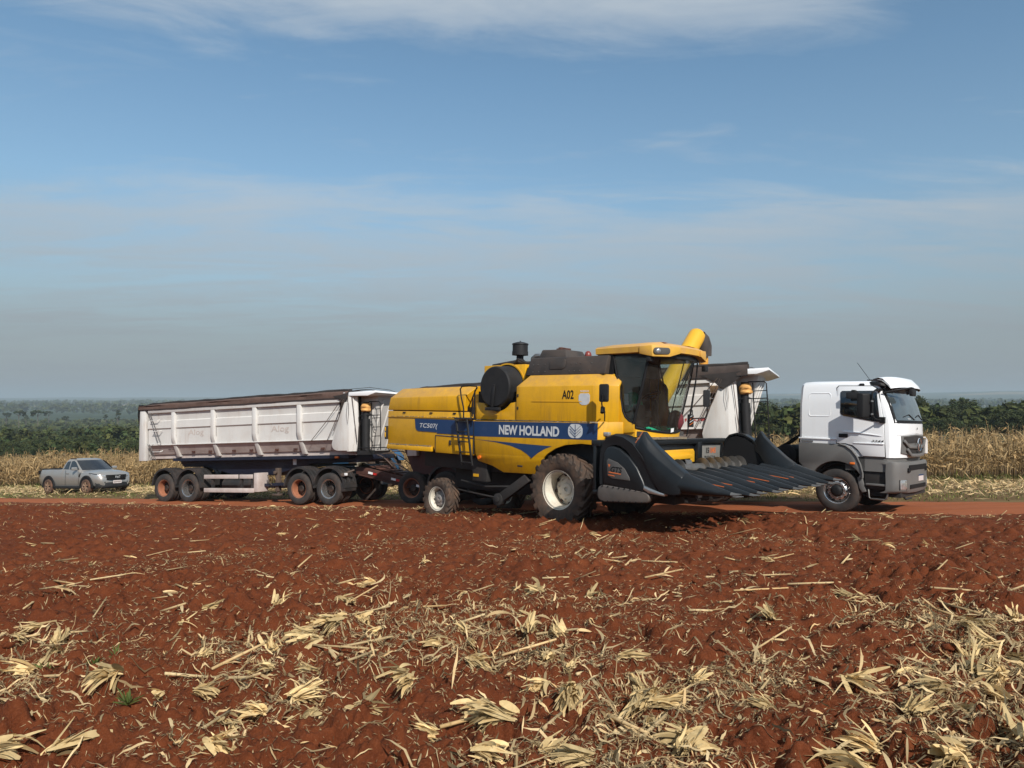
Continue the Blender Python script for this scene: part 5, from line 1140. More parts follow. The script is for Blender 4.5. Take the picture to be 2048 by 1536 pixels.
        # steps
        s1 = MB(); s1.box(.62, 1.30, Y(.78), Y(1.16), .62, 1.04); s1.build('step_well', 'dark', T, .01)
        s2 = MB(); s2.box(.66, 1.16, Y(.90), Y(1.22), .70, .75); s2.build('step', 'truckgrey', T, .012)
        s3 = MB(); s3.tube([(.70, Y(1.14), .62), (.72, Y(1.15), .42), (.76, Y(1.15), .39), (1.06, Y(1.15), .39), (1.10, Y(1.15), .43), (1.14, Y(1.14), .60)], .022, 8); s3.box(.76, 1.06, Y(.98), Y(1.17), .375, .405); s3.build('step', 'steelgrey', T, .006)
        sp_ = MB(); sp_.poly(rrect(.50, .62, 3.0, 3.09, .03), Y(1.10), Y(1.19), shift=lambda q: (q[0], q[1] - sg * .02, q[2])); sp_.build('roof_marker', 'blackplastic', T, .01)
        if sg < 0: text('model_number', '3344', 'black', door, (.80, -1.246, 1.715), (1, 0, 0), (0, 0, 1), .27, .05, shear=.25, bold=.02)
    # windscreen, frame strip, hood
    def skin(name, y0, y1, z0, z1, off, mat, parent, thick=.0, ny=15, nz=8, top=None):
        m_ = MB(); ys = np.linspace(y0, y1, ny); V = []; zs = np.linspace(0, 1, nz)
        for t in zs:
            for y in ys:
                a0 = z0(y) if callable(z0) else z0; a1 = z1(y) if callable(z1) else z1; z = a0 + (a1 - a0) * t; V.append((fr_x(y, z) + off, y, z))
        m_.add(V, [(i * ny + j, i * ny + j + 1, (i + 1) * ny + j + 1, (i + 1) * ny + j) for i in range(nz - 1) for j in range(ny - 1)])
        V2 = [(x - .03, y, z) for x, y, z in V]
        k = len(m_.v); m_.add(V2, [])
        rim_ = [j for j in range(ny)] + [i * ny + ny - 1 for i in range(1, nz)] + [(nz - 1) * ny + j for j in range(ny - 2, -1, -1)] + [i * ny for i in range(nz - 2, 0, -1)]
        for q in range(len(rim_)): a, b = rim_[q], rim_[(q + 1) % len(rim_)]; m_.f.append((a, b, b + k, a + k)); m_.mi.append(0)
        return m_.build(name, mat, parent, ang=40)
    skin('windscreen_frame', -1.10, 1.10, 2.165, 3.03, .016, 'black', T)
    skin('windscreen', -1.05, 1.05, 2.23, 2.985, .022, 'screenglass', T)
    skin('hood_panel', -1.04, 1.04, lambda y: 1.93 - .05 * abs(y), 2.155, .012, 'white', T)
    skin('grille_surround', -.90, .90, lambda y: 1.38 + .10 * abs(y), lambda y: 1.905 - .04 * abs(y), .016, 'truckgrey', T)
    g = skin('grille_opening', -.80, .80, lambda y: 1.70 + .06 * abs(y) * 0, lambda y: 1.875 - .04 * abs(y), .024, 'dark', T)
    g2 = skin('grille_opening', -.62, .62, 1.455, 1.585, .024, 'dark', T)
    for z0_, hw in ((1.60, .86), (1.405, .70)):
        b = MB(); pts = [(-hw, z0_ + .16), (-hw * .72, z0_ + .02), (0, z0_), (hw * .72, z0_ + .02), (hw, z0_ + .16)]
        for i in range(4): b.obox((fr_x(pts[i][0], 1.6) + .045, pts[i][0], pts[i][1]), (fr_x(pts[i + 1][0], 1.6) + .045, pts[i + 1][0], pts[i + 1][1]), .05, .075)
        b.build('grille_bar', 'truckgrey', T, .015)
    em = MB(); star(em, (0, 1.665), .145, 1.50); em.build('star_emblem', 'chrome', T)
    eb = MB(); star(eb, (.02, 2.04), .028, 1.445, .004); eb.build('hood_emblem', 'black', T)
    text('hood_lettering', 'Axor', 'black', T, (1.375, .82, 1.985), (-.15, 1, 0), (0, 0, 1), .16, .05, shear=.2)
    text('screen_lettering', 'facchini', 'whitetag', T, (fr_x(-.62, 2.27) + .016, -.66, 2.255), (.12, 1, 0), (-.2, 0, 1), .30, .04)
    wp = MB(); wp.tube([(fr_x(-.1, 2.25) + .03, -.1, 2.25), (fr_x(-.4, 2.36) + .03, -.4, 2.37), (fr_x(-.75, 2.31) + .03, -.75, 2.31)], .010, 5); wp.tube([(fr_x(.7, 2.25) + .03, .7, 2.25), (fr_x(.4, 2.36) + .03, .4, 2.37), (fr_x(.05, 2.31) + .03, .05, 2.31)], .010, 5); wp.build('wiper', 'black', T)
    # sun visor: smoked sides, white shell
    vs = MB(); ys = np.linspace(-1.15, 1.15, 17); secs = []
    for x_, z_, k_ in ((.93, 3.15, .96), (1.0, 3.235, .98), (1.12, 3.265, 1.0), (1.22, 3.24, 1.0), (1.36, 3.09, 1.0), (1.40, 3.01, 1.0), (1.385, 3.005, 1.0), (1.34, 3.08, 1.0), (1.2, 3.20, 1.0), (1.1, 3.22, 1.0)):
        secs.append([(x_ - .20 * (abs(y) / 1.15) ** 2.6, y * k_, z_ - .045 * (abs(y) / 1.15) ** 4) for y in ys])
    vs.loft(secs, closed=False, caps=False); vs.build('sun_visor', 'white', T, ang=50)
    vb = MB()
    for sg in (-1, 1): vb.loft([[(.72, sg * 1.12, 3.13), (.75, sg * 1.16, 3.05), (.74, sg * 1.0, 3.12)], [(.98, sg * 1.19, 3.10), (1.0, sg * 1.20, 3.03), (1.0, sg * .98, 3.14)], [(1.20, sg * 1.02, 3.03), (1.22, sg * 1.02, 2.97), (1.20, sg * .84, 3.04)], [(1.36, sg * .62, 3.0), (1.37, sg * .60, 2.965), (1.34, sg * .5, 3.02)]])
    vb.build('visor_bracket', 'blackplastic', T, .01)
    hmr = MB(); hmr.tube([(1.02, -1.17, 2.86), (1.3, -1.05, 2.93), (1.52, -.74, 2.99), (1.52, -.55, 2.98)], .022, 8); hmr.poly(rrect(-.80, -.50, 2.80, 2.96, .04), 1.49, 1.56, 'x'); hmr.build('front_mirror', 'blackplastic', T, .015)
    rk = MB(); rk.box(.1, .9, -.65, .35, 3.155, 3.18); rk.box(.55, .66, -.75, -.6, 3.15, 3.20); rk.box(.78, .86, -.2, -.1, 3.17, 3.215); rk.tube([(.62, -.68, 3.2), (.62, -.80, 3.12), (.55, -1.0, 3.10), (.5, -1.15, 3.0)], .008, 5); rk.build('roof_fitting', 'black', T, .006)
    at = MB(); at.tube([(.60, -.67, 3.18), (.30, -.67, 3.62)], .006, 5); at.build('antenna', 'black', T)
    # bumper
    bp = MB(); bz = [(.50, 1.33), (.54, 1.43), (.62, 1.46), (.80, 1.465), (1.0, 1.46), (1.20, 1.47), (1.265, 1.45), (1.275, 1.38)]
    ys = [-1.235, -1.225, -1.18, -1.08, -.9, -.6, 0, .6, .9, 1.08, 1.18, 1.225, 1.235]; rc = [-.36, -.24, -.14, -.08, -.035, -.01, 0, -.01, -.035, -.08, -.14, -.24, -.36]
    bp.loft([[(x + rc[i], y, z + (.05 * (abs(y) / 1.2) ** 2 if z < .6 else 0)) for i, y in enumerate(ys)] for z, x in bz], closed=False, caps=False); bmp = bp.build('bumper', 'truckgrey', T, ang=35)
    for y0, y1, z0, z1 in ((-.70, .70, 1.075, 1.195), (-.78, -.62, 1.03, 1.13), (.62, .78, 1.03, 1.13), (-.62, .62, .645, .735)):
        s_ = MB(); s_.poly(rrect(y0, y1, z0, z1, .02), 1.425, 1.472, 'x'); s_.build('bumper_slot', 'black', bmp)
    for sg in (-1, 1):
        lr = MB(); lr.poly(rrect(-.17, .17, .61, .89, .05), -.05, .012, 'x', shift=lambda q: (1.392 + q[0] - abs(q[1] + .0) * 0 - sg * q[1] * .22, sg * .955 + q[1], q[2])); rim_ = lr.build('headlamp_frame', 'blackplastic', bmp, .01)
        lp = MB(); lp.poly(rrect(-.135, .135, .64, .86, .04), -.02, .026, 'x', shift=lambda q: (1.394 + q[0] - sg * q[1] * .22, sg * .955 + q[1], q[2])); lp.build('headlamp', 'lampglass', rim_, .012)
    upg = MB(); upg.loft([[(x, y, z) for x, y, z in csec(z, 1.34, 1.16, .9)] for z in (1.2, 1.38)]); upg.build('bumper_gap', 'dark', T)
    pt = MB(); pt.box(1.468, 1.476, .02, .42, .80, .95); pl_ = pt.build('number_plate', 'plate', bmp); pb = MB(); pb.box(1.47, 1.479, .02, .42, .92, .95); pb.build('plate_band', 'blue', pl_)
    pln = MB(); pln.box(.6, 1.36, -1.0, 1.0, .45, .62); pln.tube([(1.30, -.6, .46), (1.36, -.6, .40), (1.36, -.2, .40)], .03, 6); pln.build('under_run_bar', 'dark', T, .02)
    m2 = MB(); m2.tube([(1.12, 1.25, 1.80), (1.25, 1.50, 1.82), (1.28, 1.55, 1.75), (1.28, 1.55, 1.42), (1.2, 1.48, 1.38), (1.1, 1.25, 1.40)], .016, 6); m2.box(1.24, 1.28, 1.38, 1.54, 1.42, 1.76); m2.build('entry_rail', 'trailerwhite', T)
    # wheels, chassis
    for sg in (-1, 1):
        put_wheel(T, TW['front'], (0, sg * 1.06, .522), sg > 0, name='front_wheel')
        wl = MB(); wl.tube([(.62 * math.cos(a), sg * 1.0, .54 + .62 * math.sin(a)) for a in np.linspace(.3, math.pi - .3, 12)], .02, 6)
        wl.poly([(-.7, 1.3), (.62, 1.3), (.62, .6), (.5, .9), (0, 1.16), (-.5, .95), (-.7, .8)], sg * .82, sg * .86); wl.build('wheel_well', 'dark', T)
    for x in (-3.3, -4.62):
        put_wheel(T, TW['red'], (x, -1.10, .44), name='rear_wheel'); put_wheel(T, TW['red'], (x, 1.10, .44), True, name='rear_wheel')
        put_wheel(T, TW['red'], (x, -.77, .44), name='inner_wheel'); put_wheel(T, TW['red'], (x, .77, .44), True, name='inner_wheel')
    cs = MB()
    for sg in (-1, 1): cs.box(-5.2, 1.2, sg * .34, sg * .43, .78, 1.04)
    cs.box(-.2, .2, -.9, .9, .42, .58); cs.cyl((-3.3, -.9, .44), (-3.3, .9, .44), .12, n=12); cs.cyl((-4.62, -.9, .44), (-4.62, .9, .44), .12, n=12); cs.box(-.9, 1.1, -.8, .8, .75, 1.35); cs.build('chassis', 'dark', T, .01)
    ft = MB(); ft.poly(rrect(-2.5, -1.1, .42, .98, .10), -1.1, -.55); ft.build('fuel_tank', 'dark', T, .03)
    mf = MB(); mf.box(-2.9, -2.78, -1.12, -.7, .30, .75); mf.build('mud_flap', 'truckgrey', T)
    ac = MB(); ac.cyl((-1.35, -.9, 1.30), (-1.35, .2, 1.30), .26, n=24); ac.cyl((-1.35, -.92, 1.30), (-1.35, -.9, 1.30), .12, n=16); ac.build('air_cleaner', 'black', T, .01)
    ho = MB()
    for k in range(4): ho.tube([(-.92, -.5 + .12 * k, 1.9), (-1.15, -.5 + .12 * k, 1.84 + .03 * k), (-1.5, -.45 + .12 * k, 1.62), (-1.9, -.35 + .1 * k, 1.4)], .018, 6)
    ho.box(-1.12, -.9, -.7, .1, 1.55, 1.95); ho.build('air_hose', 'black', T)
    fw = MB(); fw.poly([(-4.5, -.45), (-3.6, -.45), (-3.3, -.2), (-3.3, .2), (-3.6, .45), (-4.5, .45)], 1.12, 1.22, 'z'); fw.build('fifth_wheel', 'dark', T, .01)
    return T
build_truck()

# ================================================================== PICKUP
def build_pickup():
    FR = Frame(-19.36, 35.24, 27); FR.M = FR.M @ Matrix.Scale(1.05, 4)
    P = thing('pickup_truck', 'silver pickup truck with dusty wheels parked beside the road', 'pickup', FR.M)
    W = .865
    def sec(x, zb, zt, w, crown, tuck=.05, sh=.10):
        half = [(w - tuck - .04, zb), (w - tuck, zb + .06), (w, zb + (zt - zb) * .45), (w - .01, zt - sh), (w - .05, zt - .02), (w - .12, zt), (w * .5, zt + crown), (0, zt + crown)]
        L = [(x, -y, z) for y, z in half] + [(x, y, z) for y, z in half[-2::-1]]
        return L
    b = MB()
    b.loft([sec(-3.57, .48, .98, W - .10, 0, .0), sec(-3.52, .40, 1.08, W - .05, 0), sec(-3.3, .36, 1.12, W - .01, 0), sec(-2.74, .34, 1.13, W, 0), sec(-1.9, .30, 1.12, W, 0), sec(-1.75, .30, 1.08, W, 0), sec(-.80, .30, 1.03, W, 0), sec(-.70, .30, 1.02, W, .03), sec(-.2, .32, 1.00, W, .06), sec(.30, .34, .955, W - .01, .065), sec(.58, .36, .90, W - .05, .06), sec(.74, .36, .82, W - .14, .04), sec(.82, .38, .70, W - .22, .02)])
    body = b.build('body', 'silverpaint', P, ang=38)
    # cab
    g = MB()
    def cs(z, xr, xf, w, bow=.10): 
        pts = [(xr, -w + .05), (xr + .05, -w), (xf - .28, -w), (xf - .12, -w + .06), (xf - .02, -w * .5), (xf, 0)]
        pts += [(x, -y) for x, y in pts[-2::-1]]
        return [(x, y, z) for x, y in pts]
    g.loft([cs(1.0, -1.95, -.34, .81), cs(1.08, -1.90, -.44, .80), cs(1.28, -1.80, -.72, .755), cs(1.46, -1.68, -.97, .70), cs(1.545, -1.60, -1.10, .66), cs(1.585, -1.52, -1.25, .55), cs(1.595, -1.45, -1.35, .3)]); g.build('cab', 'silverpaint', P, ang=40)
    zz_ = [1.0, 1.08, 1.28, 1.46, 1.545]; xf_ = [-.34, -.44, -.72, -.97, -1.10]; w_ = [.81, .80, .755, .70, .66]
    xfz = lambda z: float(np.interp(z, zz_, xf_)); wz = lambda z: float(np.interp(z, zz_, w_))
    ws = MB(); V = []; nz, ny = 6, 11
    for i in range(nz):
        z = 1.06 + .44 * i / (nz - 1); wv = wz(z) - .09
        for j in range(ny):
            y = -wv + 2 * wv * j / (ny - 1); a = abs(y) / wz(z); V.append((xfz(z) - (.02 * (a / .5) if a < .5 else .02 + (a - .5) / .42 * .10) + .012, y, z))
    ws.add(V, [(i * ny + j, i * ny + j + 1, (i + 1) * ny + j + 1, (i + 1) * ny + j) for i in range(nz - 1) for j in range(ny - 1)]); ws.build('windscreen', 'panelglass2', P)
    for sg in (-1, 1):
        def onside(pts, off): return [(x, sg * (wz(z) + off), z) for x, z in pts]
        for nm, pts in (('door_window', [(-1.30, 1.10), (-1.28, 1.46), (-1.12, 1.485), (-.93, 1.40), (-.74, 1.24), (-.62, 1.10)]), ('rear_quarter_window', [(-1.72, 1.12), (-1.58, 1.44), (-1.35, 1.465), (-1.37, 1.10)])):
            wn = MB(); wn.add(onside(pts, .010), [tuple(range(len(pts)))]); wn.build(nm, 'panelglass2', P)
        dl = MB()
        for q in ([(-1.50, .40), (-1.50, 1.08)], [(-.56, .40), (-.52, .7), (-.60, 1.02)]):
            for k in range(len(q) - 1): dl.obox((q[k][0], sg * (W + .002), q[k][1]), (q[k + 1][0], sg * (W + .002), q[k + 1][1]), .004, .012, up=(1, 0, 0))
        dl.build('door_gap', 'black', P)
        h = MB(); h.obox((-1.44, sg * (W + .01), .93), (-1.26, sg * (W + .01), .92), .03, .035); h.build('door_handle', 'silverpaint', P, .008)
        mr = MB(); mr.poly(rrect(-.12, .12, 1.06, 1.20, .05), -.05, .06, 'x', shift=lambda q: (-.72 + q[0], sg * (W + .09) + q[1], q[2])); mr.build('mirror', 'silverpaint', P, .03)
        sk = MB(); sk.box(-2.35, -.38, sg * (W - .05), sg * (W + .012), .24, .36); sk.build('side_skirt', 'blackplastic', P, .02)
        for xw in (0, -2.74):
            ar = MB(); ar.poly([(xw + .40 * math.cos(a), .34 + .42 * math.sin(a)) for a in np.linspace(-.15, math.pi + .15, 20)], sg * (W - .1), sg * (W + .006)); ar.build('wheel_well', 'black', P)
            rg = MB(); n = 18; A = [(xw + .40 * math.cos(a), .34 + .42 * math.sin(a)) for a in np.linspace(-.12, math.pi + .12, n)]; B = [(xw + .46 * math.cos(a), .34 + .49 * math.sin(a)) for a in np.linspace(-.12, math.pi + .12, n)]
            rg.poly(A + B[::-1], sg * (W - .02), sg * (W + .02)); rg.build('arch_trim', 'blackplastic', P, .005)
        fv = MB(); fv.poly([(-.48, .74), (-.40, .92), (-.46, .93), (-.54, .78)], sg * (W - .01), sg * (W + .008)); fv.build('fender_vent', 'black', P)
        tl = MB(); tl.poly([(-3.56, .88), (-3.56, 1.06), (-3.38, 1.08), (-3.44, .90)], sg * (W - .12), sg * (W - .015)); tl.build('tail_light', 'black', P, .01)
        hl = MB(); hl.loft([[(.20, sg * (W - .0), .92), (.20, sg * (W - .0), .86), (.1, sg * (W - .1), .86), (.1, sg * (W - .1), .92)], [(.62, sg * (W - .09), .855), (.63, sg * (W - .08), .74), (.5, sg * (W - .2), .74), (.5, sg * (W - .2), .855)], [(.835, sg * (W - .36), .81), (.845, sg * (W - .36), .73), (.7, sg * (W - .4), .73), (.7, sg * (W - .4), .81)]]); hl.build('headlamp', 'lampglass', P, .008)
        hk = MB(); hk.loft([[(.18, sg * (W + .003), .935), (.18, sg * (W + .003), .90), (.1, sg * (W - .1), .90), (.1, sg * (W - .1), .935)], [(.62, sg * (W - .085), .875), (.63, sg * (W - .085), .845), (.5, sg * (W - .2), .845), (.5, sg * (W - .2), .875)]]); hk.build('headlamp_brow', 'black', P)
        fo = MB(); fo.loft([[(.66, sg * (W - .13), .56), (.68, sg * (W - .13), .48), (.5, sg * (W - .2), .48), (.5, sg * (W - .2), .56)], [(.84, sg * (W - .34), .54), (.85, sg * (W - .34), .47), (.7, sg * (W - .4), .47), (.7, sg * (W - .4), .54)]]); fo.build('fog_recess', 'black', P, .01)
    gr = MB(); gr.loft([[(x, y, z) for z in (.60, .65, .80, .83)] for x, y in ((.80, -.50), (.865, -.36), (.89, 0), (.865, .36), (.80, .50))], closed=False, caps=False); gg = gr.build('grille', 'black', P)
    for k in range(3):
        s_ = MB(); z = .65 + .055 * k; s_.tube([(.812, -.48, z), (.877, -.34, z), (.902, 0, z), (.877, .34, z), (.812, .48, z)], .010, 6); s_.build('grille_slat', 'blackplastic', gg)
    text('grille_lettering', 'FIAT', 'silver', gg, (.915, -.11, .68), (0, 1, 0), (0, 0, 1), .24, .10)
    lb = MB(); lb.loft([[(x - .03, y, .50), (x, y, .44), (x + .01, y, .32), (x - .04, y, .25)] for x, y in ((.55, -.80), (.70, -.72), (.84, -.50), (.885, 0), (.84, .50), (.70, .72), (.55, .80))], closed=False, caps=False); lb.build('lower_bumper', 'blackplastic', P)
    pl = MB(); pl.box(.895, .905, -.20, .20, .45, .58); p_ = pl.build('number_plate', 'plate', P); text('plate_writing', 'QUP1E37', 'black', p_, (.906, -.17, .475), (0, 1, 0), (0, 0, 1), .34, .07, bold=.02)
    bd = MB(); bd.box(-3.52, -1.92, -W + .03, -W + .11, 1.12, 1.155); bd.box(-3.52, -1.92, W - .11, W - .03, 1.12, 1.155); bd.box(-3.55, -3.45, -W + .08, W - .08, 1.10, 1.15); bd.build('bed_rail', 'blackplastic', P, .01)
    tb = MB(); tb.box(-3.45, -1.95, -W + .12, W - .12, 1.115, 1.13); tb.build('bed_cover', 'black', P)
    rb = MB(); rb.poly([(-2.22, 1.12), (-1.98, 1.40), (-1.92, 1.40), (-1.92, 1.12)], -.10, -.04); rb.tube([(-2.05, -.6, 1.14), (-2.02, -.55, 1.30), (-2.0, .55, 1.30), (-2.05, .6, 1.14)], .03, 8); rb.build('roll_bar', 'black', P)
    ra = MB()
    ra.box(-1.55, -1.12, -.62, -.59, 1.565, 1.60); ra.build('roof_rail', 'black', P, .008)
    rbp = MB(); rbp.box(-3.66, -3.5, -.72, .72, .36, .58); rbp.build('rear_bumper', 'blackplastic', P, .03)
    t = MB(); t.lathe([(.20, -.085), (.215, -.10), (.29, -.105), (.318, -.09), (.328, -.05), (.33, 0), (.328, .05), (.318, .09), (.29, .105), (.2, .09)], (0, 0, 0), (0, 1, 0), 32)
    r = MB(); r.lathe([(.205, -.09), (.215, -.10), (.20, -.085), (.185, -.04), (.185, .08)], (0, 0, 0), (0, 1, 0), 32); r.cyl((0, -.10, 0), (0, -.04, 0), .05, n=14); r.lathe([(.001, -.075), (.190, -.075)], (0, 0, 0), (0, 1, 0), 20, mi=1)
    for k in range(6):
        a = 2 * math.pi * k / 6
        for d in (-.16, .16): r.obox((.035 * math.sin(a), -.090, .035 * math.cos(a)), (.200 * math.sin(a + d), -.090, .200 * math.cos(a + d)), .025, .034, up=(0, 1, 0))
    pw = proto_of(t, [('rim', r, ['rimred2', 'black'])], 'tyredust')
    for x in (0, -2.74):
        put_wheel(P, pw, (x, -.805, .33)); put_wheel(P, pw, (x, .805, .33), True)
    fl = MB(); fl.box(-3.3, .6, -.7, .7, .22, .40); fl.build('underbody', 'black', P)
MT['panelglass2'] = M('pickup glazing', (.010, .011, .013), .07, var=.25, vs=3, coat=1.0, dust=.15, dustcol=(.16, .12, .09))
MT['rimred2'] = M('dusty alloy', (.33, .22, .15), .55, metal=.2, var=.2, dust=.6, dustcol=(.30, .15, .085), ds=6)
MT['tyredust'] = M('red dusty tyre', (.05, .032, .024), .85, var=.2, dust=.8, dustcol=(.19, .09, .05), ds=5)
build_pickup()

# ================================================================== BLUE TRACTOR seen between the trailers
def build_tractor():
    x, y = -6.0, 32.6
    FR = Frame(x, y, 180 + 26)
    T = thing('farm_tractor', 'blue tractor mostly hidden behind the gap between the trailers', 'tractor', FR.M)
    a, r, h = lug_wheel(.80, .42, .45, 18, .04, 0, 0, 8, dish=.14)
    p1 = proto_of(a, [('rim', r, 'rimcream'), ('hub', h, ['hubgrey', 'hubdark'])], 'tyrelug')
    a, r, h = lug_wheel(.46, .26, .25, 16, .03, 0, 0, 6, dish=.08)
    p2 = proto_of(a, [('rim', r, 'rimcream'), ('hub', h, ['hubgrey', 'hubdark'])], 'tyrelug')
    for s in (-1, 1):
        put_wheel(T, p1, (0, s * .80, .80), s > 0, name='rear_wheel'); put_wheel(T, p2, (2.15, s * .72, .46), s > 0, name='front_wheel')
        f = MB(); A = [(.98 * math.cos(t), .88 + 1.0 * math.sin(t)) for t in np.linspace(.35, 2.75, 14)]; B = [(.93 * math.cos(t), .88 + .95 * math.sin(t)) for t in np.linspace(2.75, .35, 14)]
        f.poly(A + B, s * .55, s * 1.02); f.build('fender', 'tractorblue', T, .02)
    b = MB(); b.loft([[(.55, -.30, .95), (.55, .30, .95), (.55, .28, 1.55), (.55, -.28, 1.55)], [(1.6, -.28, .95), (1.6, .28, .95), (1.6, .26, 1.50), (1.6, -.26, 1.50)], [(2.5, -.24, .90), (2.5, .24, .90), (2.45, .20, 1.36), (2.45, -.20, 1.36)]]); b.build('hood', 'tractorblue', T, .05)
    c = MB(); c.box(-.5, 2.3, -.22, .22, .6, .98); c.cyl((0, -.7, .8), (0, .7, .8), .12, n=12); c.cyl((2.15, -.65, .46), (2.15, .65, .46), .07, n=12); c.box(1.95, 2.3, -.12, .12, .46, .9); c.build('chassis', 'dark', T, .02)
    s = MB(); s.box(-.35, .15, -.25, .25, 1.20, 1.32); s.box(-.42, -.32, -.25, .25, 1.30, 1.70); s.box(-.3, .1, -.2, .2, .95, 1.2); s.build('seat', 'black', T, .03)
    w = MB(); w.tube([(.52 + .07 * math.cos(t), .19 * math.cos(t + 1.57), 1.66 + .17 * math.sin(t + 1.57) * .35) for t in np.linspace(0, 6.28, 18)], .015, 6); w.tube([(.6, 0, 1.4), (.52, 0, 1.66)], .02, 6); w.build('steering_wheel', 'black', T)
    e = MB(); e.tube([(1.5, .12, 1.5), (1.5, .12, 2.0)], .03, 8); e.build('exhaust_pipe', 'black', T)
build_tractor()

# ================================================================== PLANTS AND LITTER
RNG = np.random.default_rng(11)
def straw_mat(name, c0, c1, trans=.25):
    m = bpy.data.materials.new(name); m.use_nodes = True
    t = NT(m.node_tree); b = t.n['Principled BSDF']
    a = t.new('ShaderNodeAttribute', attribute_name='Col'); tc = t.new('ShaderNodeTexCoord')
    n = t.noise(tc.outputs['Object'], 22, 3, .6)
    c = t.mix(t.ramp(n, [(.3, 0.0), (.7, 1.0)]), c0, c1)
    c = t.mix(1.0, c, a.outputs['Color'], 'MULTIPLY')
    t.link(c, b.inputs['Base Color']); b.inputs['Roughness'].default_value = .75; b.inputs['Specular IOR Level'].default_value = .25
    if trans:
        tr = t.new('ShaderNodeBsdfTranslucent'); t.link(c, tr.inputs[0]); mx = t.new('ShaderNodeMixShader'); mx.inputs[0].default_value = trans
        o = t.n['Material Output']; t.link(b.outputs[0], mx.inputs[1]); t.link(tr.outputs[0], mx.inputs[2]); t.link(mx.outputs[0], o.inputs[0])
    return m
MT['straw'] = straw_mat('dry straw', (.60, .455, .24), (.78, .625, .37), .22)
MT['corn'] = straw_mat('dry corn leaf', (.40, .285, .14), (.55, .41, .215), .25)
MT['leaf'] = straw_mat('foliage', (.036, .047, .016), (.060, .073, .024), .15)
MT['grass'] = straw_mat('verge grass', (.075, .115, .026), (.12, .155, .044), .25)
MT['bark'] = M('bark', (.10, .085, .07), .9, var=.3, vs=4, bump=.4, bs=12)

def strips(P, yaw, L, W, pitch, curl, bend, roll, cols, seg=4, taper=1.0, zfun=None, follow=.8):
    """n flat leaf strips laid about points P; returns V,F,C"""
    n = len(P); s = np.linspace(0, 1, seg + 1)[None, :]
    ca, sa = np.cos(yaw)[:, None], np.sin(yaw)[:, None]
    u = L[:, None] * s; lat = bend[:, None] * L[:, None] * (s - .5) ** 2
    up = np.sin(pitch)[:, None] * u + curl[:, None] * L[:, None] * (s * s) ; fl = np.cos(pitch)[:, None] * u
    X = P[:, 0:1] + ca * fl - sa * lat; Y = P[:, 1:2] + sa * fl + ca * lat; Z = P[:, 2:3] + up
    if zfun is not None:
        g0 = zfun(P[:, 0], P[:, 1])[:, None]; gg = zfun(X.ravel(), Y.ravel()).reshape(X.shape); Z = Z + follow * (gg - g0)
    w = W[:, None] * .5 * (1 - np.abs(2 * s - 1) ** 2.2 * taper * .92)
    cr, sr = np.cos(roll)[:, None], np.sin(roll)[:, None]
    ox, oy, oz = -sa * w * cr, ca * w * cr, w * sr
    A = np.stack([X + ox, Y + oy, Z + oz], -1); B = np.stack([X - ox, Y - oy, Z - oz], -1)
    V = np.stack([A, B], 2).reshape(n, -1, 3)
    k = (np.arange(seg) * 2)[None, :, None]; f = np.array([0, 1, 3, 2])[None, None, :] + k
    F = (f + (np.arange(n) * (seg + 1) * 2)[:, None, None]).reshape(-1, 4)
    C = np.repeat(cols, (seg + 1) * 2, 0)
    return V.reshape(-1, 3), F, C
def join(parts):
    V, F, C, o = [], [], [], 0
    for v, f, c in parts: V.append(v); F.append(f + o); C.append(c); o += len(v)
    return np.concatenate(V), np.concatenate(F), np.concatenate(C)
def tone(n, lo=.6, hi=1.1, warm=.06):
    t = RNG.uniform(lo, hi, (n, 1)); w = np.abs(RNG.normal(0, warm, (n, 1))) + .02; return np.concatenate([t * (1 + w), t, t * (1 - w)], 1)
def tubes(P, Q, r, cols, n=6):
    """straight stalks from P to Q"""
    d = Q - P; L = np.linalg.norm(d, axis=1, keepdims=True); d = d / L
    a = np.cross(d, np.array([0, 0, 1.0])); a /= np.maximum(np.linalg.norm(a, axis=1, keepdims=True), 1e-6); b = np.cross(d, a)
    th = np.arange(n) * 2 * np.pi / n
    ring = a[:, None] * np.cos(th)[None, :, None] + b[:, None] * np.sin(th)[None, :, None]
    secs = [P[:, None] + ring * r[:, None, None], (P * .5 + Q * .5)[:, None] + ring * (r * .9)[:, None, None], Q[:, None] + ring * (r * .75)[:, None, None], Q[:, None] + ring * 1e-4]
    secs = [P[:, None] + ring * 1e-4] + secs
    V = np.stack(secs, 1).reshape(len(P), -1, 3); m = len(secs)
    i = np.arange(n); j = (i + 1) % n
    f = np.concatenate([np.stack([k * n + i, k * n + j, (k + 1) * n + j, (k + 1) * n + i], -1) for k in range(m - 1)])
    F = (f[None] + (np.arange(len(P)) * m * n)[:, None, None]).reshape(-1, 4)
    return V.reshape(-1, 3), F, np.repeat(cols, m * n, 0)
def in_fan(n, r0, r1, half=44):
    r = np.sqrt(RNG.uniform(r0 * r0, r1 * r1, n)); a = np.radians(RNG.uniform(-half, half, n)); x, y = r * np.sin(a), r * np.cos(a)
    k = y < road_near(x) - .05; return x[k], y[k]
def litter_density(x, y):
    big = fbm(x / 1.15, y / 1.15, 3, 97); d = np.clip((big - .47) * 5.0, 0, 1)
    near = np.clip((8.2 - y) / 2.6, 0, 1) * np.clip(.72 + .35 * x / 3, .5, 1)
    mid = .32 * np.clip((16 - y) / 5, 0, 1)
    row = np.exp(-((road_near(x) - y - 1.2) / .55) ** 2) * .95 * (x < 1) + np.exp(-((road_near(x) - y - .6) / .45) ** 2) * .5 * (x > 0)
    return np.clip(.15 + d * (near * .80 + mid) + row * np.clip(.3 + 1.2 * d, 0, 1.1), 0, 1)
def pick(x, y, f=1.0):
    k = RNG.random(len(x)) < litter_density(x, y) * f; return x[k], y[k]
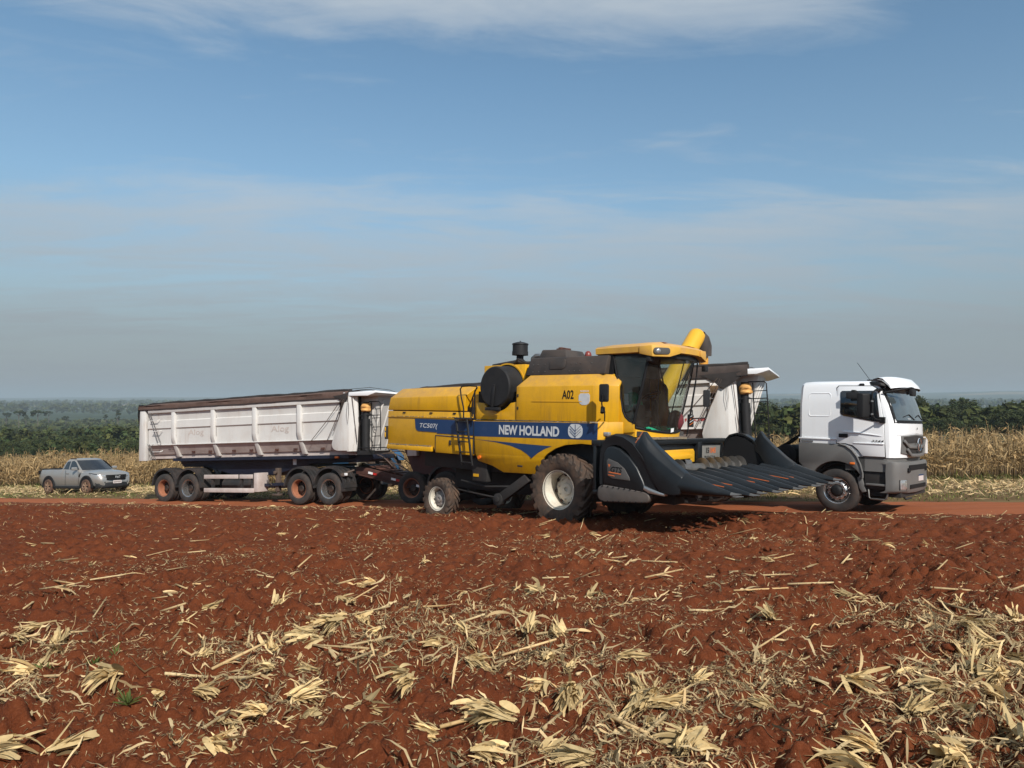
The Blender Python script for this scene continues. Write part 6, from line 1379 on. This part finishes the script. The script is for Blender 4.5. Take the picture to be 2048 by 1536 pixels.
def build_litter():
    parts = []
    # fine chaff and shreds
    for n, r0, r1, l0, l1, seg in ((140000, 3.2, 8, .012, .06, 2), (90000, 7, 14, .02, .09, 2), (90000, 13, 34, .04, .13, 2)):
        x, y = pick(*in_fan(n, r0, r1)); m = len(x)
        P = np.stack([x, y, soil_h(x, y) + RNG.uniform(.002, .02, m)], -1)
        parts.append(strips(P, RNG.uniform(0, 6.28, m), RNG.uniform(l0, l1, m), RNG.uniform(.003, .010, m) * (1 if r0 < 7 else 1.25 if r0 < 9 else 1.7), RNG.normal(.05, .22, m), RNG.normal(0, .10, m), RNG.normal(0, .22, m), RNG.normal(0, .7, m), tone(m, .20, .85), seg, zfun=soil_h, follow=.5))
    # leaf strips
    for n, r0, r1 in ((17000, 3.2, 8.5), (17000, 8.5, 33)):
        x, y = pick(*in_fan(n, r0, r1), .75); m = len(x)
        P = np.stack([x, y, soil_h(x, y) + RNG.uniform(.005, .035, m)], -1)
        parts.append(strips(P, RNG.uniform(0, 6.28, m), RNG.gamma(3, .042, m).clip(.05, .42), RNG.uniform(.006, .022, m), RNG.normal(.08, .22, m), RNG.normal(-.05, .18, m), RNG.normal(0, .42, m), RNG.normal(0, .7, m), tone(m, .35, 1.1) * np.where(RNG.random((m, 1)) < .22, .45, 1), 5, zfun=soil_h))
    # matted clumps of husk in the background
    cx_, cy_ = pick(*in_fan(1500, 8.0, 33), .6); 
    for k in range(len(cx_)):
        parts.append(husk_strips(cx_[k], cy_[k], 12, .9))
    V, F, C = join(parts)
    o = np_mesh('corn_residue', V, F, MT['straw'], C); tag(o, 'shredded dry corn residue strewn over the red soil', 'straw', kind='stuff')
    # short stalk pieces in the background
    x, y = pick(*in_fan(2300, 9, 30), .8); m = len(x); yaw = RNG.normal(.3, .9, m); L = RNG.gamma(3, .075, m).clip(.08, .6)
    P = np.stack([x, y, soil_h(x, y) + .025], -1); x2, y2 = x + np.cos(yaw) * L, y + np.sin(yaw) * L; Q = np.stack([x2, y2, soil_h(x2, y2) + .02 + RNG.uniform(0, .09, m)], -1)
    V, F, C = tubes(P, Q, RNG.uniform(.006, .012, m), tone(m, .4, .95)); o = np_mesh('stalk_residue', V, F, MT['straw'], C, True); tag(o, 'broken corn stalks scattered across the middle of the field', 'straw', kind='stuff')
def husk_strips(x, y, n, scale=1.0, fan=.3, world=True):
    yaw = RNG.uniform(0, 6.28) + RNG.normal(0, fan, n); z = soil_h(np.array([x]), np.array([y]))[0] if world else 0
    P = np.stack([x + RNG.normal(0, .022, n) * scale, y + RNG.normal(0, .022, n) * scale, z + .015 + RNG.uniform(0, .05, n)], -1)
    base = np.array([1.18, 1.12, .98]) * RNG.uniform(.7, 1.08)
    c = base[None] * RNG.uniform(.55, 1.12, (n, 1))
    return strips(P, yaw, RNG.uniform(.06, .22, n) * scale, RNG.gamma(3, .0058, n).clip(.005, .040) * scale, RNG.normal(.22, .22, n), RNG.normal(-.28, .22, n), RNG.normal(0, .3, n), RNG.normal(0, .8, n), c, 6, taper=.7)
def build_near_pieces():
    # individually lying husks
    spots = []
    x, y = pick(*in_fan(520, 3.9, 10.5, 38), .8)
    order = np.argsort(np.hypot(x, y) + RNG.uniform(0, 4, len(x)))[:110]
    for k in order:
        n = int(RNG.integers(26, 60)); v, f, c = husk_strips(float(x[k]), float(y[k]), n, float(RNG.uniform(.75, 1.45)), float(RNG.uniform(.10, .34)))
        org = np.array([x[k], y[k], soil_h(x[k:k + 1], y[k:k + 1])[0]])
        o = np_mesh('corn_husk', v - org, f, MT['straw'], c); o.location = org
        tag(o, 'pale dry corn husk lying on the red soil in the foreground', 'husk', 'corn husks in the foreground')
    # stalks
    x, y = pick(*in_fan(520, 4.0, 13.0, 38), .9)
    order = np.argsort(np.hypot(x, y))[:130]
    for k in order:
        yaw = RNG.normal(.25, .8); L = float(RNG.uniform(.14, .62)); px, py = float(x[k]), float(y[k]); qx, qy = px + math.cos(yaw) * L, py + math.sin(yaw) * L
        gz = soil_h(np.array([px, qx]), np.array([py, qy])); P = np.array([[0, 0, .02]]); Q = np.array([[qx - px, qy - py, gz[1] - gz[0] + .02 + (RNG.uniform(0, .13) if RNG.random() < .35 else 0)]])
        col = tone(1, .6, 1.0); parts = [tubes(P, Q, np.array([RNG.uniform(.008, .0135)]), col, 7)]
        for t in np.arange(.2, .95, .13 / L * 1.2):
            c0 = P + (Q - P) * t; d = (Q - P) / np.linalg.norm(Q - P); parts.append(tubes(c0 - d * .006, c0 + d * .006, np.array([.0150]), col * .75, 7))
        m = int(RNG.integers(1, 4)); t = RNG.uniform(.1, 1, m)[:, None]
        parts.append(strips(P + (Q - P) * t, yaw + RNG.normal(0, .5, m), RNG.uniform(.1, .3, m), RNG.uniform(.015, .035, m), RNG.normal(.15, .2, m), RNG.normal(-.2, .2, m), RNG.normal(0, .6, m), RNG.normal(0, .6, m), tone(m, .6, 1.1), 5))
        v, f, c = join(parts); o = np_mesh('corn_stalk', v, f, MT['straw'], c); o.location = (px, py, gz[0])
        tag(o, 'broken dry corn stalk lying on the red soil in the foreground', 'stalk', 'broken corn stalks in the foreground')
    # soil clods
    me = []
    for s in range(5):
        bm = bmesh.new(); bmesh.ops.create_icosphere(bm, subdivisions=2, radius=1.0)
        for v in bm.verts:
            p = v.co; q = np.array(p); k = 1 + .75 * (float(fbm(np.array([q[0] * 1.3 + s * 7 + q[2]]), np.array([q[1] * 1.3 + q[2] * .7]), 3, 200 + s)[0]) - .5) + .6 * (float(vnoise(np.array([q[0] * 4 + q[2] * 3]), np.array([q[1] * 4 - q[2] * 2.]), 230 + s)[0]) - .5)
            v.co = p * k
        m = bpy.data.meshes.new('soil_clod'); bm.to_mesh(m); bm.free(); m.materials.append(MT['soil']); me.append(m)
    x, y = in_fan(1500, 3.4, 13, 42); k_ = fbm(x / 1.1, y / 1.1, 2, 77) > .47; x, y = x[k_], y[k_]; z = soil_h(x, y); parts = []
    for k in range(len(x)):
        m = me[k % 5]; co = np.empty(len(m.vertices) * 3); m.vertices.foreach_get('co', co); co = co.reshape(-1, 3); fi = np.empty(len(m.polygons) * 3, dtype=np.int32); m.loops.foreach_get('vertex_index', fi)
        s = float(RNG.gamma(2.0, .008) + .008); a = RNG.uniform(0, 6.28); v = co * np.array([s * RNG.uniform(.9, 1.5), s * RNG.uniform(.8, 1.2), s * RNG.uniform(.5, .8)]); v = np.stack([v[:, 0] * math.cos(a) - v[:, 1] * math.sin(a) + x[k], v[:, 0] * math.sin(a) + v[:, 1] * math.cos(a) + y[k], v[:, 2] + z[k] + s * .05], -1)
        parts.append((v, fi.reshape(-1, 3), np.ones((len(v), 3))))
    V, F, C = join(parts); o = np_mesh('soil_clods', V, F, MT['soil'], None, True); tag(o, 'crumbled lumps of red soil over the field', 'soil', kind='stuff')
    # few green weeds
    for k, (px, py) in enumerate(((195, 1335), (238, 1332), (262, 1430), (100, 1345))):
        dx, dz = (px - 1024) / 1480, -(py - 800) / 1480; t = -EYE / (dz - (GX * dx + GY)); wx, wy = dx * t, t; m = 22
        P = np.zeros((m, 3)); yaw = RNG.uniform(0, 6.28, m); v, f, c = strips(P, yaw, RNG.uniform(.07, .16, m), RNG.uniform(.010, .020, m), RNG.uniform(.5, 1.3, m), RNG.normal(-.2, .1, m), RNG.normal(0, .4, m), RNG.normal(0, .5, m), tone(m, .7, 1.2), 4)
        o = np_mesh('weed', v, f, MT['grass'], c); o.location = (wx, wy, float(soil_h(np.array([wx]), np.array([wy]))[0]))
        tag(o, ('green weed seedling left of its close twin in the foreground', 'green weed seedling right of its close twin in the foreground', 'green weed tuft nearest the bottom edge among pale husks', 'green weed seedling farthest left in the foreground')[k], 'weed')
build_litter()
build_near_pieces()

# ------------------------------------------------------------------ verge and standing corn
def build_verge():
    n = 76000; x = RNG.uniform(-60, 42, n); t = RNG.random(n); y0, y1 = road_far(x) + .1, corn_edge(x) + 1.6
    y = y0 + (y1 - y0) * t; d = fbm(x / 1.6, y / 1.6, 3, 101)
    zone = np.where(t < .35, 1.0, np.where(t < .72, .5, 1.0)); k = (RNG.random(n) < zone * np.clip(.3 + 1.3 * (d - .3), .15, 1)) & (y - road_far(x) > .5 * fbm(x / .9, y / .9, 2, 103))
    x, y, t = x[k], y[k], t[k]; m = len(x); P = np.stack([x, y, terrain_h(x, y) - .01], -1)
    h = np.where(t < .4, RNG.uniform(.05, .16, m), RNG.uniform(.08, .42, m) * np.clip(t + .1, .5, 1.1))
    c = tone(m, .6, 1.2); dry = RNG.random(m) < .4; c[dry] *= np.array([2.4, 1.9, 2.2])
    A = strips(P, RNG.uniform(0, 6.28, m), h, RNG.uniform(.014, .035, m), RNG.uniform(.7, 1.5, m), RNG.normal(-.3, .2, m), RNG.normal(0, .4, m), RNG.normal(0, .6, m), c, 3)
    o = np_mesh('verge_grass', A[0], A[1], MT['grass'], A[2]); tag(o, 'green and straw coloured grass between road and corn', 'grass', kind='stuff')
    n = 42000; x = RNG.uniform(-60, 42, n); t = np.clip(RNG.normal(.52, .20, n), .04, .98); y = road_far(x) + (corn_edge(x) + 1.2 - road_far(x)) * t; P = np.stack([x, y, terrain_h(x, y) + RNG.uniform(.01, .12, n)], -1)
    k = fbm(x / 1.3, y / .9, 3, 111) > .40; P = P[k]; m = len(P)
    A = strips(P, RNG.uniform(0, 6.28, m), RNG.uniform(.08, .4, m), RNG.uniform(.015, .045, m), RNG.normal(.1, .25, m), RNG.normal(-.1, .2, m), RNG.normal(0, .7, m), RNG.normal(0, .6, m), tone(m, .55, 1.1), 3)
    o = np_mesh('verge_straw', A[0], A[1], MT['straw'], A[2]); tag(o, 'pale straw lying along the corn field edge', 'straw', kind='stuff')
build_verge()
def corn_plant(detail=1.0, h=2.05):
    n = int(13 * detail); zs = np.sort(RNG.uniform(.22, .97, n)) * h
    lean = RNG.normal(0, .05, 2)
    P = np.stack([lean[0] * zs, lean[1] * zs, zs], -1)
    up = RNG.uniform(.15, 1.2, n); L = RNG.uniform(.35, .8, n)
    parts = [strips(P, RNG.uniform(0, 6.28, n), L, RNG.uniform(.03, .07, n), up, -RNG.uniform(.5, 1.5, n), RNG.normal(0, .5, n), RNG.normal(0, .7, n), tone(n, .5, 1.1), 4)]
    a = np.array([[0, 0, 0.0]]); b = np.array([[lean[0] * h, lean[1] * h, h]]); parts.append(tubes(a, b, np.array([.016]), tone(1, .5, .8), 4))
    m = 5; P = np.repeat(b, m, 0); parts.append(strips(P, RNG.uniform(0, 6.28, m), RNG.uniform(.14, .30, m), RNG.uniform(.010, .018, m), RNG.uniform(.5, 1.5, m), RNG.normal(-.2, .2, m), RNG.normal(0, .3, m), RNG.normal(0, .4, m), tone(m, .6, 1.0), 2))
    m = 4; P = np.repeat(np.array([[lean[0] * h * .5, lean[1] * h * .5, h * .5]]), m, 0); yy = RNG.uniform(0, 6.28) + RNG.normal(0, .3, m); parts.append(strips(P, yy, RNG.uniform(.15, .25, m), RNG.uniform(.05, .07, m), RNG.uniform(-.8, .6, m), RNG.normal(-.3, .2, m), RNG.normal(0, .3, m), RNG.normal(0, .4, m), tone(m, .8, 1.2), 3))
    return join(parts)
def build_corn():
    var = [corn_plant(1.2, RNG.uniform(1.6, 2.05)) for _ in range(8)]; meshes = [np_mesh('corn_plant', v, f, MT['corn'], c, link=False) for v, f, c in var]
    # the front rows plant by plant: the 300 that show largest
    cand = []
    for row in range(3):
        xs = np.arange(-34, 26, .42) + RNG.normal(0, .08, len(np.arange(-34, 26, .42)))
        for x in xs: cand.append((x, float(corn_edge(x)) + .1 + .5 * row + RNG.normal(0, .12)))
    def shown(x, y):
        u = 1024 + 1480 * x / y; return (0 < u < 2048) and (u < 300 or u > 1835)
    vis = [c for c in cand if shown(*c)]; rest = [c for c in cand if not shown(*c)]
    vis.sort(key=lambda c: c[1] - float(corn_edge(c[0])) ); 
    for k, (x, y) in enumerate(vis[:290]):
        o = bpy.data.objects.new('corn_plant', meshes[k % 8]); COL.objects.link(o); s = RNG.uniform(.85, 1.1)
        o.location = (x, y, float(terrain_h(x, y)) - .02); o.rotation_euler = (RNG.normal(0, .05), RNG.normal(0, .05), RNG.uniform(0, 6.28)); o.scale = (s, s, s)
        tag(o, 'dry standing corn plant in the front rows of the field', 'corn plant', 'corn plants at the edge of the field')
    # everything behind is one stand
    low = [corn_plant(.55, RNG.uniform(1.6, 2.05)) for _ in range(6)]
    P = list(rest) + vis[290:]
    for row in range(3, 14):
        xs = np.arange(-44, 40, .55); P += [(x + RNG.normal(0, .12), float(corn_edge(x)) + .1 + .5 * row + RNG.normal(0, .15)) for x in xs]
    parts = []
    for k, (x, y) in enumerate(P): parts.append((k, x, y, var[k % 8] if k < 900 else low[k % 6]))
    for _ in range(2800):
        x = RNG.uniform(-75, 70); y = float(corn_edge(x)) + 6 + 62 * RNG.random() ** 1.3; 
        if abs(x) < y * .85 + 6: parts.append((len(parts), x, y, low[int(RNG.integers(6))]))
    Vs, Fs, Cs, o = [], [], [], 0
    XY = np.array([(q[1], q[2]) for q in parts]); Z = terrain_h(XY[:, 0], XY[:, 1])
    for i, (k, x, y, (v, f, c)) in enumerate(parts):
        a = RNG.uniform(0, 6.28); s = RNG.uniform(.85, 1.1); ca, sa = math.cos(a) * s, math.sin(a) * s
        w = np.empty_like(v); w[:, 0] = v[:, 0] * ca - v[:, 1] * sa + x; w[:, 1] = v[:, 0] * sa + v[:, 1] * ca + y; w[:, 2] = v[:, 2] * s + Z[i]
        Vs.append(w); Fs.append(f + o); Cs.append(c * RNG.uniform(.8, 1.1)); o += len(v)
    ob = np_mesh('standing_corn', np.concatenate(Vs), np.concatenate(Fs), MT['corn'], np.concatenate(Cs)); tag(ob, 'dry standing corn filling the field behind the road', 'corn', kind='stuff')
build_corn()

# ------------------------------------------------------------------ trees
def crown(nclump, nleaf, leaf, rx, rz, seed, flat=0.0, up=.55, base=(1, 1, 1)):
    rg = np.random.default_rng(seed); d = rg.normal(0, 1, (nclump, 3)); d /= np.linalg.norm(d, axis=1, keepdims=True); d[:, 2] = np.where(d[:, 2] < -up, -d[:, 2], d[:, 2])
    rad = rg.uniform(.45, 1.0, nclump) ** .6; c = d * rad[:, None] * np.array([rx, rx, rz]); c[:, 2] = np.maximum(c[:, 2], -rz * .75)
    cr = rg.uniform(.16, .36, nclump) * rx
    V, C = [], []
    for k in range(nclump):
        q = rg.normal(0, 1, (nleaf, 3)); q /= np.linalg.norm(q, axis=1, keepdims=True); q *= (rg.random((nleaf, 1)) ** .45) * cr[k] * np.array([1, 1, .75 - flat]); p = c[k] + q
        nrm_ = q / np.maximum(np.linalg.norm(q, axis=1, keepdims=True), 1e-6) + rg.normal(0, .55, (nleaf, 3)) + np.array([0, 0, .4]); nrm_ /= np.linalg.norm(nrm_, axis=1, keepdims=True)
        a = np.cross(nrm_, rg.normal(0, 1, (nleaf, 3))); a /= np.linalg.norm(a, axis=1, keepdims=True); b = np.cross(nrm_, a); s = leaf * rg.uniform(.6, 1.4, (nleaf, 1))
        V.append(np.stack([p - a * s, p - b * s * .55, p + a * s, p + b * s * .55], 1).reshape(-1, 3)); t = rg.uniform(.6, 1.3); hue = rg.normal(0, .1)
        C.append(np.repeat(np.array([[t * (1 + hue), t, t * (1 - .5 * hue)]]) * np.array([base]) * rg.uniform(.8, 1.15, (nleaf, 1)), 4, 0))
    V = np.concatenate(V); C = np.concatenate(C); F = np.arange(len(V)).reshape(-1, 4); return V, F, C
def trunk_mesh(h, r, rx, rz, cz, seed, name='trunk'):
    rd = random.Random(seed); m = MB(); m.tube([(0, 0, -.5), (rd.uniform(-.1, .1), rd.uniform(-.1, .1), h * .4), (rd.uniform(-.2, .2), rd.uniform(-.2, .2), cz)], [r * 1.25, r, r * .6], 7)
    for k in range(5):
        a = rd.uniform(0, 6.28); m.tube([(0, 0, cz - rz * rd.uniform(.5, .95)), (math.cos(a) * rx * .35, math.sin(a) * rx * .35, cz - rz * .25), (math.cos(a) * rx * .75, math.sin(a) * rx * .75, cz + rz * rd.uniform(0, .4))], [r * .55, r * .35, r * .1], 5)
    return m
def build_trees():
    kinds = []
    spec = [(44, 85, .16, 3.4, 2.8, 8.5), (40, 85, .16, 3.0, 3.2, 9.5), (48, 85, .165, 4.0, 2.6, 8.0), (36, 80, .15, 2.5, 2.6, 7.0), (42, 85, .16, 3.3, 3.8, 11.0)]
    for k, (nc, nl, lf, rx, rz, h) in enumerate(spec):
        v, f, c = crown(nc, nl, lf, rx, rz, 50 + k, base=(1.0, 1.0, 1.0) if k % 2 else (.92, .95, 1.05)); cm = np_mesh('crown', v, f, MT['leaf'], c, link=False)
        t = trunk_mesh(h, .20, rx, rz, h - rz, 70 + k).build('trunk', 'bark'); tm = t.data; bpy.data.objects.remove(t); kinds.append((cm, tm, h - rz, h))
    # slender emergent trees of the valley
    v, f, c = crown(16, 26, .5, 2.6, 1.6, 91, flat=.2); cm = np_mesh('crown', v, f, MT['leaf'], c, link=False); t = trunk_mesh(14, .22, 2.6, 1.6, 12.5, 91).build('trunk', 'bark'); kinds.append((cm, t.data, 12.6, 14)); bpy.data.objects.remove(t)
    v, f, c = crown(18, 26, .5, 1.3, 3.6, 92); cm = np_mesh('crown', v, f, MT['leaf'], c, link=False); t = trunk_mesh(13, .2, 1.3, 3.6, 9.5, 92).build('trunk', 'bark'); kinds.append((cm, t.data, 9.6, 13)); bpy.data.objects.remove(t)
    def tree(x, y, k, s, label, group, name='forest_tree'):
        z = float(terrain_h(x, y)); o = bpy.data.objects.new(name, None); COL.objects.link(o); o.location = (x, y, z - .2); o.rotation_euler = (0, 0, RNG.uniform(0, 6.28)); o.scale = (s * RNG.uniform(.9, 1.15), s * RNG.uniform(.9, 1.15), s)
        tag(o, label, 'tree', group); cm, tm, cz, h = kinds[k]
        a = bpy.data.objects.new('crown', cm); COL.objects.link(a); a.parent = o; a.location = (0, 0, cz)
        b = bpy.data.objects.new('trunk', tm); COL.objects.link(b); b.parent = o
    # right-hand wood behind the corn
    n = 0
    for row, (y0, hs) in enumerate(((100, .55), (112, .72), (126, .78), (142, .82), (160, .86))):
        for u in np.arange(.27, .76, .030 + .004 * row):
            y = y0 + RNG.normal(0, 3.5); x = (u + RNG.normal(0, .006)) * y
            tree(x, y, int(RNG.integers(5)), hs * RNG.uniform(.8, 1.2) * (1.0 if u > .4 else .92), 'leafy tree in the dark wood behind the standing corn', 'trees of the wood behind the corn'); n += 1
    # left-hand valley wood: low tree tops, nearest ranks
    for row, y0 in enumerate((104, 124, 146)):
        for u in np.arange(-.78, -.33, .034 + .003 * row):
            y = y0 + RNG.normal(0, 5); x = (u + RNG.normal(0, .008)) * y
            tree(x, y, int(RNG.integers(4)), RNG.uniform(.42, .62), 'low bushy tree on the slope left of the white trailer', 'bushy trees on the left slope', 'bushy_tree')
    for u in np.arange(-.72, -.36, .0135):
        y = RNG.uniform(420, 640); x = (u + RNG.normal(0, .004)) * y
        tree(x, y, int(RNG.integers(5, 7)), RNG.uniform(.8, 1.45), 'slender tall tree rising above the valley wood at left', 'slender trees in the left valley', 'slender_tree')
    # the mass of the far wood
    Vs, Fs, Cs, o = [], [], [], 0
    bank = [crown(10, 15, .52, 3.2, 2.2, 300 + k) for k in range(6)]; far_bank = [crown(6, 8, 1.35, 3.4, 2.2, 330 + k) for k in range(6)]
    pts = []
    for _ in range(720): y = 150 + 480 * RNG.random() ** 1.5; pts.append((RNG.uniform(-.80, -.30) * y, y, RNG.uniform(.7, 1.2)))
    for _ in range(520): y = 165 + 330 * RNG.random() ** 1.6; pts.append((RNG.uniform(-.3, .80) * y, y, RNG.uniform(.9, 1.5)))
    for _ in range(420): y = 108 + 60 * RNG.random(); pts.append((RNG.uniform(-.80, -.28) * y, y, RNG.uniform(.55, .85)))
    for _ in range(420): y = 104 + 60 * RNG.random(); pts.append((RNG.uniform(.26, .80) * y, y, RNG.uniform(.7, 1.2)))
    for _ in range(750): y = 400 + 430 * RNG.random(); pts.append((RNG.uniform(-.80, -.28) * y, y, RNG.uniform(1.1, 1.9)))
    for _ in range(2600): y = 1160 + 1700 * RNG.random(); pts.append((RNG.uniform(-.80, .8) * y, y, RNG.uniform(1.5, 3.0)))
    A = np.array(pts); Z = terrain_h(A[:, 0], A[:, 1])
    for i, (x, y, s) in enumerate(pts):
        v, f, c = (bank if y < 390 else far_bank)[i % 6]; a = RNG.uniform(0, 6.28); ca, sa = math.cos(a) * s, math.sin(a) * s; h = (2.6 if y < 170 and x < 0 else 3.4 if y < 170 else 4.8 if y < 390 else 2.4 if y < 900 else 4.8) * s
        w = np.empty_like(v); w[:, 0] = v[:, 0] * ca - v[:, 1] * sa + x; w[:, 1] = v[:, 0] * sa + v[:, 1] * ca + y; w[:, 2] = v[:, 2] * s + Z[i] + h
        Vs.append(w); Fs.append(f + o); Cs.append(c * RNG.uniform(.8, 1.25) * np.array([1.12, 1.12, .9])); o += len(v)
    ob = np_mesh('far_wood', np.concatenate(Vs), np.concatenate(Fs), MT['leaf'], np.concatenate(Cs)); tag(ob, 'dark green woodland filling the valley to the hills', 'woodland', kind='stuff')
build_trees()

# ------------------------------------------------------------------ air
hz = MB(); hz.box(-13000, 13000, -300, 14500, -60, 90)
m = bpy.data.materials.new('haze'); m.use_nodes = True; t = NT(m.node_tree); t.n.clear()
o_ = t.new('ShaderNodeOutputMaterial'); pv = t.new('ShaderNodeVolumePrincipled'); pv.inputs['Color'].default_value = (.50, .60, .68, 1); pv.inputs['Density'].default_value = .00027; pv.inputs['Anisotropy'].default_value = .0
t.link(pv.outputs[0], o_.inputs['Volume'])
h_ = hz.build('haze', m, None, flat=True); tag(h_, 'thin smoky haze in the air', kind='stuff')
